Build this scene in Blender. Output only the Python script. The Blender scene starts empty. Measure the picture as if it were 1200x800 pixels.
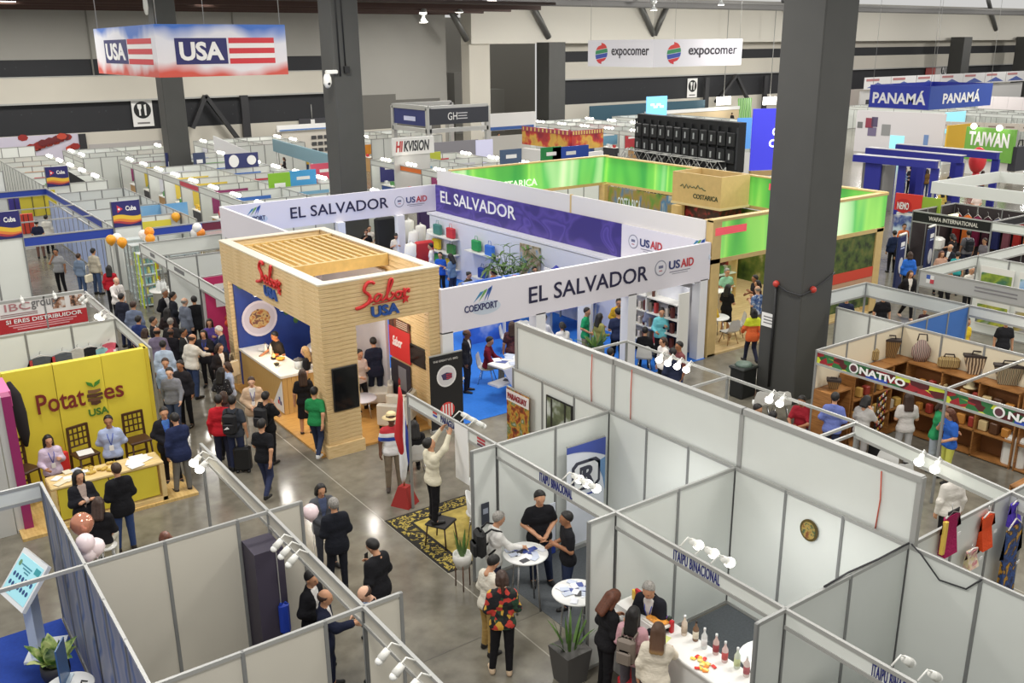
import bpy,math,random
import numpy as np
from mathutils import Vector,Matrix
random.seed(7)
S=bpy.context.scene
COL=S.collection
# ------------------------------------------------------------------ camera
FPX,PITCH,ROLL,YAW,CAMZ=1101.594,0.30436,-0.0093407,0.6173327,8.8
cF=Vector((math.sin(YAW)*math.cos(PITCH),math.cos(YAW)*math.cos(PITCH),-math.sin(PITCH)))
_r=Vector((math.cos(YAW),-math.sin(YAW),0));_u=_r.cross(cF)
cR=math.cos(ROLL)*_r +math.sin(ROLL)*_u
cU=-math.sin(ROLL)*_r +math.cos(ROLL)*_u
cam=bpy.data.cameras.new('camera');camo=bpy.data.objects.new('camera',cam);COL.objects.link(camo)
cam.sensor_width=36.0;cam.lens=36.0*FPX/1200.0;cam.clip_end=600
M=Matrix((cR,cU,-cF)).transposed().to_4x4();M.translation=(0,0,CAMZ)
camo.matrix_world=M
S.camera=camo
# ------------------------------------------------------------------ world,lamps of the hall with added fill,exposure
W=bpy.data.worlds.new('hall_air');S.world=W;W.use_nodes=True
W.node_tree.nodes['Background'].inputs[0].default_value=(1.0,0.99,0.96,1)
W.node_tree.nodes['Background'].inputs[1].default_value=0.62
S.view_settings.view_transform='Standard';S.view_settings.look='None'
S.view_settings.exposure=0.0;S.view_settings.gamma=1.0;S.view_settings.use_curve_mapping=False
def hall_lamp(x,y,power,size=2.4,z=11.3):
 l=bpy.data.lights.new('high_bay_light','AREA');l.shape='DISK';l.size=size;l.energy=power
 l.color=(1.0,0.97,0.91)
 o=bpy.data.objects.new('high_bay_light',l);o.location=(x,y,z);COL.objects.link(o)
for gx in (2,14,26,40):
 for gy in (6,18,32,48):
  hall_lamp(gx,gy,640)
def pendant_light(x,y,z,power):  # unseen point lights, added to brighten the upper right walls and bulkhead
 l=bpy.data.lights.new('pendant_light','POINT');l.energy=power;l.shadow_soft_size=.5;l.color=(1,.97,.92)
 o=bpy.data.objects.new('pendant_light',l);o.location=(x,y,z);COL.objects.link(o)
for gx in (52,64,76,90,106,124,142):pendant_light(gx,61,10.6,1500)
for gx,gy in ((-2,66),(12,66),(26,66),(40,66),(56,60),(74,58),(92,52),(60,42),(80,36),(60,24),(80,18),(44,8),(60,8)):
 hall_lamp(gx,gy,1150,3.5)
# ------------------------------------------------------------------ pixel -> place on a level plane of the hall
def G(px,py,z=0.0):
 d=(px -600)/FPX *cR +(400-py)/FPX *cU +cF
 t=(z -CAMZ)/d.z
 return Vector((d.x *t,d.y *t,z))
def GX(px,py,X):
 d=(px -600)/FPX *cR +(400-py)/FPX *cU +cF
 t=X/d.x
 return Vector((X,d.y *t,CAMZ +d.z *t))
def GY(px,py,Y):
 d=(px -600)/FPX *cR +(400-py)/FPX *cU +cF
 t=Y/d.y
 return Vector((d.x *t,Y,CAMZ +d.z *t))
# ------------------------------------------------------------------ materials
def lin(c):
 return tuple(((v/255)/12.92 if v/255<=0.04045 else ((v/255+0.055)/1.055)**2.4)for v in c)
_m={}
def mat(c,rough=0.5,metal=0.0,noise=0.0,nscale=8.0,emit=0.0,spec=0.5,alpha=1.0,trans=0.0):
 c=tuple(c);k=(c,rough,metal,noise,nscale,emit,spec,alpha,trans)
 if k in _m:return _m[k]
 m=bpy.data.materials.new('finish_%02x%02x%02x' % tuple(int(v)for v in c));m.use_nodes=True
 nt=m.node_tree;b=nt.nodes['Principled BSDF']
 col=lin(c)+(1,)
 b.inputs['Base Color'].default_value=col
 b.inputs['Roughness'].default_value=rough;b.inputs['Metallic'].default_value=metal
 b.inputs['Specular IOR Level'].default_value=spec
 if trans:b.inputs['Transmission Weight'].default_value=trans;b.inputs['IOR'].default_value=1.1
 if alpha<1:b.inputs['Alpha'].default_value=alpha
 if emit:
  b.inputs['Emission Color'].default_value=col;b.inputs['Emission Strength'].default_value=emit
  m.cycles.emission_sampling='NONE'
 if noise:
  n=nt.nodes.new('ShaderNodeTexNoise');n.inputs['Scale'].default_value=nscale;n.inputs['Detail'].default_value=4
  t=nt.nodes.new('ShaderNodeTexCoord');nt.links.new(t.outputs['Object'],n.inputs['Vector'])
  r=nt.nodes.new('ShaderNodeValToRGB')
  r.color_ramp.elements[0].position=0.3;r.color_ramp.elements[1].position=0.7
  r.color_ramp.elements[0].color=tuple(v *(1-noise)for v in col[:3])+(1,)
  r.color_ramp.elements[1].color=tuple(min(1,v *(1+noise))for v in col[:3])+(1,)
  nt.links.new(n.outputs['Fac'],r.inputs['Fac']);nt.links.new(r.outputs['Color'],b.inputs['Base Color'])
 _m[k]=m;return m
def ramp_mat(name,kind,stops,scale=3.0,rough=0.5,stretch=(1,1,1),emit=0.0,distort=0.0,const=False,coord='Object',detail=3):
 """procedural colours: kind noise / voronoi / wave / gx gy gz (gradient along an axis of generated coords)"""
 k=(name,)
 if k in _m:return _m[k]
 m=bpy.data.materials.new(name);m.use_nodes=True;nt=m.node_tree;b=nt.nodes['Principled BSDF']
 b.inputs['Roughness'].default_value=rough
 t=nt.nodes.new('ShaderNodeTexCoord');mp=nt.nodes.new('ShaderNodeMapping')
 mp.inputs['Scale'].default_value=stretch;nt.links.new(t.outputs[coord],mp.inputs['Vector'])
 r=nt.nodes.new('ShaderNodeValToRGB')
 if const:r.color_ramp.interpolation='CONSTANT'
 el=r.color_ramp.elements
 while len(el)<len(stops):el.new(0.5)
 for e,(p,c)in zip(el,stops):e.position=p;e.color=lin(c)+(1,)
 if kind=='noise':
  n=nt.nodes.new('ShaderNodeTexNoise');n.inputs['Scale'].default_value=scale;n.inputs['Detail'].default_value=detail;n.inputs['Distortion'].default_value=distort;o=n.outputs['Fac']
 elif kind=='voronoi':
  n=nt.nodes.new('ShaderNodeTexVoronoi');n.inputs['Scale'].default_value=scale;o=n.outputs['Color']
 elif kind=='dots':
  n=nt.nodes.new('ShaderNodeTexVoronoi');n.inputs['Scale'].default_value=scale;n.inputs['Randomness'].default_value=0.35;o=n.outputs['Distance']
 elif kind=='wave':
  n=nt.nodes.new('ShaderNodeTexWave');n.inputs['Scale'].default_value=scale;n.inputs['Distortion'].default_value=distort;n.inputs['Detail'].default_value=2;o=n.outputs['Fac']
 else:
  n=nt.nodes.new('ShaderNodeSeparateXYZ');o=n.outputs['XYZ'.index(kind[1].upper())]
 nt.links.new(mp.outputs['Vector'],n.inputs['Vector'])
 nt.links.new(o,r.inputs['Fac']);nt.links.new(r.outputs['Color'],b.inputs['Base Color'])
 if emit:
  nt.links.new(r.outputs['Color'],b.inputs['Emission Color']);b.inputs['Emission Strength'].default_value=emit
  m.cycles.emission_sampling='NONE'
 _m[k]=m;return m
WHITE=mat((226,225,219),0.45)
PANEL=mat((221,224,219),0.42,noise=0.02,nscale=1.2)
PANELW=mat((206,201,188),0.45,noise=0.02,nscale=1.2)
PAPER=mat((236,235,233),0.6)
ALU=mat((172,172,169),0.4,0.25)
ALUD=mat((138,139,138),0.45,0.2)
BLACK=mat((22,22,24),0.5)
DARK=mat((44,44,47),0.6)
BLUE=mat((36,60,150),0.5)
NAVY=mat((33,36,78),0.55)
WOOD=ramp_mat('pale_pine','noise',[(0.25,(196,164,112)),(0.5,(219,190,140)),(0.8,(230,205,160))],3.0,0.5,(1.2,1.2,14),distort=0.4)
WOODB=ramp_mat('brown_shelf_wood','noise',[(0.3,(128,84,42)),(0.55,(158,108,58)),(0.8,(176,126,72))],3.0,0.5,(1,1,10),distort=0.5)
LAMP=mat((255,250,238),0.4,emit=9.0)
GLASS=mat((225,238,240),0.05,alpha=0.22,spec=0.6)
# ------------------------------------------------------------------ mesh builder
class MB:
 def __init__(s):s.v=[];s.f=[];s.mi=[];s.sm=[]
 def add(s,vs,fs,mi=0,smooth=False):
  o=len(s.v);s.v.extend([tuple(q)for q in vs])
  for f in fs:s.f.append(tuple(i +o for i in f));s.mi.append(mi);s.sm.append(smooth)
  return s
 def box(s,c,d,rz=0.0,mi=0,b=0.0,taper=1.0):
  x,y,z=d[0]/2,d[1]/2,d[2]/2;ca,sa=math.cos(rz),math.sin(rz)
  def T(p):return (c[0]+p[0]*ca -p[1]*sa,c[1]+p[0]*sa +p[1]*ca,c[2]+p[2])
  if b<=0:
   t=taper
   vs=[T(p)for p in ((-x,-y,-z),(x,-y,-z),(x,y,-z),(-x,y,-z),(-x *t,-y *t,z),(x *t,-y *t,z),(x *t,y *t,z),(-x *t,y *t,z))]
   return s.add(vs,[(3,2,1,0),(4,5,6,7),(0,1,5,4),(1,2,6,5),(2,3,7,6),(3,0,4,7)],mi)
  rings=[]
  for zz,k in ((-z,b),(-z +b,0),(z -b,0),(z,b)):
   X,Y=x -k,y -k
   rings.append([T(p)for p in ((-X,-Y +b -k *0,zz),(-X +b,-Y,zz),(X -b,-Y,zz),(X,-Y +b,zz),(X,Y -b,zz),(X -b,Y,zz),(-X +b,Y,zz),(-X,Y -b,zz))])
  vs=[p for r in rings for p in r];n=8
  fs=[tuple(reversed(range(n))),tuple(range(3*n,4*n))]
  for r in range(3):
   for i in range(n):fs.append((r *n +i,r *n +(i +1)% n,(r +1)*n +(i +1)% n,(r +1)*n +i))
  return s.add(vs,fs,mi)
 def box2(s,a,b_,mi=0,b=0.0):
  return s.box([(a[i]+b_[i])/2 for i in range(3)],[abs(b_[i]-a[i])for i in range(3)],0,mi,b)
 def beam(s,p,q,w,h=None,mi=0):
  """square bar from p to q"""
  p,q=Vector(p),Vector(q);d=(q -p)
  if d.length<1e-6:return s
  d.normalize();h=h or w
  up=Vector((0,0,1))if abs(d.z)<0.95 else Vector((0,1,0))
  a=d.cross(up).normalized()*(w/2);c=a.cross(d).normalized()*(h/2)
  vs=[p -a -c,p +a -c,p +a +c,p -a +c,q -a -c,q +a -c,q +a +c,q -a +c]
  return s.add(vs,[(0,1,2,3),(7,6,5,4),(0,4,5,1),(1,5,6,2),(2,6,7,3),(3,7,4,0)],mi)
 def tube(s,pts,r,n=8,mi=0,caps=True):
  pts=[Vector(p)for p in pts];m=len(pts)
  rr=r if isinstance(r,(list,tuple))else [r]*m
  vs=[];prev=None
  for i,p in enumerate(pts):
   d=(pts[min(i +1,m -1)]-pts[max(i -1,0)])
   d=d.normalized()if d.length>1e-9 else Vector((0,0,1))
   if prev is None:
    up=Vector((0,0,1))if abs(d.z)<0.9 else Vector((1,0,0))
    a=d.cross(up).normalized()
   else:
    a=prev -d *prev.dot(d)
    a=a.normalized()if a.length>1e-6 else d.orthogonal().normalized()
   prev=a;c=d.cross(a)
   for k in range(n):
    t=2*math.pi *k/n;vs.append(p +(a *math.cos(t)+c *math.sin(t))*rr[i])
  fs=[]
  for i in range(m -1):
   for k in range(n):fs.append((i *n +k,i *n +(k +1)% n,(i +1)*n +(k +1)% n,(i +1)*n +k))
  if caps:fs +=[tuple(reversed(range(n))),tuple(range((m -1)*n,m *n))]
  return s.add(vs,fs,mi,True)
 def lathe(s,prof,n=16,c=(0,0,0),mi=0,sx=1.0,sy=1.0):
  vs=[];fs=[];m=len(prof)
  for r,z in prof:
   for k in range(n):
    t=2*math.pi *k/n;vs.append((c[0]+r *sx *math.cos(t),c[1]+r *sy *math.sin(t),c[2]+z))
  for i in range(m -1):
   for k in range(n):fs.append((i *n +k,i *n +(k +1)% n,(i +1)*n +(k +1)% n,(i +1)*n +k))
  fs +=[tuple(reversed(range(n))),tuple(range((m -1)*n,m *n))]
  return s.add(vs,fs,mi,True)
 def ball(s,c,r,n=10,mi=0):
  r=r if isinstance(r,(tuple,list))else (r,r,r)
  prof=[(max(math.sin(math.pi *i/n),0.02),-math.cos(math.pi *i/n))for i in range(n +1)]
  o=len(s.v);s.lathe(prof,n +4,(0,0,0),mi)
  s.v[o:]=[(c[0]+x *r[0],c[1]+y *r[1],c[2]+z *r[2])for x,y,z in s.v[o:]]
  return s
 def poly(s,pts,n,t,mi=0):
  """flat outline pts (3d) given thickness t along unit vector n"""
  n=Vector(n)*t;k=len(pts);P=[Vector(p)for p in pts]
  vs=P +[p +n for p in P]
  fs=[tuple(range(k)),tuple(range(2*k -1,k -1,-1))]+[(i,k +i,k +(i +1)% k,(i +1)% k)for i in range(k)]
  return s.add(vs,fs,mi)
 def mesh(s,name,mats):
  me=bpy.data.meshes.new(name);me.from_pydata([tuple(v)for v in s.v],[],s.f)
  for m_ in (mats if isinstance(mats,(list,tuple))else [mats]):me.materials.append(m_)
  if any(s.mi):me.polygons.foreach_set('material_index',s.mi)
  if any(s.sm):me.polygons.foreach_set('use_smooth',s.sm)
  me.update();return me
 def build(s,name,mats,parent=None,loc=(0,0,0),rz=0.0):
  return ob(name,s.mesh(name,mats),parent,loc,rz)
def ob(name,me,parent=None,loc=(0,0,0),rz=0.0):
 o=bpy.data.objects.new(name,me);COL.objects.link(o)
 if parent is not None:o.parent=parent
 o.location=loc;o.rotation_euler=(0,0,rz);return o
LABELS={}
def tag(o,label,cat,group=None,kind=None):
 o['label']=label;o['category']=cat
 if group:o['group']=group
 if kind:o['kind']=kind
 LABELS.setdefault(label,[]).append(o.name)
 if o.name.split('.')[0].endswith(('wall','floor','screen_back')):o['kind']='thing'
 return o
def thing(name,label,cat,loc=(0,0,0),rz=0.0,group=None):
 return tag(ob(name,None,None,loc,rz),label,cat,group)
def struct(o):o['kind']='structure';return o
def dup(root,loc,rz,label=None,group=None):
 r=root.copy();COL.objects.link(r);r.location=loc;r.rotation_euler=(0,0,rz)
 if label:r['label']=label;LABELS.setdefault(label,[]).append(r.name)
 if group:r['group']=group
 for ch in list(root.children):
  c=ch.copy();COL.objects.link(c);c.parent=r
  for g in ch.children:
   d=g.copy();COL.objects.link(d);d.parent=c
 return r
# ------------------------------------------------------------------ lettering: raised letters as mesh,fitted to a box w x h
_tx={}
def text_mesh(s,bold=0.0,shear=0.0,ext=0.02,space=1.0):
 k=(s,bold,shear,ext,space)
 if k in _tx:return _tx[k]
 cu=bpy.data.curves.new('lettering','FONT');cu.body=s;cu.size=1.0;cu.extrude=ext;cu.offset=bold;cu.shear=shear
 cu.space_character=space;cu.resolution_u=3;cu.align_x='LEFT'
 o=bpy.data.objects.new('tmp',cu);COL.objects.link(o)
 dg=bpy.context.evaluated_depsgraph_get();me=bpy.data.meshes.new_from_object(o.evaluated_get(dg))
 bpy.data.objects.remove(o);n=len(me.vertices);a=np.empty(n *3);me.vertices.foreach_get('co',a);a=a.reshape(-1,3)
 fs=[tuple(p.vertices)for p in me.polygons]
 _tx[k]=(a,fs);return _tx[k]
def lettering(s,c,u,v,w,h,m,parent,bold=0.0,shear=0.0,name='lettering',off=0.012,space=1.0,t=0.01):
 """letters centred on c; u, v the reading and the upward direction; raised by off along u x v"""
 a,fs=text_mesh(s,bold,shear,0.02,space)
 u=Vector(u).normalized();v=Vector(v).normalized();n=u.cross(v)
 lo,hi=a.min(0),a.max(0);d=hi -lo
 c=Vector(c)
 q=(a -(lo +hi)/2)/np.array([d[0],d[1],0.04])*np.array([w,h,t])
 B=np.array([tuple(u),tuple(v),tuple(n)])
 q=q @ B +np.array(tuple(c +n *off))
 me=bpy.data.meshes.new(name);me.from_pydata(q.tolist(),[],fs);me.materials.append(m);me.update()
 return ob(name,me,parent)
def plate(c,u,v,w,h,m,parent,name='sign_plate',t=0.01,off=0.0):
 u=Vector(u).normalized();v=Vector(v).normalized();n=u.cross(v);c=Vector(c)+n *off
 P=[c -u *w/2-v *h/2,c +u *w/2-v *h/2,c +u *w/2+v *h/2,c -u *w/2+v *h/2]
 return MB().poly(P,n,t).build(name,m,parent)
def disc(c,u,v,ru,rv,m,parent,name='disc',t=0.01,off=0.0,n=24):
 u=Vector(u).normalized();v=Vector(v).normalized();w=u.cross(v);c=Vector(c)+w *off
 P=[c +u *ru *math.cos(2*math.pi *i/n)+v *rv *math.sin(2*math.pi *i/n)for i in range(n)]
 return MB().poly(P,w,t).build(name,m,parent)
def outline(c,u,v,pts,m,parent,name,t=0.01,off=0.0):
 u=Vector(u).normalized();v=Vector(v).normalized();w=u.cross(v);c=Vector(c)+w *off
 return MB().poly([c +u *a +v *b for a,b in pts],w,t).build(name,m,parent)
UX,UY,UZ=Vector((1,0,0)),Vector((0,1,0)),Vector((0,0,1))
DY=Vector((0,-1,0))     # reading direction of a sign that faces -X (towards the aisle on its left)
# ------------------------------------------------------------------ people: one continuous body surface per pose,clothes as parts
def surfnet(F,h,org):
 N=np.array(F.shape);ins=F<0
 cor=[(i,j,k)for i in (0,1)for j in (0,1)for k in (0,1)]
 sl=lambda A,c:A[c[0]:N[0]-1+c[0],c[1]:N[1]-1+c[1],c[2]:N[2]-1+c[2]]
 cnt=sum(sl(ins,c).astype(np.int8)for c in cor)
 act=(cnt>0)&(cnt<8);idx=np.argwhere(act)
 vid=-np.ones(act.shape,int);vid[act]=np.arange(len(idx))
 vals={c:sl(F,c)[act]for c in cor}
 P=np.zeros((len(idx),3));n=np.zeros(len(idx))
 for a in cor:
  for ax in range(3):
   if a[ax]==0:
    b=tuple(1 if i==ax else a[i]for i in range(3))
    va,vb=vals[a],vals[b];cr=(va<0)!=(vb<0)
    t=np.where(cr,va/np.where(cr,va -vb,1),0)
    q=np.array(a,float)[None,:]+t[:,None]*np.eye(3)[ax][None,:]
    P +=q *cr[:,None];n +=cr
 P=(P/n[:,None]+idx)*h +org
 faces=[]
 for ax in range(3):
  o=[i for i in range(3)if i !=ax]
  lo=[slice(1,N[i]-1)for i in range(3)];lo[ax]=slice(0,N[ax]-1)
  hi=list(lo);hi[ax]=slice(1,N[ax])
  A,B=ins[tuple(lo)],ins[tuple(hi)]
  e=np.argwhere(A !=B)
  if not len(e):continue
  fl=A[A !=B]
  base=e.copy();base[:,o[0]]+=1;base[:,o[1]]+=1
  def g(d0,d1):
   q=base.copy();q[:,o[0]]-=d0;q[:,o[1]]-=d1
   return vid[q[:,0],q[:,1],q[:,2]]
  quad=np.stack([g(1,1),g(0,1),g(0,0),g(1,0)],1)
  if ax==1:fl=~fl
  quad[~fl]=quad[~fl][:,::-1]
  faces.append(quad)
 return P,np.concatenate(faces)if faces else np.zeros((0,4),int)
class Frame:
 def __init__(s,o=(0,0,0),rx=0.0,rz=0.0,parent=None):
  cx,sx,cz,sz=math.cos(rx),math.sin(rx),math.cos(rz),math.sin(rz)
  R=np.array([[cz,-sz,0],[sz,cz,0],[0,0,1]])@ np.array([[1,0,0],[0,cx,-sx],[0,sx,cx]])
  o=np.array(o,float)
  if parent is not None:o=parent.o +parent.R @ o;R=parent.R @ R
  s.o,s.R=o,R
 def w(s,p):return s.o +s.R @ np.array(p,float)
def cap(a,b,ra,rb,fr=None,sy=1.0):return ('c',np.array(a,float),np.array(b,float),ra,rb,fr,sy)
def ell(c,r,fr=None):return ('e',np.array(c,float),np.array(r,float),0,0,fr,1)
def sdf_mesh(prims,h=0.015,k=0.03,cuts=()):
 """prims blended smoothly; cuts = functions of world points whose positive side is removed"""
 lo=np.full(3,9.0);hi=-lo;bb=[]
 for t,a,b,ra,rb,fr,sy in prims:
  if t=='c':
   pa,pb=(fr.w(a),fr.w(b))if fr else (a,b);m=max(ra,rb);l,u=np.minimum(pa,pb)-m,np.maximum(pa,pb)+m
  else:
   pa=fr.w(a)if fr else a;m=b.max();l,u=pa -m,pa +m
  bb.append((l,u));lo=np.minimum(lo,l);hi=np.maximum(hi,u)
 lo -=3*h;hi +=3*h
 N=np.ceil((hi -lo)/h).astype(int)+1
 F=np.full(N,0.5)
 for (t,a,b,ra,rb,fr,sy),(l,u)in zip(prims,bb):
  i0=np.maximum(np.floor((l -k -2*h -lo)/h).astype(int),0);i1=np.minimum(np.ceil((u +k +2*h -lo)/h).astype(int)+1,N)
  g=np.meshgrid(*[lo[i]+h *np.arange(i0[i],i1[i])for i in range(3)],indexing='ij')
  p=np.stack(g,-1)
  if fr is not None:p=(p -fr.o)@ fr.R
  if t=='c':
   if sy !=1:p=p *np.array([1,1/sy,1]);a=a *np.array([1,1/sy,1]);b=b *np.array([1,1/sy,1])
   ba=b -a;q=p -a;tt=np.clip(q @ ba/max(ba @ ba,1e-9),0,1)
   d=np.linalg.norm(q -tt[...,None]*ba,axis=-1)-(ra +(rb -ra)*tt)
   if sy !=1:d=d *(0.5+sy/2)
  else:
   d=(np.linalg.norm((p -a)/b,axis=-1)-1)*b.min()
  s_=tuple(slice(i0[i],i1[i])for i in range(3));A=F[s_]
  hh=np.maximum(k -np.abs(A -d),0)/k
  F[s_]=np.minimum(A,d)-hh *hh *k *0.25
 if cuts:
  g=np.meshgrid(*[lo[i]+h *np.arange(N[i])for i in range(3)],indexing='ij');p=np.stack(g,-1)
  for c in cuts:F=np.maximum(F,c(p))
 return surfnet(F,h,lo)
ARMS={
 'down':((.232,.015,.19),(.245,-.03,-.05)),'bent':((.225,.0,.20),(.13,-.20,.30)),'front':((.25,.02,.22),(.055,-.17,.06)),
 'back':((.25,.06,.21),(.06,.16,.08)),'cross':((.225,-.06,.21),(-.03,-.18,.25)),'ear':((.26,-.09,.26),(.125,-.10,.50)),
 'reach':((.22,-.17,.28),(.18,-.40,.23)),'up':((.23,-.17,.64),(.15,-.30,.85)),'point':((.25,-.16,.33),(.22,-.40,.38)),
 'hip':((.335,.06,.25),(.17,-.03,.08)),'fwd':((.23,-.08,.20),(.215,-.26,.04)),'aft':((.23,.12,.21),(.225,.17,-.04)),
 'desk':((.235,-.14,.20),(.11,-.35,.19)),'hold':((.23,-.02,.19),(.17,-.22,.14)),'photo':((.24,-.15,.33),(.07,-.27,.53)),
 'lap':((.23,-.04,.19),(.10,-.27,.08)),'eat':((.25,-.12,.26),(.06,-.19,.46))}
LEGS={
 'stand':(.93,((.09,0,-.03),(.105,-.012,.49),(.115,.015,.085)),((-.09,0,-.03),(-.105,-.012,.49),(-.115,.015,.085))),
 'ease':(.925,((.09,0,-.03),(.115,-.05,.49),(.16,-.04,.085)),((-.09,0,-.03),(-.095,.0,.49),(-.09,.03,.085))),
 'walk':(.91,((.09,0,-.03),(.095,-.15,.51),(.095,-.22,.09)),((-.09,0,-.03),(-.09,-.03,.48),(-.09,.24,.15))),
 'sit':(.52,((.09,0,.0),(.13,-.42,.53),(.13,-.40,.09)),((-.09,0,.0),(-.13,-.42,.53),(-.13,-.38,.09))),
 'perch':(.78,((.09,0,.0),(.13,-.38,.72),(.13,-.30,.31)),((-.09,0,.0),(-.13,-.38,.72),(-.13,-.28,.31)))}
#        legs,lean,nod,arm +x,arm -x
POSES={
 'stand':('stand',.02,.08,'down','down'),'clasp':('ease',.02,.15,'front','front'),'behind':('stand',-.02,.05,'back','back'),
 'phone':('ease',.05,.40,'down','bent'),'talk':('ease',.03,.10,'bent','hold'),'call':('ease',.02,.12,'down','ear'),
 'walk':('walk',.05,.08,'fwd','aft'),'reach':('ease',.10,.25,'down','reach'),'up':('ease',-.03,-.25,'up','up'),
 'point':('ease',.04,.10,'hip','point'),'lean':('ease',.26,.22,'desk','desk'),'sit':('sit',.10,.22,'desk','desk'),
 'sitlap':('sit',.0,.15,'lap','lap'),'cross':('stand',.0,.08,'cross','cross'),'hip':('ease',.0,.05,'hip','down'),
 'photo':('stand',.03,.10,'photo','photo'),'text':('ease',.10,.50,'bent','bent'),'eat':('ease',.08,.28,'hold','eat'),'perch':('perch',.16,.22,'lap','lap')}
class Rig:
 def __init__(s,pose):
  lg,lean,nod,aL,aR=POSES[pose];s.pose=pose
  s.zp,l,r=LEGS[lg];s.T=Frame((0,0,s.zp),lean);s.H=Frame((0,0,.60),nod,0,s.T)
  fix=lambda p:(p[0],p[1],s.zp +p[2])if p[2]<=0 else p
  s.legs=[tuple(np.array(fix(p))for p in l),tuple(np.array(fix(p))for p in r)]
  s.arms=[]
  for sd,kind in ((1,aL),(-1,aR)):
   E,Wr=ARMS[kind];m=np.array([sd,1,1])
   s.arms.append(tuple(s.T.w(np.array(q)*m)for q in ((.163,.0,.445),E,Wr)))
 def torso(s,g=0.0,shoulders=True,low=-.02):
  T=s.T
  q=[cap((-.062,0,low),(.062,0,low),.106+g,.106+g,T,.86),cap((-.05,-.004,.14),(.05,-.004,.14),.104+g,.104+g,T,.82),
    cap((-.075,.0,.33),(.075,.0,.33),.118+g,.118+g,T,.80)]+([cap((-.06,0,-.02),(.06,0,-.02),.112+g,.112+g,T,.88)]if g else [])
  if shoulders:q +=[cap((-.125,.005,.442),(.125,.005,.442),.056+g *.7,.056+g *.7,T),cap((-.115,.008,.452),(-.02,.01,.512),.046+g *.6,.044+g *.4,T),cap((.115,.008,.452),(.02,.01,.512),.046+g *.6,.044+g *.4,T)]
  return q
 def arm(s,i,g=0.0,upto=1.0):
  a,e,w=s.arms[i];q=[cap(a,e,.051+g,.041+g)]
  if upto>.5:q.append(cap(e,e +(w -e)*min(1,(upto -.5)*2),.042+g,.042+g -(.013 if g<.02 else .006)*(upto -.5)*2))
  else:q[0]=cap(a,a +(e -a)*upto *2,.051+g,.046+g *1.4)
  return q
 def leg(s,i,g=0.0,upto=1.0):
  h,k,a=s.legs[i]
  return [cap(h,k,.083+g,.057+g),cap(k,k +(a -k)*upto,.057+g,.040+g)]
 def foot(s,i):
  h,k,a=s.legs[i];d=np.array([.03*(1 if i==0 else -1),-.16,-.0])
  return a,d
_rig={}
def rig(p):
 if p not in _rig:_rig[p]=Rig(p)
 return _rig[p]
def to_mesh(name,P,Fc,nslots):
 me=bpy.data.meshes.new(name);me.from_pydata(P.tolist(),[],Fc.tolist())
 me.polygons.foreach_set('use_smooth',[True]*len(me.polygons))
 for _ in range(nslots):me.materials.append(WHITE)
 me.update();return me
def hand(mb,w,d,n,sd):
 d=d/np.linalg.norm(d);n=n -d *(n @ d);n=n/np.linalg.norm(n);s_=np.cross(n,d)*sd
 for off,L in ((-.031,.060),(-.0105,.074),(.0105,.080),(.031,.070)):
  b=w +d *.078+s_*off *.92;b0=b -d *.03;pts=[b0,b];q=b;ang=.25
  for f in (.44,.32,.24):
   q=q +(d *math.cos(ang)+n *math.sin(ang))*L *f;pts.append(q);ang +=.42
  mb.tube([tuple(x)for x in pts],[.0095,.0095,.009,.0082,.0062],6)
 b=w +d *.022+s_*.018;t=d *.62+s_*.70+n *.35;t=t/np.linalg.norm(t);t2=d *.85+s_*.35+n *.45;t2=t2/np.linalg.norm(t2)
 mb.tube([tuple(x)for x in (b,b +t *.032,b +t *.032+t2*.022,b +t *.032+t2*.042)],[.013,.0115,.010,.007],6)
_pm={}
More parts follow.
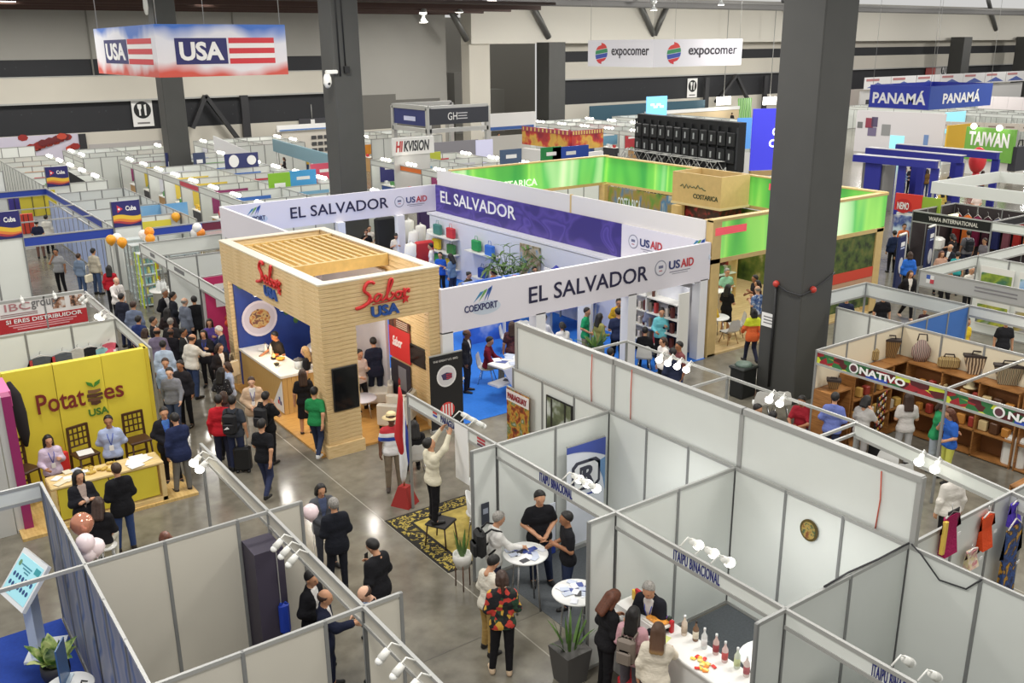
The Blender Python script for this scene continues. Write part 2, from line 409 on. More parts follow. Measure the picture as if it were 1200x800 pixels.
def part_mesh(pose,kind,h):
 key=(pose,kind,h)
 if key in _pm:return _pm[key]
 R=rig(pose);T,H=R.T,R.H
 if kind=='body':
  pr=R.torso()
  for i in (0,1):
   pr +=R.arm(i)+R.leg(i)
   a,e,w=R.arms[i];d=(w -e)/np.linalg.norm(w -e);n=np.array([-1.0 if i==0 else 1.0,-.4,0]);n=n -d *(n @ d);n/=np.linalg.norm(n);s_=np.cross(n,d)
   for o in (-.024,0,.024):pr.append(cap(w,w +d *.082+s_*o,.021,.015))
   ak,fd=R.foot(i);pr +=[cap(ak -[0,0,.035],ak +fd *.8-[0,0,.05],.042,.03)]
  hd=[cap((0,.012,.50-.6),(0,-.004,.04),.054,.05,H),ell((0,.004,.118),(.080,.100,.097),H),cap((0,-.035,.062),(0,-.058,.012),.06,.036,H),
    cap((0,-.094,.085),(0,-.112,.058),.009,.014,H),cap((-.03,-.082,.113),(.03,-.082,.113),.014,.014,H)]
  P,Fc=sdf_mesh(pr +hd,h,.03)
  mb=MB();mb.add(P.tolist(),Fc.tolist(),0,True)
  for sd in (1,-1):
   for c,r,mi in (((sd *.032,-.0875,.092),(.0165,.009,.0085),1),((sd *.032,-.092,.112),(.021,.006,.0045),1),((sd *.078,.008,.078),(.011,.019,.031),0)):
    o=len(mb.v);mb.ball((0,0,0),r,6,mi);mb.v[o:]=[tuple(H.w(np.array(q)+c))for q in mb.v[o:]]
  o=len(mb.v);mb.ball((0,0,0),(.023,.008,.0075),6,2);mb.v[o:]=[tuple(H.w(np.array(q)+(0,-.094,.028)))for q in mb.v[o:]]
  for i in (0,1):
   a,e,w=R.arms[i];n=np.array([-1.0 if i==0 else 1.0,-.4,0])
   if POSES[pose][3+i]in ('desk','reach','lap'):n=np.array([-.2 if i==0 else .2,0,-1])
   hand(mb,w,w -e,n,1 if i==0 else -1)
  me=mb.mesh('body',[WHITE,WHITE,WHITE])
 elif kind in ('tee','shirt','jacket','vest'):
  g={'tee':.014,'shirt':.014,'jacket':.026,'vest':.026}[kind]
  pr=R.torso(g)
  if kind=='jacket' and R.zp>.85:pr +=[cap((-.07,.0,-.12),(.07,.0,-.12),.115+g,.115+g,T,.9)]
  elif R.zp>.85:pr +=[cap((-.062,0,-.07),(.062,0,-.07),.106+g,.106+g,T,.88)]
  for i in (0,1):
   if kind !='vest':pr +=R.arm(i,g -.002,{'tee':.36,'shirt':.97,'jacket':.94}[kind])
  if kind in ('shirt','jacket'):pr.append(cap((0,.018,.47),(0,.008,.56),.072+(g -.014)*.6,.060+(g -.014)*.7,T))
  def top(p):
   q=(p -T.o)@ T.R;return np.maximum(q[...,2]-(.55 if kind !='vest' else .5)-.35*q[...,1]-9*(np.abs(q[...,0])>.115),0*q[...,2]-1)
  def hem(p):
   q=(p -T.o)@ T.R;return ({'tee':-.10,'shirt':-.09,'jacket':-.20,'vest':-.10}[kind]if R.zp>.85 else -.04)-q[...,2]-9*(np.abs(q[...,0])>.19)-9*(q[...,1]<-.24)
  cuts=[hem,top]
  if kind=='jacket':
   def vee(p):
    q=(p -T.o)@ T.R;x,y,z=q[...,0],q[...,1],q[...,2]
    return np.minimum(np.minimum(.012+(z -.10)*.16-np.abs(x),-y -.04),z -.08)
   cuts.append(vee)
  P,Fc=sdf_mesh(pr,h,.06,cuts);me=to_mesh(kind,P,Fc,1)
 elif kind=='trousers':
  pr=R.torso(.004,False,-.03)[:1]+[cap((-.055,0,.03),(.055,0,.03),.104,.104,T,.86)]
  for i in (0,1):pr +=R.leg(i,.012,.97)
  P,Fc=sdf_mesh(pr,h,.022,[lambda p:((p -T.o)@ T.R)[...,2]-.05]);me=to_mesh(kind,P,Fc,1)
 elif kind=='skirt':
  pr=[cap((-.055,0,.06),(.055,0,.06),.108,.108,T,.86),cap((-.06,0,-.05),(.06,0,-.05),.122,.122,T,.9)]
  if R.zp>.85:pr +=[cap((-.05,-.02,-.05),(-.07,-.03,-.46),.12,.13,T),cap((.05,-.02,-.05),(.07,-.03,-.46),.12,.13,T)]
  else:
   for i in (0,1):pr +=R.leg(i,.03,.1)[:1]
  P,Fc=sdf_mesh(pr,h,.05,[lambda p:((p -T.o)@ T.R)[...,2]-.10,lambda p:(R.zp -.46)-p[...,2]if R.zp>.85 else p[...,2]*0-1]);me=to_mesh(kind,P,Fc,1)
 elif kind in ('shoe0','shoe1'):
  a,d=R.foot(int(kind[-1]));z=a[2]-.085
  pr=[cap(a +[0,.03,-.045],a +d *.45+[0,0,-.045],.043,.040),cap(a +d *.4+[0,0,-.052],a +d +[0,0,-.056],.040,.034),cap(a +[0,.015,.0],a +[0,.0,-.03],.046,.046)]
  P,Fc=sdf_mesh(pr,.012,.02,[lambda p:z -p[...,2],lambda p:p[...,2]-(a[2]+.015)]);me=to_mesh('shoe',P,Fc,1)
 elif kind.startswith('hair'):
  st=kind[5:];nrm=np.array([0,-.768,-.640])
  pr=[ell((0,.008,.122),(.092,.111,.110),H)];q=lambda p:(p -H.o)@ H.R
  cuts=[lambda p:(q(p)-np.array([0,.004,.098]))@ nrm]
  if st=='bald':cuts=[lambda p:(q(p)-np.array([0,.01,.07]))@ nrm,lambda p:q(p)[...,2]-.135-.1*q(p)[...,1],lambda p:.05-q(p)[...,2]]
  if st in ('long','bob','tail'):
   zl={'long':-.17,'bob':-.035,'tail':.05}[st]
   for x in (-.055,0,.055):pr.append(cap((x,.06,.10),(x *1.1,.085,zl),.05,.042,H))
   if st !='tail':
    for x in (-1,1):pr.append(cap((x *.076,-.005,.12),(x *.088,.01,max(zl +.06,-.05)),.026,.028,H))
   cuts=[lambda p:np.minimum((q(p)-np.array([0,-.01,.110]))@ nrm,np.minimum(.062-np.abs(q(p)[...,0]),.0-q(p)[...,1]+0.0))]
   if st=='tail':pr.append(cap((0,.10,.14),(0,.135,-.08),.035,.02,H));cuts=cuts[:1]
  if st=='bun':pr.append(ell((0,.105,.15),(.042,.04,.04),H))
  P,Fc=sdf_mesh(pr,min(h,.014),.02,cuts);me=to_mesh('hair',P,Fc,1)
 elif kind=='lanyard':
  mb=MB();pts=[(-.055,.03,.52),(-.062,-.05,.485),(-.045,-.118,.38),(0,-.130,.20)]
  for m in (1,-1):mb.tube([tuple(T.w((p[0]*m,p[1],p[2])))for p in pts],.007,4)
  me=mb.mesh('lanyard',[WHITE])
 elif kind=='badge':
  o,R3=T.w((0,-.137,.15)),T.R;mb=MB();mb.box((0,0,0),(.085,.008,.115));mb.v=[tuple(o +R3 @ np.array(v))for v in mb.v]
  me=mb.mesh('badge',[WHITE])
 elif kind=='tie':
  mb=MB();pts=[(.0,-.085,.50),(.03,-.128,.33),(0,-.136,.16),(-.03,-.128,.33)]
  P=[T.w(p)for p in pts];mb.poly([tuple(p)for p in P],tuple(T.R @ np.array([0,-1,0])),.008);me=mb.mesh('tie',[WHITE])
 _pm[key]=me;return me
SKINS={'l':(224,178,150),'m':(196,145,112),'t':(160,110,78),'d':(104,68,48)}
HAIRC={'k':(24,20,19),'b':(58,38,28),'g':(140,136,130),'w':(206,202,196),'r':(92,50,30),'y':(190,152,100),'o':ramp_mat('ombre_hair','gz',[(.0,(214,178,120)),(.66,(206,166,104)),(.72,(92,62,40)),(1,(50,34,26))],1,.6,(1,1,.5))}
ROOM=-35.37
_cl={}
def cloth(c):
 """woven cloth with soft folds; a ready material gets folds too"""
 m=c if isinstance(c,bpy.types.Material)else mat(c,0.86,spec=0.21)
 if m.name in _cl:return m
 _cl[m.name]=1;nt=m.node_tree;b=nt.nodes['Principled BSDF'];n=nt.nodes.new('ShaderNodeTexNoise');t=nt.nodes.new('ShaderNodeTexCoord');mp=nt.nodes.new('ShaderNodeMapping');mp.inputs['Scale'].default_value=(1,1,1.7)
 n.inputs['Scale'].default_value=7.5;n.inputs['Detail'].default_value=3;n.inputs['Distortion'].default_value=1.1;bp=nt.nodes.new('ShaderNodeBump');bp.inputs['Strength'].default_value=.55;bp.inputs['Distance'].default_value=.03
 nt.links.new(t.outputs['Object'],mp.inputs['Vector']);nt.links.new(mp.outputs['Vector'],n.inputs['Vector']);nt.links.new(n.outputs['Fac'],bp.inputs['Height']);nt.links.new(bp.outputs['Normal'],b.inputs['Normal']);return m
def wear(name,me,root,mats):
 o=bpy.data.objects.new(name,me);COL.objects.link(o);o.parent=root
 for i,m in enumerate(mats):
  o.material_slots[i].link='OBJECT';o.material_slots[i].material=m
 return o
PEOPLE=[]
def person(label,x,y,f,pose,top,low,skin='m',hair='short',hc='k',H=1.72,jacket=None,lan=None,tie=None,shoes=(24,22,22),wide=1.0,far=False,topkind=None,z=0.0,group=None):
 """f = facing in the picture's sense: 0 to the right, 90 away, 180 to the left, 270 towards the viewer"""
 h=0.024 if far else 0.015
 r=ob('person',None,None,(x,y,z),math.radians(f +ROOM +90));tag(r,label,'person',group)
 k=H/1.745;r.scale=(k *wide,k *wide,k)
 sk=mat(SKINS[skin],0.55);lip=mat(tuple(int(v *f_)for v,f_ in zip(SKINS[skin],(.85,.62,.6))),0.5)
 wear('body',part_mesh(pose,'body',h),r,[sk,mat((30,24,22),0.4),lip])
 tk=topkind or ('shirt' if jacket else 'tee')
 wear('shirt',part_mesh(pose,tk,h),r,[cloth(top)])
 if jacket:wear('jacket' if tk !='vest' else 'safety_vest',part_mesh(pose,'jacket',h),r,[cloth(jacket)])
 lk='trousers'
 if isinstance(low,tuple)and low and low[0]=='skirt':lk='skirt';low=low[1]
 wear(lk,part_mesh(pose,lk,h),r,[cloth(low)])
 for i in (0,1):wear('shoe',part_mesh(pose,'shoe%d' % i,h),r,[mat(shoes,0.5)])
 if hair !='none':wear('hair',part_mesh(pose,'hair_'+hair,h),r,[HAIRC[hc]if not isinstance(HAIRC[hc],tuple)else mat(HAIRC[hc],0.55,noise=.35,nscale=38)])
 if lan:
  l=wear('lanyard',part_mesh(pose,'lanyard',h),r,[mat(lan,0.7)])
  wear('badge',part_mesh(pose,'badge',h),l,[PAPER])
 if tie:wear('tie',part_mesh(pose,'tie',h),r,[mat(tie,0.6)])
 if POSES[pose][0]=='sit':r['seat']=1
 PEOPLE.append(r);return r
def P_(label,hx,hy,f,pose,top,low,H=1.72,**kw):
 """stands where the crown of the head, H above the floor, is seen at (hx, hy)"""
 zz=H +kw.get('z',0.0)
 if POSES[pose][0]=='sit':zz -=.41*H/1.745
 if POSES[pose][0]=='perch':zz -=.15*H/1.745
 g=G(hx,hy,zz)
 return person(label,g.x,g.y,f,pose,top,low,H=H,**kw)
# ------------------------------------------------------------------ setting: floor,far walls,roof,columns
def floor_mat():
 m=bpy.data.materials.new('polished_concrete');m.use_nodes=True;nt=m.node_tree;b=nt.nodes['Principled BSDF']
 t=nt.nodes.new('ShaderNodeTexCoord')
 n1=nt.nodes.new('ShaderNodeTexNoise');n1.inputs['Scale'].default_value=0.55;n1.inputs['Detail'].default_value=8;n1.inputs['Roughness'].default_value=0.62
 n2=nt.nodes.new('ShaderNodeTexNoise');n2.inputs['Scale'].default_value=3.5;n2.inputs['Detail'].default_value=6
 for n in (n1,n2):nt.links.new(t.outputs['Object'],n.inputs['Vector'])
 r=nt.nodes.new('ShaderNodeValToRGB');e=r.color_ramp.elements
 e[0].position=0.32;e[0].color=lin((96,91,81))+(1,);e[1].position=0.66;e[1].color=lin((134,129,116))+(1,)
 mx=nt.nodes.new('ShaderNodeMath');mx.operation='MULTIPLY_ADD';mx.inputs[1].default_value=0.45;
 md=nt.nodes.new('ShaderNodeMath');md.operation='MULTIPLY';md.inputs[1].default_value=0.55
 nt.links.new(n1.outputs['Fac'],md.inputs[0]);nt.links.new(n2.outputs['Fac'],mx.inputs[0]);nt.links.new(md.outputs[0],mx.inputs[2])
 nt.links.new(mx.outputs[0],r.inputs['Fac']);nt.links.new(r.outputs['Color'],b.inputs['Base Color'])
 b.inputs['Roughness'].default_value=0.17;b.inputs['Specular IOR Level'].default_value=0.5
 bp=nt.nodes.new('ShaderNodeBump');bp.inputs['Strength'].default_value=0.04;bp.inputs['Distance'].default_value=0.02
 nt.links.new(n2.outputs['Fac'],bp.inputs['Height']);nt.links.new(bp.outputs['Normal'],b.inputs['Normal'])
 return m
fl=struct(MB().box2((-14,-6,-.1),(175,90,0)).build('floor',floor_mat()))
JOINT=mat((156,151,139),0.5)
for xx in (7.45,14.9,-1.2,23.3):
 MB().box2((xx -.012,-6,0),(xx +.012,74,.002)).build('floor_joint',JOINT,fl)
for yy in (10.6,19.9,29.2,38.5,47.8):
 MB().box2((-14,yy -.01,0),(60,yy +.01,.002)).build('floor_joint',mat((98,93,84),0.5),fl)
GREYW=mat((156,154,148),0.7,noise=0.03,nscale=0.3);LITEW=mat((203,198,186),0.7,noise=0.02,nscale=0.3)
SLAT=ramp_mat('black_perforated_panel','dots',[(0.0,(70,72,76)),(0.10,(40,41,45)),(0.13,(38,39,43))],1.6,0.7,(1,1,1))
YB=75.0
wl=struct(MB().box2((-20,YB,0),(46,YB +.3,3.07)).build('wall_back',LITEW))
for z0,z1,m_,dy in ((3.07,5.28,SLAT,.0),(5.28,7.02,LITEW,-.35),(7.02,8.18,SLAT,0.),(8.18,11.7,GREYW,-.05)):
 MB().box2((-20,YB +dy,z0),(46 if z0>8 else 35.0,YB +.3,z1)).build('wall_band',m_,wl)
MB().box2((35,YB,3.07),(46,YB +.3,8.18)).build('wall_band',GREYW,wl)
MB().box2((-20,YB -.42,5.18),(35,YB,5.30)).build('ledge',ALU,wl);MB().box2((-20,YB -.4,7.0),(35,YB,7.06)).build('ledge',ALU,wl)
for x in (16.4,27):MB().box2((x -.05,YB -.12,7.0),(x +.05,YB,11.6)).build('wall_seam',mat((120,118,112),.7),wl)
# low openings of the grey wall: flat plates, their shade put into the colour
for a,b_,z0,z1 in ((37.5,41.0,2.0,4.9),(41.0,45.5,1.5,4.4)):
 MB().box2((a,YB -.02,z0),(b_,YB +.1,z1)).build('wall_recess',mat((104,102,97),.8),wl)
struct(MB().box2((46,YB,0),(46.3,88,11.7)).build('wall_return',GREYW))
w2=struct(MB().box2((46,88,0),(66,88.3,11.7)).build('wall_recess_back',mat((148,145,138),.7)))
MB().box2((54,86,0),(57,88,6.2)).build('stair_block',GREYW,w2);MB().box2((57,85.5,0),(60,88,4.4)).build('stair_block',GREYW,w2)
wr=struct(MB().box2((57.5,YB,0),(175,YB +.3,3.2)).build('wall_right',LITEW))
for z0,z1,m_,dy in ((3.2,5.65,SLAT,0.),(5.65,7.25,LITEW,-.35),(7.25,8.25,SLAT,0.),(8.25,13.2,LITEW,-.1)):
 MB().box2((57.5,YB +dy,z0),(175,YB +.3,z1)).build('wall_band',m_,wr)
MB().box2((57.5,YB -.45,5.55),(175,YB,5.68)).build('ledge',ALU,wr)
bk=struct(MB().box2((47.4,72.5,9.0),(175,74.2,13.2)).build('wall_bulkhead',mat((214,210,199),.7)))
MB().box2((47.4,72.9,0),(49.6,74.2,9.0)).build('pilaster',LITEW,bk)
rf=struct(MB().box2((-20,60,11.75),(47,75.4,11.95)).build('ceiling',mat((62,50,46),.8,noise=.25,nscale=.6)))
for y in range(62,76,4):MB().box2((-20,y -.12,11.45),(47,y +.12,11.75)).build('roof_beam',mat((78,56,50),.7),rf)
struct(MB().box2((47,68,12.6),(175,76,12.8)).build('ceiling_right',mat((122,121,119),.8)))
for y in (69,71):MB().box2((47,y -.3,12.2),(175,y +.3,12.6)).build('roof_duct',mat((112,111,110),.6),rf)
COLM=mat((67,67,65),0.62,noise=0.04,nscale=1.5)
def column(x,y,sx,sy,h,i):
 return struct(MB().box2((x,y,0),(x +sx,y +sy,h),b=.03).build('column',COLM))
c1=column(18.75,14.1,1.22,1.22,13.5,1)
c2=column(17.05,36.2,1.2,1.2,13.5,2)
c3=column(15.9,56.4,1.2,1.2,13.5,3)
for px,w in ((653,1.9),(1128,1.9),(1206,2.2)):
 g=GY(px,100,70.0);c_=column(g.x -w/2,70,w,w,9.1 if px<700 else 9.4,4)
# conduits,red junction knobs and notice on the near column
kn=ob('alarm_conduit',None,c1,(18.75,14.1,0))
MB().tube([(-.05,.75,.3),(-.05,.75,3.0)],.035,6).build('pipe',BLACK,kn)
for p in ((-.06,.75,3.05),(.35,-.06,3.0)):
 MB().ball(p,.085,8).build('red_knob',mat((190,60,50),.4),kn)
MB().tube([(-.06,.75,3.05),(-.06,.4,2.92),(-.05,.0,2.9),(.0,-.05,2.92),(.35,-.06,3.0),(.8,-.05,3.15),(1.2,-.03,3.3)],.02,5).build('hose',DARK,kn)
nt_=ob('notice_sheet',None,c1,(18.735,15.05,2.05))
plate((0,0,0),DY,UZ,.42,.36,PAPER,nt_,'sheet',.006)
for k in range(3):plate((-.008,0,.08-k *.08),DY,UZ,.28,.03,mat((120,118,118)),nt_,'printed_line',.003)
cc=thing('security_camera','white dome security camera bracketed on the middle grey column','camera',(17.02,36.2,7.55))
MB().box((-.12,-.05,.32),(.5,.2,.16),b=.03).build('bracket',WHITE,cc);MB().lathe([(.1,.25),(.16,.1),(.17,-.1),(.1,-.26),(.02,-.3)],12,(-.32,-.05,.0)).build('dome',WHITE,cc)
MB().ball((-.32,-.18,-.12),.06,6).build('lens',BLACK,cc)
cb=ob('cable_run',None,c2,(17.04,36.2,7.5))
MB().tube([(.25,-.03,.2),(.2,-.03,5.9)],.03,5).build('cable',BLACK,cb);MB().tube([(.5,-.03,.6),(.42,-.03,5.9)],.025,5).build('cable',BLACK,cb);MB().box((.52,-.08,.45),(.22,.14,.26)).build('box',BLACK,cb)
cm=thing('ceiling_camera','white camera hanging at the top of the farthest left grey column','camera',(15.8,56.35,10.9))
MB().lathe([(.05,.6),(.12,.5),(.14,.1),(.08,-.25),(.02,-.3)],10,(-.3,0,0)).build('housing',WHITE,cm);MB().box((-.15,0,.6),(.4,.12,.12)).build('bracket',WHITE,cm)
# black portal frames and braces in front of the black bands
FR=mat((46,46,49),.5)
def portal(name,label,pts_post,pts_brace,Y):
 t=thing(name,label,'steel frame',(GY(pts_post[0],150,Y).x,Y,0))
 o=t.location
 for px in pts_post:
  x=GY(px,140,Y).x -o.x;MB().box2((x -.3,-.15,0),(x +.3,.15,5.3)).build('post',FR,t)
 for (ax,ay,bx,by)in pts_brace:
  a,b_=GY(ax,ay,Y),GY(bx,by,Y);MB().beam((a.x -o.x,-.1,a.z),(b_.x -o.x,-.1,b_.z),.4,.3).build('brace',FR,t)
 return t
portal('steel_portal','dark steel posts with a diagonal brace on the wall behind the left columns',[200,288],[(240,112,278,162),(240,112,225,150)],YB -.72)
portal('steel_portal','dark steel posts with an inverted V brace behind the big screen',[826,894],[(862,88,838,120),(862,88,876,118)],YB -.72)
# struts from the roof to the bulkhead
ST=mat((104,104,102),.4,.4)
for i,(ax,ay,bx,by,lb)in enumerate(((528,12,547,47,'grey strut at the left end of the white bulkhead'),(622,2,643,44,'grey strut on the bulkhead above the pillar by the red stands'),
  (748,0,766,41,'left strut of the V pair above the expo banner'),(785,0,767,41,'right strut of the V pair above the expo banner'),(918,0,933,38,'grey strut just left of the near column top'),(1158,0,1167,35,'grey strut above the far right end of the hall'))):
 a,b_=GY(ax,ay,71.8),GY(bx,by,72.4)
 tag(MB().tube([tuple(a),tuple(a +(b_-a)*.5),tuple(b_)],.28,8).build('roof_strut',ST),lb,'strut')
# lights under the roof seen at the top edge
for i,(px,py,w,lb)in enumerate(((4,2,1.4,'ceiling light at the upper left corner'),(238,3,1.2,'ceiling light above the hanging USA sign'),(433,6,1.5,'ceiling light just right of the middle column'),(470,2,2.2,'long bright ceiling light over the grey wall'),(537,4,1.0,'bright pendant light above the grey wall corner'),(574,2,.9,'small ceiling light near the bulkhead end'))):
 p=GY(px,py,66);t=thing('ceiling_light',lb,'ceiling light',p)
 MB().box((0,0,.12),(w,.8,.12)).build('housing',ALU,t);MB().box((0,0,.03),(w *.9,.7,.06)).build('diffuser',LAMP,t)
for px,py,lb in ((496,24,'pendant high bay lamp on a cable before the grey wall'),(538,12,'pendant lamp over the bulkhead corner'),(766,10,'pendant lamp at the V struts'),(845,4,'pendant lamp above the right wall')):
 p=GY(px,py,66);t=thing('pendant_lamp',lb,'lamp',p)
 MB().lathe([(.1,.9),(.28,.8),(.30,.45),(.12,.35),(.15,.1),(.38,-.12),(.36,-.16)],12).build('shade',mat((190,192,190),.3,.5),t);MB().tube([(0,0,.9),(0,0,13-p.z)],.03,5).build('cable',DARK,t)
 MB().lathe([(.3,-.13),(.3,-.17)],10).build('lens',LAMP,t)
# ------------------------------------------------------------------ shell scheme booths: posts,panels,rails,fascia boards
_sm={}
def shared(k,f):
 if k not in _sm:_sm[k]=f()
 return _sm[k]
def seg(root,o,kind,x0,y0,x1,y1,a=2.45,b=0.0,m=None,step=1.0,lo=0.0):
 L=math.hypot(x1-x0,y1-y0);rz=math.atan2(y1-y0,x1-x0);ux,uy=(x1-x0)/max(L,1e-6),(y1-y0)/max(L,1e-6)
 q=lambda s,z:(x0+ux *s -o[0],y0+uy *s -o[1],z)
 if kind=='wall':
  n=max(1,round(L/step));d=L/n;h=a
  for i in range(n):
   pm=m or PANEL
   me=shared(('panel',round(d,2),round(h -lo,2),pm.name),lambda:MB().box((0,0,0),(d -.05,.014,h -lo -.08)).mesh('panel',pm))
   ob('panel',me,root,q((i +.5)*d,(h +lo)/2),rz)
  for i in range(n +1):
   me=shared(('post',round(h,2)),lambda:MB().box((0,0,h/2),(.05,.05,h),rz=0,b=.008).mesh('post',ALUD))
   ob('post',me,root,q(i *d,0),rz)
  for z in (h -.025,lo +.03):
   me=shared(('rail',round(L,2)),lambda:MB().box((0,0,0),(L,.04,.05)).mesh('rail',ALU))
   ob('rail',me,root,q(L/2,z),rz)
 elif kind=='fascia':
  zb,zt=a,b;pm=m or PANEL
  me=shared(('fascia',round(L,2),round(zt -zb,2),pm.name),lambda:MB().box((0,0,0),(L,.012,zt -zb -.08)).mesh('fascia_board',pm))
  ob('fascia_board',me,root,q(L/2,(zb +zt)/2),rz)
  for z in (zb +.02,zt -.025):
   me=shared(('rail2',round(L,2)),lambda:MB().box((0,0,0),(L,.045,.05)).mesh('rail',ALU))
   ob('rail',me,root,q(L/2,z),rz)
 elif kind=='rail':
  me=shared(('rail',round(L,2)),lambda:MB().box((0,0,0),(L,.04,.05)).mesh('rail',ALU))
  ob('rail',me,root,q(L/2,a -.025),rz)
 elif kind=='post':
  me=shared(('post',round(a,2)),lambda:MB().box((0,0,a/2),(.05,.05,a),rz=0,b=.008).mesh('post',ALUD))
  ob('post',me,root,(x0-o[0],y0-o[1],0))
def booth(label,segs,name='shell_booth',group=None):
 o=(segs[0][1],segs[0][2]);t=thing(name,label,'exhibition booth',(o[0],o[1],0),0,group)
 for s_ in segs:seg(t,o,*s_)
 return t
ORD=['first','second','third','fourth','fifth','sixth','seventh','eighth','ninth','tenth']
def spotlight(x,y,z,ax,ay,label,group=None,on=True):
 """clip-on lamp at the top of a fascia, leaning out along (ax, ay)"""
 t=thing('spotlight',label,'spotlight',(x,y,z),0,group)
 MB().tube([(0,0,0),(ax *.12,ay *.12,.10),(ax *.24,ay *.24,.02)],.012,5).build('arm',WHITE,t)
 MB().tube([(ax *.17,ay *.17,.04),(ax *.27,ay *.27,-.04)],[.04,.055],10).build('head',WHITE,t)
 MB().ball((ax *.29,ay *.29,-.055),(.075,.075,.065)if on else (.05,.05,.045),8).build('bulb',LAMP if on else mat((236,236,232),.3),t)
 if on and math.hypot(x,y)<22:
  l=bpy.data.lights.new('spotlight_beam','SPOT');l.energy=26;l.spot_size=2.0;l.spot_blend=.8;l.shadow_soft_size=.06;l.color=(.97,.99,1)
  lo=ob('spotlight_beam',l,t,(ax *.36,ay *.36,-.1));lo.rotation_euler=Vector((ax *.8,ay *.8,-.75)).to_track_quat('-Z','Y').to_euler()
 return t
def lamp_row(n,x0,y0,x1,y1,z,ax,ay,place,on=True):
 for i in range(n):
  f=i/max(n -1,1)
  spotlight(x0+(x1-x0)*f,y0+(y1-y0)*f,z,ax,ay,'%s white clip spotlight %s' %(ORD[i],place),None,on)
# ------------------------------------------------------------------ reusable furniture and goods
def tub_chair(label,x,y,rz,group=None):
 t=thing('tub_chair',label,'chair',(x,y,0),rz,group);m=mat((228,228,226),.35)
 sh=MB();n=14;W_=[]
 for i in range(n +1):
  a=math.pi *(0.02+.96*i/n);hz=.62+.24*math.sin(a)**2
  W_.append((.30*math.cos(a),.04+.27*math.sin(a),hz))
 for i in range(n):
  (x0,y0,h0),(x1,y1,h1)=W_[i],W_[i +1];k=.88
  sh.add([(x0*k,y0*k,.42),(x1*k,y1*k,.42),(x1,y1,h1),(x0,y0,h0),(x0*k *.93,y0*k *.93,.42),(x1*k *.93,y1*k *.93,.42),(x1*.94,y1*.94,h1),(x0*.94,y0*.94,h0)],
    [(0,1,2,3),(5,4,7,6),(3,2,6,7)]+([(0,3,7,4)]if i==0 else [])+([(1,5,6,2)]if i==n -1 else []),0,True)
 sh.build('shell',m,t)
 MB().lathe([(.02,.40),(.27,.40),(.29,.43),(.26,.465),(.02,.47)],18,(0,.02,0)).build('seat',m,t)
 for sx,sy in ((1,1),(-1,1),(1,-1),(-1,-1)):MB().tube([(sx *.18,.02+sy *.18,.41),(sx *.24,.02+sy *.23,0)],.013,6).build('leg',mat((190,190,190),.2,.9),t)
 return t
def round_table(label,x,y,r,h,group=None,legs=4,m=None):
 t=thing('round_table',label,'table',(x,y,0),.4,group);lm=mat((190,190,192),.25,.8)
 MB().lathe([(.02,h -.03),(r -.01,h -.03),(r,h -.015),(r -.01,h),(.02,h)],28).build('table_top',m or mat((236,236,234),.3),t)
 for k in range(legs):
  a=2*math.pi *k/legs;MB().tube([(math.cos(a)*r *.55,math.sin(a)*r *.55,h -.03),(math.cos(a)*r *.75,math.sin(a)*r *.75,0)],.018,6).build('leg',lm,t)
 return t
def shell_chair(label,x,y,rz,col=(222,222,220),group=None,wood=True):
 t=thing('shell_chair',label,'chair',(x,y,0),rz,group);m=mat(col,.4);sh=MB()
 prof=[(-.21,.44,.20),(-.05,.42,.23),(.12,.43,.22),(.20,.50,.22),(.24,.66,.21),(.26,.80,.17),(.265,.84,.10)]
 for i in range(len(prof)-1):
  y0,z0,w0=prof[i];y1,z1,w1=prof[i +1]
  sh.add([(-w0,y0,z0+.02),(0,y0,z0),(w0,y0,z0+.02),(w1,y1,z1+.02),(0,y1,z1),(-w1,y1,z1+.02)],[(0,1,4,5),(1,2,3,4)],0,True)
  sh.add([(-w0,y0+.012,z0),(0,y0+.012,z0-.02),(w0,y0+.012,z0),(w1,y1+.015,z1),(0,y1+.015,z1-.02),(-w1,y1+.015,z1)],[(4,1,0,5),(3,2,1,4)],0,True)
 sh.build('seat_shell',m,t);lm=mat((150,112,70),.5)if wood else mat((180,180,182),.25,.8)
 for sx in (1,-1):
  for sy in (1,-1):MB().tube([(sx *.12,sy *.12,.42),(sx *.22,sy *.22,0)],.014,6).build('leg',lm,t)
 return t
_bt={}
def bottle(label,x,y,z,col,cap,h=.30,r=.037,group=None,band=None,glass=False):
 t=thing('bottle',label,'bottle',(x,y,z),0,group)
 k=(col,h,r,glass)
 if k not in _bt:_bt[k]=MB().lathe([(r *.9,0),(r,.01),(r,h *.62),(r *.5,h *.74),(r *.36,h *.80),(r *.36,h *.95)],12).mesh('glass_body',mat(col,.08,spec=.7))
 ob('glass_body',_bt[k],t)
 k2=(cap,h,r)
 if k2 not in _bt:_bt[k2]=MB().lathe([(r *.42,h *.90),(r *.42,h),(.004,h)],10).mesh('cap',mat(cap,.4))
 ob('cap',_bt[k2],t)
 if band:
  k3=(band,h,r,'b')
  if k3 not in _bt:_bt[k3]=MB().lathe([(r *1.02,h *.15),(r *1.02,h *.5)],12).mesh('paper_label',mat(band,.6))
  ob('paper_label',_bt[k3],t)
 return t
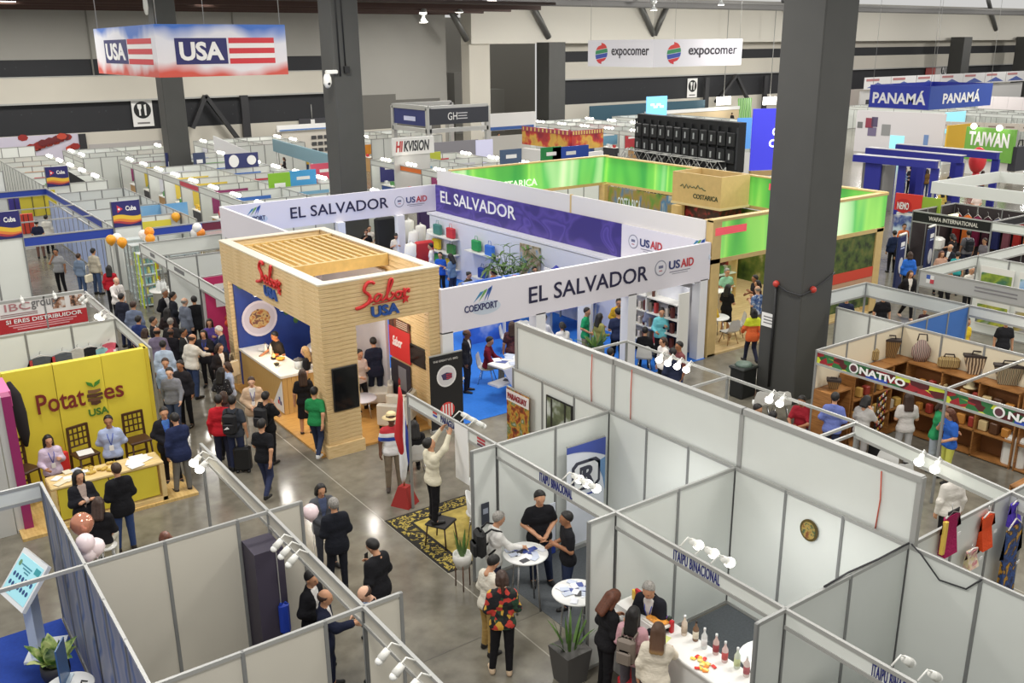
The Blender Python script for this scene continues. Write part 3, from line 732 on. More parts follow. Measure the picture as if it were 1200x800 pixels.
def packs(lo,hi,y,z,n,cols,label,cat='packet',group=None,along='x',size=(.09,.06,.14),rnd=0):
 for i in range(n):
  f=(i +.5)/n;a=lo +(hi -lo)*f;c=cols[i % len(cols)]
  s_=[v *random.uniform(.8,1.2)for v in size]
  k=('pk',c,i % 3)
  me=shared(k +(size,),lambda:MB().box((0,0,s_[2]/2),s_,0,0,min(s_)*.12).mesh('packet',mat(c,.4)))
  o=ob(cat.replace(' ','_'),me,None,(a,y,z)if along=='x' else (y,a,z),random.uniform(-.3,.3))
  k_=min([label.index(w)for w in (' on ',' in ',' at ',' standing ')if w in label])
  tag(o,'%s %s from the %s end%s' %(ORD[i],label[:k_],'left' if along=='x' else 'near',label[k_:]),cat,group or label)
def leaf(mb,base,d,L,w,droop,mi=0):
 d=Vector(d).normalized();s_=d.cross(UZ);s_=s_.normalized()if s_.length>.05 else Vector((1,0,0));p=Vector(base);vs=[]
 for i in range(5):
  f=i/4;ww=w *(math.sin(math.pi *min(1,.18+.82*f))if i<4 else .05)
  q=p +d *L *f +Vector((0,0,-droop *f *f))
  vs +=[q -s_*ww,q +Vector((0,0,-.15*w)),q +s_*ww]
 fs=[]
 for i in range(4):a=i *3;fs +=[(a,a +1,a +4,a +3),(a +1,a +2,a +5,a +4)]
 mb.add(vs,fs,mi,True)
LEAFG=ramp_mat('leaf_green','noise',[(.3,(52,84,36)),(.7,(98,132,58))],4)
LEAFV=ramp_mat('leaf_variegated','noise',[(.4,(70,108,50)),(.52,(176,196,116)),(.6,(206,214,150))],6)
def plant(label,x,y,z,n,L,w,potr,poth,potm,stand=0.0,up=1.0,seed=1,kind='leaf',square=False,leafm=None,droop=.2,potw=1.0):
 rg=random.Random(seed);t=thing('potted_plant',label,'plant',(x,y,z),0)
 zb=stand
 if square:MB().box((0,0,zb +poth/2),(potr *1.4,potr *1.4,poth),0,0,0,1.35).build('pot',potm,t)
 else:MB().lathe([(potr *.7,zb),(potr,zb +poth *.6),(potr *.98,zb +poth),(potr *.86,zb +poth),(potr *.84,zb +poth *.85),(.01,zb +poth *.85)],16).build('pot',potm,t)
 if stand:
  for k in range(3):a=2.1*k;MB().tube([(math.cos(a)*potr *.8,math.sin(a)*potr *.8,zb +poth *.4),(math.cos(a)*potr *.85,math.sin(a)*potr *.85,0)],.012,6).build('leg',mat((90,60,40)),t)
 for i in range(n):
  a=i *2.4+rg.uniform(-.3,.3);tilt=rg.uniform(.15,1.0)/up;mb=MB()
  d=(math.cos(a)*tilt,math.sin(a)*tilt,1);leaf(mb,(math.cos(a)*potr *.3,math.sin(a)*potr *.3,zb +poth *.85),d,L *rg.uniform(.7,1.1),w,droop *tilt)
  mb.build('leaf',leafm or LEAFG,t)
 return t
def banner(label,c,u,w,h,m,parts=(),name='rollup_banner',cat='banner',base=True):
 """upright banner standing at c (floor), reading direction u"""
 t=thing(name,label,cat,c);u=Vector(u).normalized()
 plate((0,0,h/2+.04),u,UZ,w,h,m,t,'print_sheet',.01)
 if base:MB().beam(tuple(-u *w/2+UZ *.04),tuple(u *w/2+UZ *.04),.16,.08).build('base_cassette',ALU,t);MB().beam(tuple(-u *w/2+UZ *(h +.05)),tuple(u *w/2+UZ *(h +.05)),.03).build('top_bar',ALU,t)
 for p in parts:p(t,u)
 return t
def phone(label,x,y,z):return tag(MB().box((0,0,0),(.075,.15,.009),0,0,.003).build('phone',BLACK,None,(x,y,z),.4),label,'phone')
FLYER=[mat((226,228,236)),mat((52,70,140)),mat((48,48,56)),mat((188,196,214))]
def flyers(n,cx,cy,r,z,label,seed=0,sx=.10,sy=.14,pal=None):
 rg=random.Random(seed)
 for i in range(n):
  a,q=rg.uniform(0,6.28),r *math.sqrt(rg.random());k=rg.randrange(4)
  o=MB().box((0,0,.006),(sx,sy,.004+.002*k)).build('leaflet',(pal or FLYER)[k],None,(cx +math.cos(a)*q,cy +math.sin(a)*q,z +i *.0006),rg.uniform(0,3));tag(o,label,'leaflet',label)
# ------------------------------------------------------------------ right foreground: the white booths with blue lettered fascia
XF,XB=8.18,10.68
TXB=mat((40,46,120),.5)
bA=booth('white booth with flag-marked fascia where a man pins a sheet',[('fascia',XF,15,XF,12,2.19,2.45),('post',XF,15,XF,15),('wall',XF -.5,12,XF,12,2.45,0,None,.5),('wall',XF,12,XB,12),('wall',XB,15,XB,12)])
bB=booth('white booth with two round tables and blue-lettered fascia',[('fascia',XF,12,XF,9,2.19,2.45),('wall',XF -.5,9,XF,9,2.45,0,None,.5),('wall',XF,9,XB,9),('wall',XB,12,XB,9)])
bC=booth('white booth with bottle counter and blue-lettered fascia',[('fascia',XF,9,XF,6,2.19,2.45),('wall',XF -.5,6,XF,6,2.45,0,None,.5),('wall',XF,6,XB,6),('wall',XB,9,XB,6)])
bD=booth('white booth nearest the viewer at lower right with empty panels',[('fascia',XF,6,XF,2,2.19,2.45),('wall',XB,6,XB,1),('wall',XF,3,XB,3)])
def lt(s,pa,pb,X,z,h,m,root,**k):
 ya,yb=GX(pa[0],pa[1],X).y,GX(pb[0],pb[1],X).y
 o=root.location if root else Vector()
 return lettering(s,(X -o.x,(ya +yb)/2-o.y,z),DY,UZ,abs(ya -yb),h,m,root,**k)
lt('ITAIPU BINACIONAL',(633,556),(671,583),XF,2.32,.16,TXB,bB,bold=.004,space=1.12)
lt('ITAIPU BINACIONAL',(790,650),(844,682),XF,2.32,.16,TXB,bC,bold=.004,space=1.12)
lt('ITAIPU BINACIONAL',(1022,790),(1080,826),XF,2.32,.16,TXB,bD,bold=.004,space=1.12)
lt('PARAGUAY',(517,488),(537,500),XF,2.32,.13,mat((60,64,110)),bA,bold=.01)
for i,(yy,cols)in enumerate(((13.98,((200,60,60),(60,80,170))),(12.45,((190,60,70),(170,60,70),(90,60,80))))):
 for j,c in enumerate(cols):plate((-.012,yy -15,2.37-j *.06),DY,UZ,.14+.1*i,.035,mat(c),bA,'emblem_stripe',.006)
lamp_row(3,XF +.02,10.25,XF +.02,9.85,2.46,1,-.2,'from the far end on the fascia over the round tables')
lamp_row(3,XF +.02,7.75,XF +.02,7.2,2.46,1,-.2,'from the far end on the fascia over the bottle counter')
lamp_row(4,XF +.02,4.62,XF +.02,3.7,2.46,1,-.2,'from the far end on the nearest right fascia',False)
lamp_row(3,XF +.02,13.4,XF +.02,12.9,2.46,1,-.2,'from the far end on the fascia with small flags',False)
CARP=mat((88,92,96),.95,noise=.12,nscale=30)
for a,b_,lb in ((6.05,8.95,'grey booth carpet under the bottle counter'),(9.05,11.95,'grey booth carpet under the round tables'),(3.05,5.95,'grey booth carpet in the nearest right booth')):
 tag(MB().box2((XF -.1,a,0),(XB -.03,b_,.006)).build('booth_carpet',CARP),lb,'carpet')
rug=thing('rug','yellow and black patterned rug at the flag booth entrance','rug',(0,0,0));RUGX=(7.45,9.6);RUGY=(12.5,14.85)
RY=ramp_mat('rug_field','noise',[(.35,(146,128,48)),(.65,(186,164,76))],5);RB=ramp_mat('rug_scroll_border','noise',[(.47,(30,27,20)),(.5,(168,148,66)),(.56,(168,148,66)),(.6,(30,27,20))],9,.9,const=True,distort=1.2)
MB().box2((RUGX[0],RUGY[0],.0),(RUGX[1],RUGY[1],.008)).build('black_edge',mat((28,25,20),.9),rug)
MB().box2((RUGX[0]+.05,RUGY[0]+.05,.008),(RUGX[1]-.05,RUGY[1]-.05,.011)).build('scroll_border',RB,rug)
MB().box2((RUGX[0]+.36,RUGY[0]+.36,.011),(RUGX[1]-.36,RUGY[1]-.36,.014)).build('inner_edge',mat((28,25,20),.9),rug)
MB().box2((RUGX[0]+.42,RUGY[0]+.42,.014),(RUGX[1]-.42,RUGY[1]-.42,.017)).build('field',RY,rug)
# flag on its red foot
fg=thing('flag','furled red white and blue flag on a pole with red wooden foot','flag',(8.14,15.25,0),.5)
MB().box((0,0,.2),(.42,.42,.4),0,0,0,.45).build('foot',mat((150,40,36),.5),fg);MB().tube([(0,0,.4),(0,0,2.55)],.018,6).build('pole',mat((170,140,80),.3,.6),fg)
for nm,c,prof in (('red_fold',(196,44,46),[(-.01,2.52,.02),(-.03,2.3,.05),(-.06,1.9,.07),(-.08,1.5,.085),(-.06,1.2,.06),(-.03,1.02,.02)]),('white_fold',(232,232,234),[(.02,2.3,.02),(.05,1.9,.05),(.0,1.3,.07),(-.03,.9,.085),(-.01,.6,.06),(.0,.45,.02)]),('blue_fold',(44,62,150),[(.08,1.95,.02),(.13,1.6,.06),(.17,1.25,.09),(.15,1.0,.08),(.08,.8,.03)])):
 MB().tube([(p[0],.03*math.sin(p[1]*5),p[1])for p in prof],[p[2]for p in prof],9).build(nm,mat(c,.8),fg)
MB().lathe([(.0,2.72),(.025,2.64),(.02,2.55)],8).build('finial',mat((150,40,36),.5),fg)
ch=thing('side_chair','dark wooden chair on the rug under the man pinning a sheet','chair',(7.9,13.45,.017),.5);DW=mat((62,42,30),.5)
MB().box((0,0,.43),(.44,.44,.05),0,0,.015).build('seat',mat((34,32,32),.6),ch)
for sx in (-1,1):
 for sy in (-1,1):MB().tube([(sx *.18,sy *.18,.41),(sx *.21,sy *.22,0)],.016,6).build('leg',DW,ch)
tag(MB().box2((XF -.03,12.85,1.35),(XF -.015,13.28,2.42)).build('paper_sheet',PAPER),'large white sheet being pinned to the fascia','sheet')
tub_chair('white tub chair in the flag booth nearest the fascia',8.75,13.35,.9);tub_chair('white tub chair behind the one beside the pinned sheet',9.15,13.85,1.2)
bg=thing('bag','black bag on the floor by the white tub chair','bag',(8.55,13.0,.02),.3);MB().box((0,0,.16),(.4,.26,.32),0,0,.06).build('body',BLACK,bg);MB().tube([(-.1,0,.31),(-.06,0,.42),(.06,0,.42),(.1,0,.31)],.012,5).build('handle',BLACK,bg)
plant('snake plant in a white bowl planter on thin legs',7.42,11.96,0,9,.46,.024,.165,.26,mat((222,220,214),.35),.40,2.4,3,droop=.02)
# posters of the flag booth
PAMP=ramp_mat('park_picture','noise',[(.3,(40,48,24)),(.45,(150,62,34)),(.52,(196,150,60)),(.6,(88,110,56)),(.75,(206,206,200))],4.5)
banner('tall Paraguay picture banner with white title against the back wall',(XB -.12,14.68,0),DY,.78,2.0,PAMP,[lambda t,u:(plate((-.012,0,1.88),u,UZ,.78,.24,mat((230,224,222)),t,'title_strip',.008),lettering('PARAGUAY',(-.02,0,1.88),u,UZ,.66,.13,mat((150,50,60)),t,.02))])
pk=thing('framed_photo','black framed landscape photo on the white booth wall','picture',(XB -.03,13.42,1.72))
plate((0,0,0),DY,UZ,.82,1.0,BLACK,pk,'frame',.02);plate((-.02,0,.01),DY,UZ,.74,.92,ramp_mat('landscape_photo','noise',[(.3,(36,42,34)),(.48,(104,112,84)),(.58,(190,196,190)),(.8,(222,224,220))],2.2),pk,'print',.006)
for s_ in (-.2,.22):plate((-.028,s_,.02),DY,UZ,.05,.9,mat((34,34,28)),pk,'tree_trunk',.004)
# CR banner
def cr(t,u):
 B_,N_=mat((66,84,168)),mat((60,62,78));n=10
 outline((0,-.012,1.84),u,UZ,[(-.45,.20),(.45,.20)]+[(.45-.9*i/n,-.02-.12*(1-i/n)**2*2+.10)for i in range(n +1)],B_,t,'blue_swoosh',.006)
 outline((0,-.012,1.55),u,UZ,[(.45,.10),(.45,-.55),(.40,-.3),(.28,-.02),(.05,.14),(.05,.17),(.3,.06)],mat((110,150,196)),t,'side_swoosh',.006)
 for (w,h,m_,o)in ((.66,.58,N_,.012),(.54,.46,mat((232,234,238)),.020)):outline((.0,0,1.42),u,UZ,[(w/2*sx *(1 if k else .7),h/2*sy *(.7 if k else 1))for sx,sy,ks in ((1,1,(1,0)),(-1,1,(0,1)),(-1,-1,(1,0)),(1,-1,(0,1)))for k in ks],m_,t,'logo_ring',.006,o)
 lettering('R',(.02,-.02,1.42),u,UZ,.30,.36,N_,t,.03,.15,'logo_letter')
 outline((-.12,-.02,1.46),u,UZ,[(-.04,.14),(.12,.14),(.12,.07),(0,.07),(0,-.07),(.1,-.07),(.06,-.14),(-.04,-.14)],N_,t,'logo_letter',.01,.012)
 plate((.05,-.012,1.02),u,UZ,.6,.035,B_,t,'text_line',.004)
banner('white roll-up banner with rounded CR logo and blue swoosh',(10.02,11.86,0),UX,.88,2.0,mat((226,230,240),.5),[cr])
bb=thing('info_board','white and blue text board leaning at the back panel of the table booth','board',(9.05,11.9,0));plate((0,0,.55),UX,UZ,.6,1.0,mat((216,220,232)),bb,'sheet',.02);plate((0,-.022,.16),UX,UZ,.6,.22,BLUE,bb,'blue_band',.006)
for k in range(5):plate((-.02,-.022,.95-k *.1),UX,UZ,.42,.025,mat((96,110,160)),bb,'text_line',.004)
# tables
round_table('round white high table with leaflets, nearer the flag booth',7.94,10.86,.37,1.0);flyers(16,7.94,10.86,.28,1.0,'leaflet on the far round white table',2)
round_table('round white high table with leaflets, nearer the bottle counter',7.88,9.5,.37,1.0);flyers(18,7.88,9.5,.28,1.0,'leaflet on the near round white table',5)
tub_chair('white tub chair behind the near round table',9.1,9.75,-.6);tub_chair('white tub chair beside the seated suited man',8.95,9.35,1.1)
st=thing('storage_cart','grey laptop table with yellow edge at the back of the table booth','table',(10.2,9.9,0),0)
MB().box((0,0,.72),(.8,.45,.04)).build('top',mat((70,70,70)),st);MB().box((0,-.21,.72),(.8,.03,.05)).build('yellow_edge',mat((200,180,60)),st)
for sx in (-.36,.36):MB().box((sx,0,.35),(.05,.4,.7)).build('leg',ALU,st)
lb_=tag(MB().box2((XB -.04,9.15,1.25),(XB -.02,9.5,1.75)).build('dark_poster',mat((44,50,84))),'dark blue poster on the back wall of the table booth','poster')
plant('grass-leaved plant in a tall square grey pot by the counter',7.35,8.98,0,18,.75,.022,.24,.55,mat((84,82,80),.6),0,1.3,8,square=True,droop=.25)
pst=thing('info_stand','narrow dark information stand by the white tub chairs','stand',(8.75,10.05,0));plate((0,0,1.0),UX,UZ,.32,1.2,mat((52,56,70)),pst,'sheet',.02)
for k in range(4):plate((0,-.022,1.45-k *.25),UX,UZ,.22,.1,[mat((206,190,80)),mat((120,140,180)),mat((230,230,230)),mat((90,120,90))][k],pst,'print_block',.004)
MB().box((0,0,.2),(.35,.3,.4),0,0,0,.6).build('base',DARK,pst)
# counter with bottles
ct=thing('counter','white lacquered counter carrying bottles and snack packs','counter',(0,0,0));CW=mat((232,231,228),.3)
P0,P1=Vector((8.05,9.0)),Vector((8.05,6.35))
MB().box2((7.95,6.35,.95),(8.5,8.85,1.0),b=.012).build('counter_top',CW,ct);MB().box2((8.0,6.4,0),(8.45,8.8,.95)).build('counter_body',CW,ct)
MB().box2((8.05,8.0,1.0),(8.42,8.82,1.10)).build('raised_tray',CW,ct)
for i in range(8):
 yy=7.78-i *.185
 bottle('%s clear spirit bottle from the far end of the white counter' % ORD[i],8.40+.03*(i % 2),yy,1.0,[(216,200,182),(120,90,66),(214,218,218),(206,178,172),(218,190,186),(200,208,190),(214,196,190),(216,220,222)][i],[(226,226,226),(40,32,30)][i==1],.31,.042,None,[(188,170,150),(220,210,190),(226,226,226),(150,60,66),(190,80,80),(190,200,150),(170,90,96),(224,226,228)][i])
packs(8.1,8.75,8.33,1.10,9,[(206,60,40),(226,150,50),(196,40,50),(230,190,70),(60,90,170)],'red and orange snack pack standing on the raised tray','snack pack',along='y',size=(.05,.10,.19))
packs(7.9,8.05,8.3,1.0,3,[(190,30,40),(40,60,50),(120,70,160)],'slim can standing at the end of the raised tray','can',along='y',size=(.055,.055,.2))
for i in range(16):
 a=random.uniform(0,6.28);q=.2*math.sqrt(random.random())
 o=MB().box((0,0,.012),(.075,.05,.022),0,0,.008).build('candy',mat([(230,140,60),(240,200,80),(214,60,50),(240,220,130)][i % 4],.3),None,(8.12+q *math.cos(a)*.7,7.2+q *math.sin(a),1.0+.002*(i % 4)),random.uniform(0,3));tag(o,'wrapped candy in the pile on the white counter','candy','candies on the counter')
tr=thing('snack_tray','white tray of orange snacks on the white counter','tray',(8.2,8.1,1.1));MB().box((0,0,.015),(.26,.36,.03)).build('tray',WHITE,tr);MB().box((0,0,.05),(.2,.3,.05),0,0,.02).build('snacks',mat((222,150,60),.6,noise=.3,nscale=25),tr)
fy=tag(MB().box((0,0,.003),(.16,.2,.006)).build('brochure',mat((214,220,140)),None,(8.1,7.9,1.0),.3),'yellow-green brochure lying near the bottles','brochure')
phone('black phone on the near end of the white counter',8.1,6.62,1.006)
pl=thing('wall_plaque','round bronze and green plaque on the bare back panel','plaque',(XB -.03,7.52,2.0))
disc((0,0,0),DY,UZ,.155,.17,mat((92,78,40),.4,.3),pl,'rim',.02);disc((-.02,0,0),DY,UZ,.12,.135,ramp_mat('plaque_relief','noise',[(.35,(60,84,60)),(.5,(176,150,80)),(.65,(120,70,40))],14,.4),pl,'relief',.006)
round_table('white round table peeking into the nearest right booth',8.95,6.75,.4,1.0);phone('phone on the white table at the lower right',8.85,6.75,1.006)
kx=thing('coffee_machine','grey and white coffee machine behind the nearest stub wall','machine',(8.8,5.6,0));MB().box((0,0,.45),(.55,.5,.9)).build('stand',mat((70,72,76)),kx);MB().box((0,0,1.05),(.42,.4,.3),0,0,.03).build('body',WHITE,kx);MB().box((-.05,0,1.21),(.2,.18,.02)).build('tray',BLACK,kx)
ds=tag(MB().box((0,0,.5),(.5,.35,1.0),0,0,.05).build('black_armchair',BLACK,None,(8.7,4.55,1.0-.95),.3),'dark chair back behind the nearest right fascia','chair')
# cable on the partition tops at the meeting of four booths
tag(MB().tube([(XB,5.96,2.47),(XB -.04,5.8,2.42),(XB -.05,5.5,2.18),(XB -.04,5.15,2.22),(XB -.03,4.98,2.44)],.012,5).build('cable',DARK),'dark cable drooping from the top of the right partitions','cable')
tag(MB().tube([(8.9,6,2.47),(9.4,6.02,2.475),(10.0,5.99,2.475),(XB,6.0,2.47)],.014,5).build('cable',DARK),'dark cable lying along the rail of the empty booth','cable')
# ------------------------------------------------------------------ the tall white wall behind the booths
tw=thing('display_wall','tall white panel wall with aluminium frame behind the white booths','wall',(10.79,15.0,0))
for i in range(3):
 y0,y1=0-3*i,-3-3*i
 MB().box2((-.02,y1+.04,0),(.02,y0-.04,3.34)).build('panel',PANEL,tw)
 MB().box2((-.05,y1-.02,3.32),(.05,y0+.0,3.42)).build('top_rail',ALU,tw)
for i in range(4):MB().box2((-.045,-3*i -.04,0),(.045,-3*i +.04,3.4)).build('post',ALU,tw)
for px,y0,y1 in ((694,415,466),(740.5,433,487),(1033,552,617)):
 p,q=GX(px,y0,10.74),GX(px -3,y1,10.74)
 tag(MB().tube([tuple(p),(10.745,(p.y +q.y)/2,(p.z +q.z)/2),(10.745,p.y,2.3)],.010,5).build('red_string',mat((205,92,70))),{694:'red cord on the tall white wall, farthest of three',740.5:'red cord on the tall white wall, middle one',1033:'red cord on the tall white wall near its near end'}[px],'cord')
# ------------------------------------------------------------------ left foreground booths
XL=4.18
GRAPH=ramp_mat('blue_grey_mural','wave',[(.0,(142,146,158)),(.35,(164,162,166)),(.6,(120,132,158)),(.8,(86,110,156)),(1,(150,152,160))],1.1,.6,(.3,1.2,.8),distort=5)
bL1=booth('grey booth at lower left walled by a blue mural panel',[('wall',1.7,15,1.7,12,2.45,0,GRAPH),('fascia',XL,15,XL,12,2.18,2.45,PANELW),('wall',1.7,12,3.72,12,2.45,0,PANELW),('rail',3.72,12,XL,12,2.45),('wall',XL,12,XL +.5,12,2.45,0,PANELW,.5),('post',XL,15,XL,15)])
bL2=booth('grey booth of bare panels at the bottom left, nearest the viewer',[('wall',1.7,12,1.7,6,2.45,0,GRAPH),('fascia',XL,12,XL,9,2.18,2.45,PANELW),('wall',1.7,9,3.68,9,2.45,0,PANELW),('rail',3.68,9,XL,9,2.45),('post',XL,9,XL,9),('wall',XL,9,XL +.5,9,2.45,0,PANELW,.5),('fascia',XL,9,XL,6,2.18,2.45,PANELW),('rail',-1.3,12,1.7,12,2.45),('fascia',-1.3,15,1.7,15,2.15,2.45),('post',XL,6.2,XL,6.2)])
lamp_row(3,XL -.02,11.05,XL -.02,10.55,2.44,-1,-.1,'from the far end on the fascia by the suited men',False)
lamp_row(2,XL -.02,14.45,XL -.02,14.15,2.44,-1,-.1,'on the left fascia end by the green-shirted crowd')
lamp_row(3,XL -.02,8.05,XL -.02,7.4,2.44,-1,-.1,'from the far end on the fascia at the bottom edge',False)
dp=thing('dark_cupboard','dark purple tall cupboard in the gap of the grey booth','cupboard',(3.96,11.75,0));MB().box((0,0,1.05),(.42,.5,2.1)).build('body',mat((62,56,72),.6),dp);MB().box((.1,-.255,1.05),(.012,.012,2.0)).build('edge_strip',ALU,dp)
bj=tag(MB().box((0,0,0),(.16,.1,.5),0,0,.04).build('blue_bag',mat((30,62,170),.5),None,(4.08,11.45,1.0)),'bright blue bag hanging on the dark purple cupboard','bag')
oc=thing('office_chair','black office chair behind the bottom left panel','chair',(3.75,10.4,0),.5);MB().box((0,.2,.85),(.48,.1,.6),0,0,.045).build('backrest',BLACK,oc);MB().box((0,0,.48),(.5,.48,.1),0,0,.04).build('seat',BLACK,oc);MB().tube([(0,0,.05),(0,0,.45)],.03,8).build('column',ALU,oc)
for k in range(5):MB().beam((0,0,.06),(.28*math.cos(k *1.257),.28*math.sin(k *1.257),.04),.04).build('leg',BLACK,oc)
tn=thing('tent_card','white folded card standing on a hidden counter at lower left','card',(2.72,9.75,1.1),.2);MB().box((0,0,.15),(.5,.02,.32)).build('card',PAPER,tn);tb=thing('table','small table behind the bottom left panel','table',(2.7,9.75,0));MB().box((0,0,1.07),(.9,.5,.05)).build('top',WHITE,tb)
for sx in (-.4,.4):MB().box((sx,0,.52),(.05,.45,1.04)).build('leg',ALU,tb)
plant('spiky dracaena plant behind the bottom left panel',2.3,9.7,0,8,.85,.035,.2,.5,DARK,0,2.0,4,leafm=ramp_mat('olive_leaf','noise',[(.3,(84,96,40)),(.7,(150,150,80))],5),droop=.1)
# kiosk corner
tag(MB().box2((-2.5,8.2,0),(1.66,15.05,.008)).build('blue_carpet',mat((28,62,150),.95,noise=.1,nscale=20)),'royal blue carpet at the lower left corner','carpet')
ki=thing('touch_kiosk','white touch screen kiosk with tilted screen on blue carpet','kiosk',(1.2,14.2,.008))
MB().box((0,.06,.55),(.12,.40,1.1),-.4).build('column',mat((206,218,232),.35),ki);MB().box((.1,.05,.02),(.5,.6,.04),-.4).build('foot',mat((210,216,224),.4),ki)
u_,v_=Vector((.22,-.97,0)).normalized(),Vector((.62,.14,.77)).normalized();v_=(v_-u_*v_.dot(u_)).normalized()
plate((0,-.02,1.30),u_,v_,.84,.72,mat((232,234,236),.3),ki,'bezel',.06);scr=plate((0,-.02,1.30),u_,v_,.75,.58,mat((150,206,216),.2,emit=.35),ki,'screen',.006,.06)
o_=Vector((0,-.02,1.30))
for r_ in range(2):
 for k in range(7):disc(o_+u_*(-.28+.095*k)+v_*(-.02-.13*r_+.02),u_,v_,.032,.036,mat((40,76,130)),ki,'icon',.004,.067,12)
for k in range(3):plate(o_+u_*(-.05+.03*k)+v_*(.17-.04*k),u_,v_,.34-.1*k,.018,mat((70,140,160)),ki,'text_line',.004,.067)
disc(o_+u_*(-.28)+v_*.17,u_,v_,.04,.045,mat((110,150,110)),ki,'crest',.004,.067,12);plate(o_+u_*.27+v_*.2,u_,v_,.16,.09,mat((60,160,170)),ki,'corner_wave',.004,.067);plate(o_+u_*-.2+v_*-.22,u_,v_,.12,.05,mat((60,140,160)),ki,'corner_wave',.004,.067)
plant('broad variegated dumb cane plant on the blue carpet',1.28,13.3,0.008,17,.62,.10,.2,.35,DARK,0,1.5,5,leafm=LEAFV,droop=.4)
rt=round_table('white round table at the bottom left edge',1.28,12.05,.32,.74);sg=thing('table_sign','blue glass sign standing on the bottom left white table','sign',(1.26,12.15,.74),1.1);MB().box((0,0,.3),(.34,.02,.6),0,0,0).build('plate',mat((70,106,150),.2),sg);MB().box((0,0,.01),(.36,.12,.02)).build('foot',mat((200,214,224),.2),sg)
tag(MB().tube([(1.4,11.95,.745),(1.44,12.05,.755),(1.5,12.0,.745)],.012,5).build('pen',BLACK),'dark pen on the white round table at lower left','pen')
# balloons and roses by the corner post
for px,py,z,r,c,lb,rg in ((96,614,2.35,.165,(208,142,116),'rose gold foil balloon at the corner of the mural wall',.12),(100,636,2.3,.13,(240,222,226),'pale pink balloon under the rose gold one',.3),(112,641,2.15,.13,(244,228,230),'white pink balloon right of the pale one',.3),(104,648,2.1,.12,(240,226,228),'small white balloon lowest of the corner bunch',.3),(364,600,2.2,.125,(240,216,220),'pale pink balloon at the stub wall beside the dark suited pair',.3)):
 g=G(px,py,z);b_=thing('balloon',lb,'balloon',g)
 MB().lathe([(.004,-r *1.25),(r *.25,-r *1.1),(r *.75,-r *.6),(r,0),(r *.85,r *.6),(r *.45,r *.95),(.004,r *1.05)],16).build('skin',mat(c,rg,.5 if rg<.2 else 0),b_);MB().tube([(0,0,-r *1.2),(.02,.01,-r *1.8),(0,0,.02-g.z)],.004,4).build('string',WHITE,b_);MB().lathe([(.018,-r *1.33),(.006,-r *1.2)],6).build('knot',mat(c,.4),b_)
vs_=thing('vase','bunch of pink roses in a pot below the corner balloons','flowers',(1.95,12.35,0));MB().lathe([(.1,0),(.14,.3),(.12,1.55),(.13,1.6)],12).build('pedestal',WHITE,vs_)
for k in range(9):MB().ball((.14*math.cos(k *2.4)*(k/9+.2),.14*math.sin(k *2.4)*(k/9+.2),1.66+.03*(k % 3)),.055,6).build('rose',mat([(214,96,130),(226,140,160)][k % 2],.7),vs_)
round_table('white table with small goods at the back of the flag booth',9.7,13.1,.38,.95)
for i in range(7):tag(MB().box((0,0,.07),(.09,.07,.14),0,0,.015).build('small_box',mat([(226,226,222),(214,196,90),(150,170,90),(206,206,200)][i % 4]),None,(9.55+.1*(i % 4),13.0+.14*(i//4),.95),i *.5),'%s small box from the left on the back table of the flag booth' % ORD[i],'box')
pf_=tag(plate((XF -.28,11.96,1.25),UX,UZ,.16,.4,mat((60,64,74)),None,'small_poster',.006),'small dark picture sheet on the stub panel by the backpack','poster');plate((XF -.28,11.95,1.3),UX,UZ,.1,.1,mat((150,156,170)),pf_,'photo',.004)
# ------------------------------------------------------------------ pine pavilion with the red script sign
SB=thing('pine_pavilion','pale pine slatted pavilion with red script sign on its beams','pavilion',(7.88,18.2,0))
W1,D1,HT,HB=3.0,6.2,4.0,2.95
def boards(nm,x0,x1,y0,y1,z0,z1,root,n,jit=.0):
 """stacked boards, each its own piece, slightly proud of one another"""
 h=(z1-z0)/n
 for i in range(n):
  k=.012*((i *7)% 3)/2;dx,dy=abs(x1-x0),abs(y1-y0)
  me=shared(('bd',round(dx,2),round(dy,2),round(h,3),(i *7)% 3),lambda:MB().box((0,0,0),(dx +k,dy +k,h -.007),0,0,.004).mesh('board',WOOD))
  ob('board',me,root,((x0+x1)/2,(y0+y1)/2,z0+(i +.5)*h))
boards('f',0,W1,0,.22,HB,HT -.03,SB,11);boards('l',-.0,.22,.23,D1,HB,HT -.03,SB,11)
boards('p',0,.82,0,.22,.28,HB,SB,28);boards('p',0,.2,.23,.6,.28,HB,SB,28);boards('p2',2.68,W1,0,.22,.0,HB,SB,31);boards('p3',W1-.22,W1,.24,2.1,.0,HB,SB,24);boards('p4',0,.22,D1-.35,D1,0,HB,SB,28)
MB().box2((-.06,-.06,0),(.86,.62,.28)).build('plinth',WOOD,SB)
CAPM=mat((226,216,196),.5)
for a,b_ in (((-.02,-.02,HT -.03),(W1+.02,.24,HT)),((-.02,.24,HT -.03),(.24,D1,HT)),((W1-.24,.24,HT -.03),(W1,D1,HT)),((.24,D1-.24,HT -.03),(W1-.24,D1,HT))):MB().box2(a,b_).build('top_cap',CAPM,SB)
boards('r',W1-.22,W1,.24,D1,HB +.3,HT -.04,SB,5);boards('b',.24,W1-.24,D1-.2,D1,HB +.3,HT -.04,SB,5)
YW=mat((206,172,104),.5,noise=.1,nscale=6)
MB().box2((.24,2.0,HT -.30),(W1-.24,2.1,HT -.02)).build('pergola_beam',YW,SB);MB().box2((.24,5.2,HT -.30),(W1-.24,5.3,HT -.02)).build('pergola_beam',YW,SB)
for i in range(12):
 x=.38+i *(W1-.76)/11;me=shared('batten',lambda:MB().box((0,0,0),(.075,3.1,.16)).mesh('pergola_batten',YW));ob('pergola_batten',me,SB,(x,3.65,HT -.12))
SRED,SBLU=mat((206,44,44),.45),mat((36,78,152),.45)
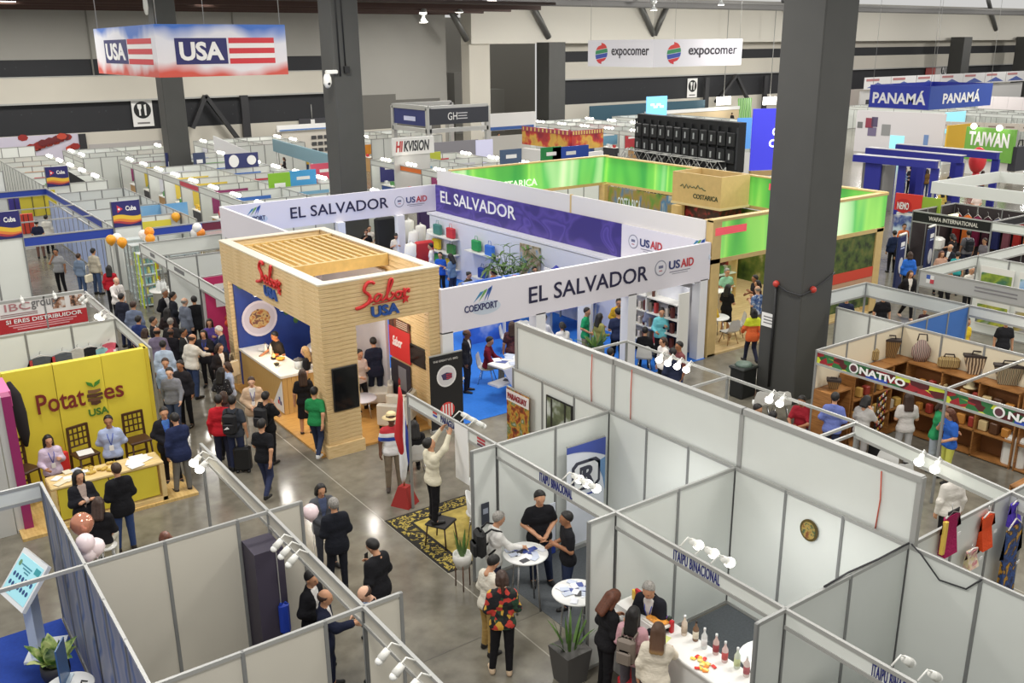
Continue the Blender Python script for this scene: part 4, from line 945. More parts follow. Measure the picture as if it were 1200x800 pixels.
STRK={'S':[[(1.45,2.75),(1.25,3.0),(.9,3.0),(.62,2.6),(.55,2.1),(.8,1.75),(1.0,1.35),(.9,.8),(.55,.45),(.1,.25),(-.3,.2)],[(-.3,.2),(.25,.32),(.8,.62),(1.25,1.0)]],
  'a':[[(2.0,1.35),(1.75,1.5),(1.45,1.2),(1.4,.8),(1.6,.65),(1.9,1.0),(2.05,1.4),(1.95,.85),(2.15,.7),(2.5,1.1)]],
  'b':[[(2.4,.95),(2.75,1.8),(3.05,2.6),(3.05,3.0),(2.85,2.9),(2.65,2.0),(2.5,1.0),(2.65,.65),(2.95,.8),(3.1,1.2),(2.9,1.4),(3.2,1.2)]],
  'o':[[(3.65,1.4),(3.4,1.3),(3.3,.95),(3.5,.7),(3.75,.9),(3.75,1.3),(3.6,1.4),(4.0,1.25)]],
  'r':[[(4.0,1.2),(4.15,1.65),(4.1,1.3),(4.05,.7),(4.2,1.2),(4.45,1.5),(4.6,1.35)],[(4.6,1.35),(4.45,1.1)]]}
def script_sign(c,u,w,h,root):
 c=Vector(c);u=Vector(u);n=u.cross(UZ)
 X=lambda a:(a -2.15)/4.9*w;Z=lambda b_:(b_-.9)/3.2*h
 for L,st in STRK.items():
  mb=MB()
  for s_ in st:
   pts=[]
   for i in range(len(s_)-1):
    for q in range(4):
     f=q/4;p0,p1,p2,p3=s_[max(i -1,0)],s_[i],s_[i +1],s_[min(i +2,len(s_)-1)]
     pts.append(tuple(.5*(2*p1[k]+(p2[k]-p0[k])*f +(2*p0[k]-5*p1[k]+4*p2[k]-p3[k])*f *f +(3*p1[k]-p0[k]-3*p2[k]+p3[k])*f **3)for k in (0,1)))
   pts.append(s_[-1]);r=[.040*(1.25 if L=='S' else .92)*(h/1.0)**.5*(.7 if i in (0,len(pts)-1)else 1)for i in range(len(pts))]
   mb.tube([tuple(c +u *X(a)+UZ *Z(b_)+n *.03)for a,b_ in pts],r,6)
  mb.build('script_letter',SRED,root)
 outline(c,u,UZ,[(X(1.2),Z(.32)),(X(4.3),Z(.42)),(X(4.3),Z(.54)),(X(1.2),Z(.38))],SRED,root,'underline',.03)
 st=[(X(4.2)+.11*(1 if i % 2==0 else .42)*math.sin(i *math.pi/5),Z(.42)+.13*(1 if i % 2==0 else .42)*math.cos(i *math.pi/5))for i in range(10)]
 outline(c,u,UZ,st,SRED,root,'star',.035);lettering('USA',c +u *X(2.35)+UZ *(Z(-.55)),u,UZ,w *.52,.25,SBLU,root,.04,t=.04)
script_sign((1.5,-.02,3.48),UX,1.36,.62,SB);script_sign((-.02,2.78,3.55),DY,1.5,.62,SB)
sc_=thing('wall_screen','dark portrait television on the pine pavilion pillar','screen',(8.35,18.17,1.58));MB().box((0,0,0),(.62,.05,1.02),0,0,.012).build('frame',mat((30,30,32),.35),sc_);plate((0,-.026,0),UX,UZ,.57,.96,mat((20,22,24),.12),sc_,'screen',.003)
tag(MB().box2((7.72,18.3,.0),(10.86,24.2,.05)).build('wood_floor',ramp_mat('oak_floor','noise',[(.3,(178,128,62)),(.7,(206,158,88))],3,.4,(1,8,1))),'honey oak raised floor of the pine pavilion','floor')
MUR=ramp_mat('blue_food_mural','noise',[(.3,(28,52,128)),(.7,(36,68,152))],1.5)
mw=thing('mural_wall','blue wall mural with a large plate of food in the pavilion','wall panel',(7.9,24.0,0));mb_=MB().box2((.1,-.02,.0),(2.62,.06,3.6)).build('panel',MUR,mw);MB().box2((2.62,-3.68,0),(2.70,.06,3.55)).build('panel',mat((196,194,202),.6),mw)
FOOD=ramp_mat('food_picture','noise',[(.3,(120,40,36)),(.45,(168,104,60)),(.55,(196,176,120)),(.62,(110,50,60)),(.8,(86,110,60))],7)
def dish(c,u,v,r,root):
 disc(c,u,v,r,r,mat((214,208,220),.5),root,'dish_picture',.006,.004);n=Vector(u).cross(Vector(v));disc(Vector(c)+n *.008,u,v,r *.86,r *.86,mat((198,192,206),.5),root,'dish_picture',.004);disc(Vector(c)+n *.014,u,v,r *.6,r *.55,FOOD,root,'food_picture',.004,n=11)
dish((2.2,-.04,2.95),UX,UZ,.52,mw);dish((.72,-.04,1.82),UX,UZ,.50,mw)
for x,z,r in ((.3,2.9,.2),(1.5,1.9,.12),(1.75,1.6,.1)):disc((x,-.03,z),UX,UZ,r *.7,r,mat((66,110,58)),mw,'herb_picture',.004)
lettering('Sabor',(1.35,-.04,3.1),UX,UZ,.7,.3,PAPER,mw,.02,.3)
tc=thing('tasting_counter','white topped tasting counter clad in upright pine boards','counter',(8.02,21.15,.05));MB().box2((-.03,-.03,.97),(.72,3.0,1.03)).build('counter_top',mat((238,234,224),.3),tc);MB().box2((.725,-.03,.97),(1.05,.45,1.03)).build('counter_top',mat((238,234,224),.3),tc)
VW=ramp_mat('pine_upright','noise',[(.3,(180,140,78)),(.7,(212,176,112))],3,.5,(1,1,.1))
for i in range(24):ob('board',shared('vb',lambda:MB().box((0,0,.485),(.03,.115,.97)).mesh('board',VW)),tc,(.02,.07+i *.122,0))
for i in range(8):ob('board',shared('vb2',lambda:MB().box((0,0,.485),(.115,.03,.97)).mesh('board',VW)),tc,(.07+i *.122,0,0))
MB().box2((.04,.04,0),(.66,2.95,.96)).build('carcass',VW,tc)
outline((.0,.0,0),DY,UZ,[(.0,.05),(0,.9),(-.75,.05)],mat((232,230,226)),tc,'white_corner_panel',.01,.0)
for k in range(3):plate((-.012,.28-.07*k,.28+.1*(k % 2)),DY,UZ,.09,.1,[SRED,SBLU,mat((70,60,110))][k],tc,'small_logo',.004)
for i,(x,y,s_,c,lb)in enumerate(((8.45,23.4,.17,(226,224,220),'white plate pile at the far end of the tasting counter'),(8.5,22.35,.12,(214,150,60),'lit amber dish beside the chef'),(8.5,22.7,.1,(150,80,40),'brown spice bowl beside the chef'),(8.25,22.0,.08,(70,60,40),'dark cup on the tasting counter'))):
 tag(MB().lathe([(s_*.5,0),(s_,.06),(s_*.9,.06),(s_*.4,.02)],14).build('dish',mat(c,.4),None,(x,y,1.08)),lb,'dish')
bk_=thing('ice_bucket','clear lidded bucket near the corner of the tasting counter','bucket',(8.62,21.45,1.08));MB().lathe([(.10,0),(.13,.22),(.12,.22)],14).build('body',mat((224,226,224),.2),bk_);MB().lathe([(.13,.22),(.12,.25),(.03,.27),(.02,.3)],14).build('lid',mat((90,86,82),.4),bk_)
for i,(x,y)in enumerate(((8.4,23.1),(8.5,23.0),(8.62,23.05))):bottle('%s clear bottle by the far end of the tasting counter' % ORD[i],x,y,1.08,(216,214,208),(90,80,70),.3,.045)
for i,(x,y,lb)in enumerate(((7.98,22.3,'small downlight under the far part of the pavilion side beam'),(7.98,20.6,'small downlight under the near part of the pavilion side beam'),(9.5,19.0,'small downlight inside the front beam of the pavilion'))):
 t=thing('downlight',lb,'lamp',(x,y,2.93));MB().lathe([(.06,.02),(.07,-.03),(.05,-.04)],10).build('ring',WHITE,t);MB().lathe([(.045,-.035),(.04,-.045)],10).build('bulb',LAMP,t)
 l=bpy.data.lights.new('downlight_glow','POINT');l.energy=34;l.shadow_soft_size=.08;l.color=(1,.95,.88);ob('downlight_glow',l,t,(.35 if i<2 else 0,0 if i<2 else .5,-.15))
bn=thing('burner','small glowing burner on the tasting counter in front of the chef','burner',(8.4,22.55,1.08));MB().lathe([(.08,0),(.09,.05),(.05,.06)],12).build('base',BLACK,bn);MB().lathe([(.03,.06),(.035,.1),(.004,.15)],8).build('flame',mat((255,170,70),.5,emit=6),bn)
l=bpy.data.lights.new('burner_glow','POINT');l.energy=9;l.color=(1,.6,.25);l.shadow_soft_size=.05;ob('burner_glow',l,bn,(0,0,.28))
for (x,y,c,lb)in ((10.51,22.9,(198,46,46),'red poster with white script inside the pavilion'),):
 po=thing('wall_poster',lb,'poster',(10.63,19.78,1.75));plate((0,0,0),DY,UZ,1.05,.8,mat(c),po,'red_field',.02);plate((0,0,.52),DY,UZ,1.05,.24,ramp_mat('dark_food_strip','noise',[(.4,(60,30,24)),(.6,(120,66,40))],8),po,'picture_strip',.01)
 lettering('Sabor',(-.012,.1,.05),DY,UZ,.5,.26,PAPER,po,.02,.3);plate((-.012,-.36,-.08),DY,UZ,.2,.45,mat((226,222,222)),po,'text_block',.006)
 for k in range(4):plate((-.012,-.15,.6-k *.05),DY,UZ,.55,.022,mat((200,180,160)),po,'text_line',.004)
ar=thing('wall_tv','black landscape screen on the pavilion side wall','screen',(10.62,18.86,1.68));MB().box((0,0,0),(.06,.76,.5),0,0,.015).build('frame',BLACK,ar);plate((-.032,0,0),DY,UZ,.70,.44,mat((16,16,20),.1),ar,'screen',.003)
sh=thing('dark_panel_print','dark printed panel with a grey picture under the red poster','poster',(10.63,19.8,.82));plate((0,0,0),DY,UZ,1.0,.95,mat((48,44,54)),sh,'sheet',.015);plate((-.016,-.1,.05),DY,UZ,.4,.6,mat((124,124,132)),sh,'picture',.005)
wq=thing('white_desk','white curved reception desk inside the pavilion','desk',(9.95,22.5,.05));MB().lathe([(.55,0),(.55,1.05),(.62,1.07),(.62,1.11),(.02,1.11)],24,(0,0,0)).build('desk',mat((226,226,228),.35),wq)
def armchair(label,x,y,rz):
 t=thing('armchair',label,'armchair',(x,y,.05),rz);m=mat((222,219,208),.45)
 MB().box((0,-.02,.27),(.56,.66,.30),0,0,.04).build('seat',m,t);MB().box((0,.34,.48),(.78,.16,.72),0,0,.05).build('backrest',m,t)
 for sx in (-1,1):MB().box((sx *.33,-.02,.36),(.15,.70,.56),0,0,.04).build('arm',m,t)
 for sx in (-.32,.32):
  for sy in (-.3,.34):MB().box((sx,sy,.04),(.06,.06,.09)).build('foot',BLACK,t)
 return t
armchair('cream leather armchair inside the pavilion beside the low table',10.28,20.45,-.5);armchair('cream leather armchair at the pavilion edge behind the flag',10.0,18.95,-2.4)
tl_=round_table('low round white coffee table by the cream armchair',9.55,19.9,.38,.5,m=mat((216,214,222),.3));tl_.location.z=.05
# black roll-up
def gb(t,u):
 lettering('THE GREAT U.S. BBQ',(-.02,-.012,1.78),u,UZ,.68,.055,mat((190,186,180)),t,.01);disc((0,0,1.38),u,UZ,.27,.27,mat((232,230,228)),t,'white_seal',.006,.012);disc((0,0,1.38),u,UZ,.23,.23,mat((212,208,210)),t,'seal_ring',.004,.018)
 outline((0,0,1.38),u,UZ,[(-.15,.05),(0,.09),(.15,.05),(.15,-.06),(.04,-.1),(-.1,-.08)],mat((64,54,92)),t,'seal_emblem',.004,.022);
 for k in range(3):plate((.06,-.03,1.42-.05*k),u,UZ,.15,.022,mat((196,60,66)),t,'seal_stripe',.004)
 disc((0,0,.52),u,UZ,.2,.2,mat((220,70,66)),t,'red_striped_badge',.005,.012)
 for k in range(4):plate((-.12+.08*k,-.02,.52),u,UZ,.035,.3,PAPER,t,'badge_stripe',.004)
banner('black roll-up banner with a white seal beside the pavilion',(10.86,18.0,0),UX,.9,1.88,mat((26,25,27)),[gb])
# ------------------------------------------------------------------ white and purple banner pavilion
ES=thing('banner_pavilion','large white pavilion with dark blue lettered top banners','pavilion',(10.85,18.1,0));EX,EY=8.95,15.1
BAN=mat((224,220,228),.5)
PURP=ramp_mat('purple_wave','noise',[(.36,(60,48,122)),(.44,(84,68,152)),(.5,(64,52,130)),(.56,(92,76,162)),(.64,(70,56,138))],.9,.45,(1,.55,1),distort=1.4,detail=1)
MB().box2((0,0,2.37),(EX,.1,3.45)).build('front_banner',BAN,ES);MB().box2((0,EY -.1,2.40),(EX,EY,3.45)).build('rear_banner',BAN,ES);MB().box2((0,.1,2.4),(.1,EY -.1,3.45)).build('left_banner',BAN,ES)
MB().box2((EX -.06,3.7,2.37),(EX -.0,EY -.1,3.45)).build('purple_banner',PURP,ES);MB().box2((EX -.06,.1,2.37),(EX,3.7,3.45)).build('right_banner',BAN,ES)
MB().box2((EX -.5,.1,2.28),(EX,EY -.1,2.37)).build('soffit',mat((228,228,232),.5),ES)
TD=mat((36,34,66),.5)
lettering('EL SALVADOR',(4.52,0,2.92),UX,UZ,4.0,.42,TD,ES,.008,name='lettering');lettering('EL SALVADOR',(4.65,EY -.1,2.95),UX,UZ,4.1,.42,TD,ES,.008)
lettering('EL SALVADOR',(EX -.06,12.0,3.02),DY,UZ,5.2,.48,PAPER,ES,.012)
def usaid(c,u):
 c=Vector(c);u=Vector(u);disc(c -u *.55,u,UZ,.22,.22,mat((150,150,164)),ES,'seal_ring',.006);disc(c -u *.55,u,UZ,.185,.185,mat((222,220,228)),ES,'seal_field',.006,.004)
 plate(c -u *.55+UZ *.03,u,UZ,.17,.08,mat((110,112,140)),ES,'seal_mark',.005,.008);plate(c -u *.55-UZ *.08,u,UZ,.12,.03,mat((180,110,120)),ES,'seal_mark',.005,.008)
 lettering('US',c -u *.03+UZ *.03,u,UZ,.42,.24,mat((44,56,110)),ES,.02);lettering('AID',c +u *.47+UZ *.03,u,UZ,.50,.24,mat((190,54,62)),ES,.02)
 plate(c +u *.2-UZ *.17,u,UZ,.8,.025,mat((130,128,140)),ES,'text_line',.005);plate(c +u *.2-UZ *.23,u,UZ,.6,.02,mat((150,148,160)),ES,'text_line',.005)
usaid((7.55,0,2.98),UX);usaid((7.75,EY -.1,2.92),UX);usaid((EX -.06,2.6,2.98),DY)
def coex(c,u):
 c=Vector(c);u=Vector(u);lettering('COEXPORT',c -UZ *.08,u,UZ,.95,.17,mat((50,52,100)),ES,.02)
 for k,(dx,dz,r,col)in enumerate(((-.35,.16,.4,(60,130,170)),(-.1,.22,.3,(110,160,90)),(.15,.24,.25,(60,90,170)),(.3,.2,.1,(70,110,180)))):
  v=Vector((0,0,1));a=.7+.15*k;d=u *math.cos(a)+v *math.sin(a);s_=u *-math.sin(a)+v *math.cos(a)
  P=[c +u *dx *.6+v *.05,c +u *dx *.6+v *.05+d *.3-s_*.02,c +u *dx *.6+v *.05+d *.38,c +u *dx *.6+v *.05+d *.3+s_*.05];MB().poly(P,u.cross(v),.008).build('arrow_mark',mat(col),ES)
 disc(c +u *.15-UZ *.12,u,UZ,.42,.17,mat((196,206,220)),ES,'globe_mark',.004)
coex((1.1,0,2.95),UX);coex((1.15,EY -.1,2.98),UX);coex((EX -.06,.5,3.15),DY)
PW=mat((228,228,230),.4)
for x,y in ((0,0),(2.75,0),(5.85,0),(8.6,0),(0,7.0),(0,EY -.3),(4.4,EY -.3),(7.0,EY -.3)):MB().box2((x,y,0),(x +.3,y +.3,2.4)).build('post',PW,ES)
EW=mat((216,218,226),.45)
MB().box2((EX -.5,4.2,0),(EX -.42,EY -.3,2.3)).build('inner_wall',EW,ES);MB().box2((EX -.5,1.0,0),(EX -.42,4.2,2.3)).build('inner_wall',mat((206,208,222),.45),ES)
MB().box2((5.9,1.6,0),(5.98,2.2,2.35)).build('inner_wall',EW,ES);MB().box2((3.9,5.2,0),(6.0,5.28,2.0)).build('blue_partition',ramp_mat('blue_sky_print','noise',[(.3,(28,60,160)),(.55,(60,110,206)),(.8,(226,230,236))],1.2),ES)
tag(MB().box2((10.8,18.05,0),(19.75,33.2,.012)).build('blue_carpet',mat((36,112,206),.95,noise=.06,nscale=12)),'bright blue carpet of the lettered banner pavilion','carpet')
for i in range(7):
 y=31.2-i *1.55;z=2.24;t=thing('downlight','%s soffit downlight from the far end under the purple banner' % ORD[i],'lamp',(19.5,y,z));MB().lathe([(.09,.04),(.1,0),(.08,-.02)],12).build('ring',WHITE,t);MB().lathe([(.075,-.015),(.07,-.03)],12).build('bulb',LAMP,t)
# bags and shelves on the inner wall
BAGC=((32.2,1.95,(70,130,120),'teal'),(31.2,1.95,(196,50,60),'red'),(32.3,1.35,(226,196,40),'yellow'),(31.2,1.3,(60,120,60),'dark green'),(32.2,.75,(66,160,80),'leaf green'),(31.3,.7,(222,190,40),'golden'),(29.4,1.75,(40,150,80),'bright green'),(28.5,1.7,(52,110,200),'sky blue'),(29.0,.75,(36,66,150),'royal blue'),(28.2,.8,(222,218,196),'cream'))
for y,z,c,nm in BAGC:
 t=thing('tote_bag','%s tote bag on the white display wall under the purple banner' % nm,'bag',(19.12,y -.2,z));t.scale=(.7,.7,.72);t.location.z -=.1;MB().box((0,0,0),(.22,.7,.55),0,0,.03,.9).build('body',mat(c,.6),t)
 MB().tube([(0,-.15,.27),(0,-.1,.5),(0,.1,.5),(0,.15,.27)],.014,5).build('handle',mat(c,.6),t)
for y,z in ((31.6,1.62),(31.6,1.0),(31.6,.4),(28.8,1.4),(28.4,.45)):
 tag(MB().box((0,0,0),(.35,1.9,.04)).build('wall_shelf',WHITE,None,(19.1,y,z)),'white wall shelf %s' %{(31.6,1.62):'carrying the teal and red totes',(31.6,1.0):'carrying the yellow and dark green totes',(31.6,.4):'carrying the leaf green and golden totes',(28.8,1.4):'carrying the bright green and sky blue totes',(28.4,.45):'carrying the royal blue and cream totes'}[(y,z)],'shelf')
ph=thing('wall_photo','tall beach street photo on the white wall under the purple banner','picture',(19.28,26.0,1.35));plate((0,0,0),DY,UZ,1.2,1.6,ramp_mat('street_photo','noise',[(.3,(60,90,60)),(.42,(150,130,96)),(.55,(190,180,160)),(.7,(96,150,200))],3.2),ph,'print',.02)
def palm(label,x,y,h):
 t=thing('potted_palm',label,'plant',(x,y,.01));MB().lathe([(.2,0),(.28,.4),(.25,.42),(.01,.38)],14).build('pot',DARK,t);rg=random.Random(3)
 for k in range(18):
  a=k *2.4;mb=MB();tip=rg.uniform(.5,1.0);pts=[Vector((.05*math.cos(a),.05*math.sin(a),.4))+Vector((math.cos(a)*tip *f *f,math.sin(a)*tip *f *f,h *(.55+.45*rg.random())*(f -.35*f **3)))for f in [j/6 for j in range(7)]]
  mb.tube([tuple(p)for p in pts],.012,4)
  for j in range(2,7):
   d=(pts[j]-pts[j -1]);s_=d.cross(UZ).normalized()
   for sd in (1,-1):leaf(mb,tuple(pts[j]),tuple(d.normalized()*.6+s_*sd +Vector((0,0,.2))),.42,.05,.15)
  mb.build('frond',LEAFG,t)
pg_=G(600,322,1.0);palm('feathery palm in a pot inside the blue carpet pavilion',pg_.x -.75,pg_.y -.9,2.7)
cn=thing('blue_tent_display','royal blue pyramid display stand under the purple banner end','display',tuple(G(652,297,2.1).xy *.945)+(0,));MB().add([(-1.0,-1.0,.9),(1.0,-1.0,.9),(1.0,1.0,.9),(-1.0,1.0,.9),(0,0,2.1)],[(0,1,4),(1,2,4),(2,3,4),(3,0,4),(3,2,1,0)]).build('canopy',mat((36,46,150),.6),cn)
for sx in (-.9,.9):
 for sy in (-.9,.9):MB().box((sx,sy,.46),(.05,.05,.92)).build('leg',ALU,cn)
# desk,tables,chairs in front
dk=thing('white_desk','angled white counter with leaflets by the man in maroon','desk',(13.55,18.9,0),.15);MB().box((0,0,.98),(1.5,.6,.05),0,0,.01).build('top',CW,dk);MB().box((.72,0,.48),(.05,.58,.96)).build('side',CW,dk);MB().box((-.3,.1,.45),(.9,.4,.05)).build('shelf',CW,dk);outline((0,-.28,0),UX,UZ,[(-.75,.96),(.72,.96),(.72,0),(-.2,0)],mat((196,200,222)),dk,'front_panel',.03)
flyers(7,13.4,18.9,.45,1.005,'leaflet on the angled white counter',9,.2,.28);flyers(5,13.5,19.0,.3,.48,'brochure on the lower shelf of the white counter',10,.2,.28,[FLYER[2]]*2+[FLYER[0]]*2)
round_table('white round table on blue carpet left of the maroon shirted man',12.8,22.2,.5,.75);round_table('second white round table on blue carpet behind the dark suited man',12.4,20.6,.45,.75)
shell_chair('white shell chair at the blue carpet table',12.3,19.9,.6,wood=False);round_table('white round table by the green polo man',16.0,21.6,.55,.75);shell_chair('white shell chair at the table by the green polo man',15.5,22.0,.8,wood=False);shell_chair('white shell chair with its back to the blue partition',16.3,22.4,2.6,wood=False);shell_chair('white shell chair in front of the blue carpet table right of the pillar',15.5,21.0,-.4,wood=False)
plant('leafy green plant on the counter below the navy shirted man',16.35,19.0,0,22,.75,.05,.25,.8,mat((110,110,100)),0,1.1,12,droop=.3)
# product shelving at the right end
sv=thing('product_shelving','white shelving with bottles at the right end of the blue carpet','shelf',(18.6,19.2,0));
for z in (.5,.95,1.4,1.85):MB().box((0,0,z),(.4,2.6,.04)).build('shelf',WHITE,sv)
MB().box((.22,0,1.15),(.03,2.6,2.3)).build('back',EW,sv)
for y in (-1.3,0,1.3):MB().box((0,y,1.1),(.4,.04,2.2)).build('side',WHITE,sv)
for i in range(6):bottle('%s tall bottle from the far end of the top white shelf' % ORD[i],18.55,20.3-i *.25,1.87,[(206,150,60),(196,120,60),(150,50,40),(60,40,90),(40,34,60),(90,50,40)][i],(40,36,34),.34,.05)
for zi,z in enumerate((.52,.97,1.42)):packs(18.1,20.3,18.5,z,10,[(90,40,36),(206,198,190),(60,60,66),(170,60,60),(120,110,100)],'packet on the %s white shelf at the blue carpet end' %['lowest','middle','upper'][zi],'packet',along='y',size=(.12,.10,.26))
bl_=thing('back_shelving','white shelving with dark boxes on the rear partition','shelf',(17.1,23.35,0));
for z in (.6,1.1,1.6):MB().box((0,0,z),(1.8,.35,.04)).build('shelf',WHITE,bl_)
for x in (-.9,.9):MB().box((x,0,1.0),(.04,.35,2.0)).build('side',WHITE,bl_)
for zi,z in enumerate((.62,1.12,1.62)):packs(16.3,17.9,23.3,z,7,[(70,66,70),(190,60,60),(214,210,206),(90,90,110)],'box on the %s shelf of the rear partition' %['lowest','middle','top'][zi],'box',size=(.14,.1,.3))
# far end of the blue carpet: racks
for (px,py,w,h,c,lb,cat)in ((452,285,.9,2.0,(28,28,30),'black covered clothes rack under the rear banner','rack'),(500,262,.9,2.0,(60,40,90),'purple panel at the far corner of the pavilion','panel'),(497,300,.8,1.5,(196,50,52),'red display stand at the far corner of the pavilion','stand')):
 g=G(px,py,1.0);t=thing('display_rack',lb,cat,(g.x,g.y,0));MB().box((0,0,h/2+.1),(w,.3,h),0,0,.06).build('body',mat(c,.7),t)
 for sx in (-1,1):MB().box((sx *w *.4,0,.08),(.06,.4,.16)).build('foot',BLACK,t)
for i,(px,py)in enumerate(((478,262),(484,275),(492,268),(480,290),(505,272))):
 g=G(px,py,1.6);t=thing('hanging_garment','white garment %s on the rack at the far end of the pavilion' % ORD[i],'clothes',(g.x,g.y,1.3));MB().tube([(0,0,.45),(.05,0,.4),(.02,.05,-.1),(0,0,-.5)],[.08,.22,.24,.26],8).build('cloth',mat((222,220,214),.8),t)
 MB().tube([(0,0,.4),(0,0,.55)],.01,4).build('hook',ALU,t);MB().tube([(.05,.02,-1.29),(.05,.02,.56)],.02,5).build('stand_pole',ALU,t)
# ------------------------------------------------------------------ yellow stand with the potato lettering
YEL=mat((222,203,62),.55,noise=.03,nscale=2);YW_=thing('yellow_wall','tall yellow panel wall with dark red lettering','wall panel',(1.0,20.35,0))
for i in range(4):MB().box2((i *.94,-.03 if i % 2 else -.05,.02),(i *.94+.93,.12,2.66)).build('panel',YEL,YW_)
MB().box2((3.70,-.05,.02),(3.78,.4,2.66)).build('end_panel',mat((202,180,48),.6),YW_)
YU=UX;mr=mat((120,40,34),.5)
def yl(px0,py0,px1,py1):a,b_=GY(px0,py0,20.28),GY(px1,py1,20.28);return a,b_
a,b_=yl(45,486,102,472);zc=(a.z +b_.z)/2
L0=a.x -1.0
lettering('Potat',(L0+.46,-.05,1.88),UX,UZ,.92,.42,mr,YW_,.012);lettering('es',(L0+1.50,-.05,1.83),UX,UZ,.40,.26,mr,YW_,.012)
po=(L0+1.12,-.06,1.86)
for k,(dz,w,c)in enumerate(((-.17,.10,(84,52,36)),(-.09,.15,(104,70,48)),(.0,.16,(84,52,36)),(.09,.13,(122,88,60)))):outline(po,UX,UZ,[(-w,dz -.03),(0,dz -.055),(w,dz -.02),(w *.95,dz +.03),(0,dz +.02),(-w *.95,dz +.035)],mat(c),YW_,'potato_band',.02)
for s_ in (-1,1):outline(po,UX,UZ,[(0,.17),(s_*.12,.24),(s_*.14,.32),(s_*.03,.27)],mat((70,130,44)),YW_,'potato_leaf',.02)
lettering('USA',(L0+1.15,-.05,1.48),UX,UZ,.40,.16,mat((74,120,44)),YW_,.03)
pf=thing('wood_platform','pale wooden floor platform of the yellow stand','platform',(1.6,18.15,0));
for i in range(9):MB().box2((0,i *.245,0),(3.3,i *.245+.24,.06)).build('plank',ramp_mat('platform_plank','noise',[(.3,(196,158,92)),(.7,(222,190,126))],3,.45,(8,1,1)),pf)
yc=thing('yellow_counter','wooden framed counter with yellow front panels','counter',(2.2,18.2,.06));LW=ramp_mat('light_counter_wood','noise',[(.3,(212,182,122)),(.7,(232,206,150))],3,.45,(1,6,1))
MB().box2((0,0,.78),(2.1,.6,.85),b=.02).build('counter_top',LW,yc);MB().box2((0,0,0),(.09,.6,.78)).build('side',LW,yc);MB().box2((2.01,0,0),(2.1,.6,.78)).build('side',LW,yc);MB().box2((0,0,0),(2.1,.6,.08)).build('bottom',LW,yc)
for i in range(2):MB().box2((.12+i *.94,.06,.12),(1.03+i *.94,.1,.76)).build('yellow_panel',YEL,yc)
flyers(6,3.85,18.45,.28,.915,'paper sheet on the right end of the yellow counter',21,.2,.28,[PAPER]*4);flyers(10,2.65,18.5,.33,.915,'leaflet on the left part of the yellow counter',22,.14,.2,[FLYER[3],PAPER,PAPER,mat((226,216,190))])
for i in range(16):tag(MB().ball((0,0,.03),(.05,.035,.03),5).build('potato',mat((196,164,76),.6),None,(3.2+random.uniform(-.28,.28),18.5+random.uniform(-.2,.2),.91)),'small yellow potato on the yellow counter','potato','potatoes on the yellow counter')
def bar_chair(label,x,y,rz):
 t=thing('bar_chair',label,'chair',(x,y,.06),rz);m=mat((70,42,26),.45)
 MB().box((0,0,.74),(.46,.44,.06),0,0,.02).build('seat',m,t)
 for sx in (-1,1):
  MB().tube([(sx *.19,-.18,.72),(sx *.22,-.2,0)],.022,6).build('leg',m,t);MB().beam((sx *.20,.2,1.32),(sx *.22,.22,0),.045).build('leg',m,t)
  MB().beam((sx *.21,-.19,.3),(sx *.21,.2,.3),.03).build('stretcher',m,t)
 MB().beam((-.21,-.19,.24),(.21,-.19,.24),.03).build('stretcher',m,t);MB().beam((-.21,.2,.4),(.21,.2,.4),.03).build('stretcher',m,t)
 for z in (.88,1.02,1.16,1.30):MB().beam((-.20,.2,z),(.20,.2,z),.028 if z<1.3 else .05).build('back_slat',m,t)
 for x_ in (-.1,0,.1):MB().beam((x_,.2,.88),(x_,.2,1.3),.024).build('back_slat',m,t)
 return t
bar_chair('lattice back brown bar chair with papers, left of the blue shirted man',3.15,19.8,.25);bar_chair('lattice back brown bar chair right of the blue shirted man',4.25,19.9,.1);bar_chair('lattice back brown bar chair behind the woman with the red bag',1.98,19.7,.5)
tag(MB().box((0,0,0),(.3,.3,.01)).build('papers',PAPER,None,(3.15,19.78,.84)),'white papers lying on a brown bar chair','papers')
rb_=thing('paper_bag','bright red paper bag held by the seated woman','bag',(2.62,19.35,.75),.3);MB().box((0,0,.18),(.28,.12,.36)).build('body',mat((204,44,44),.5),rb_);MB().tube([(-.07,0,.35),(-.04,0,.5),(.04,0,.5),(.07,0,.35)],.008,5).build('handle',mat((204,44,44),.5),rb_)
mg=thing('magenta_stand','white curved partition edged in magenta left of the yellow wall','partition',(1.7,18.6,0));MB().box2((-.12,0,0),(.0,1.6,2.75)).build('panel',mat((202,202,198),.5),mg);MB().box2((.0,-.05,0),(.16,0.25,2.75)).build('magenta_edge',mat((150,40,100),.5),mg);MB().box2((.0,.25,2.45),(.2,1.2,2.75)).build('pink_top',mat((206,90,150),.5),mg);MB().box2((-1.0,-.02,0),(-.14,.06,2.6)).build('panel',mat((196,196,192),.5),mg)
bcg=tag(MB().tube([(0,0,.7),(.06,0,.4),(.1,.02,0),(.12,0,-.45),(.12,0,-.7)],[.04,.12,.13,.1,.03],8).build('black_garment',mat((30,26,30),.9),None,(2.0,19.9,1.9)),'black cloth hanging at the left end of the yellow wall','cloth')
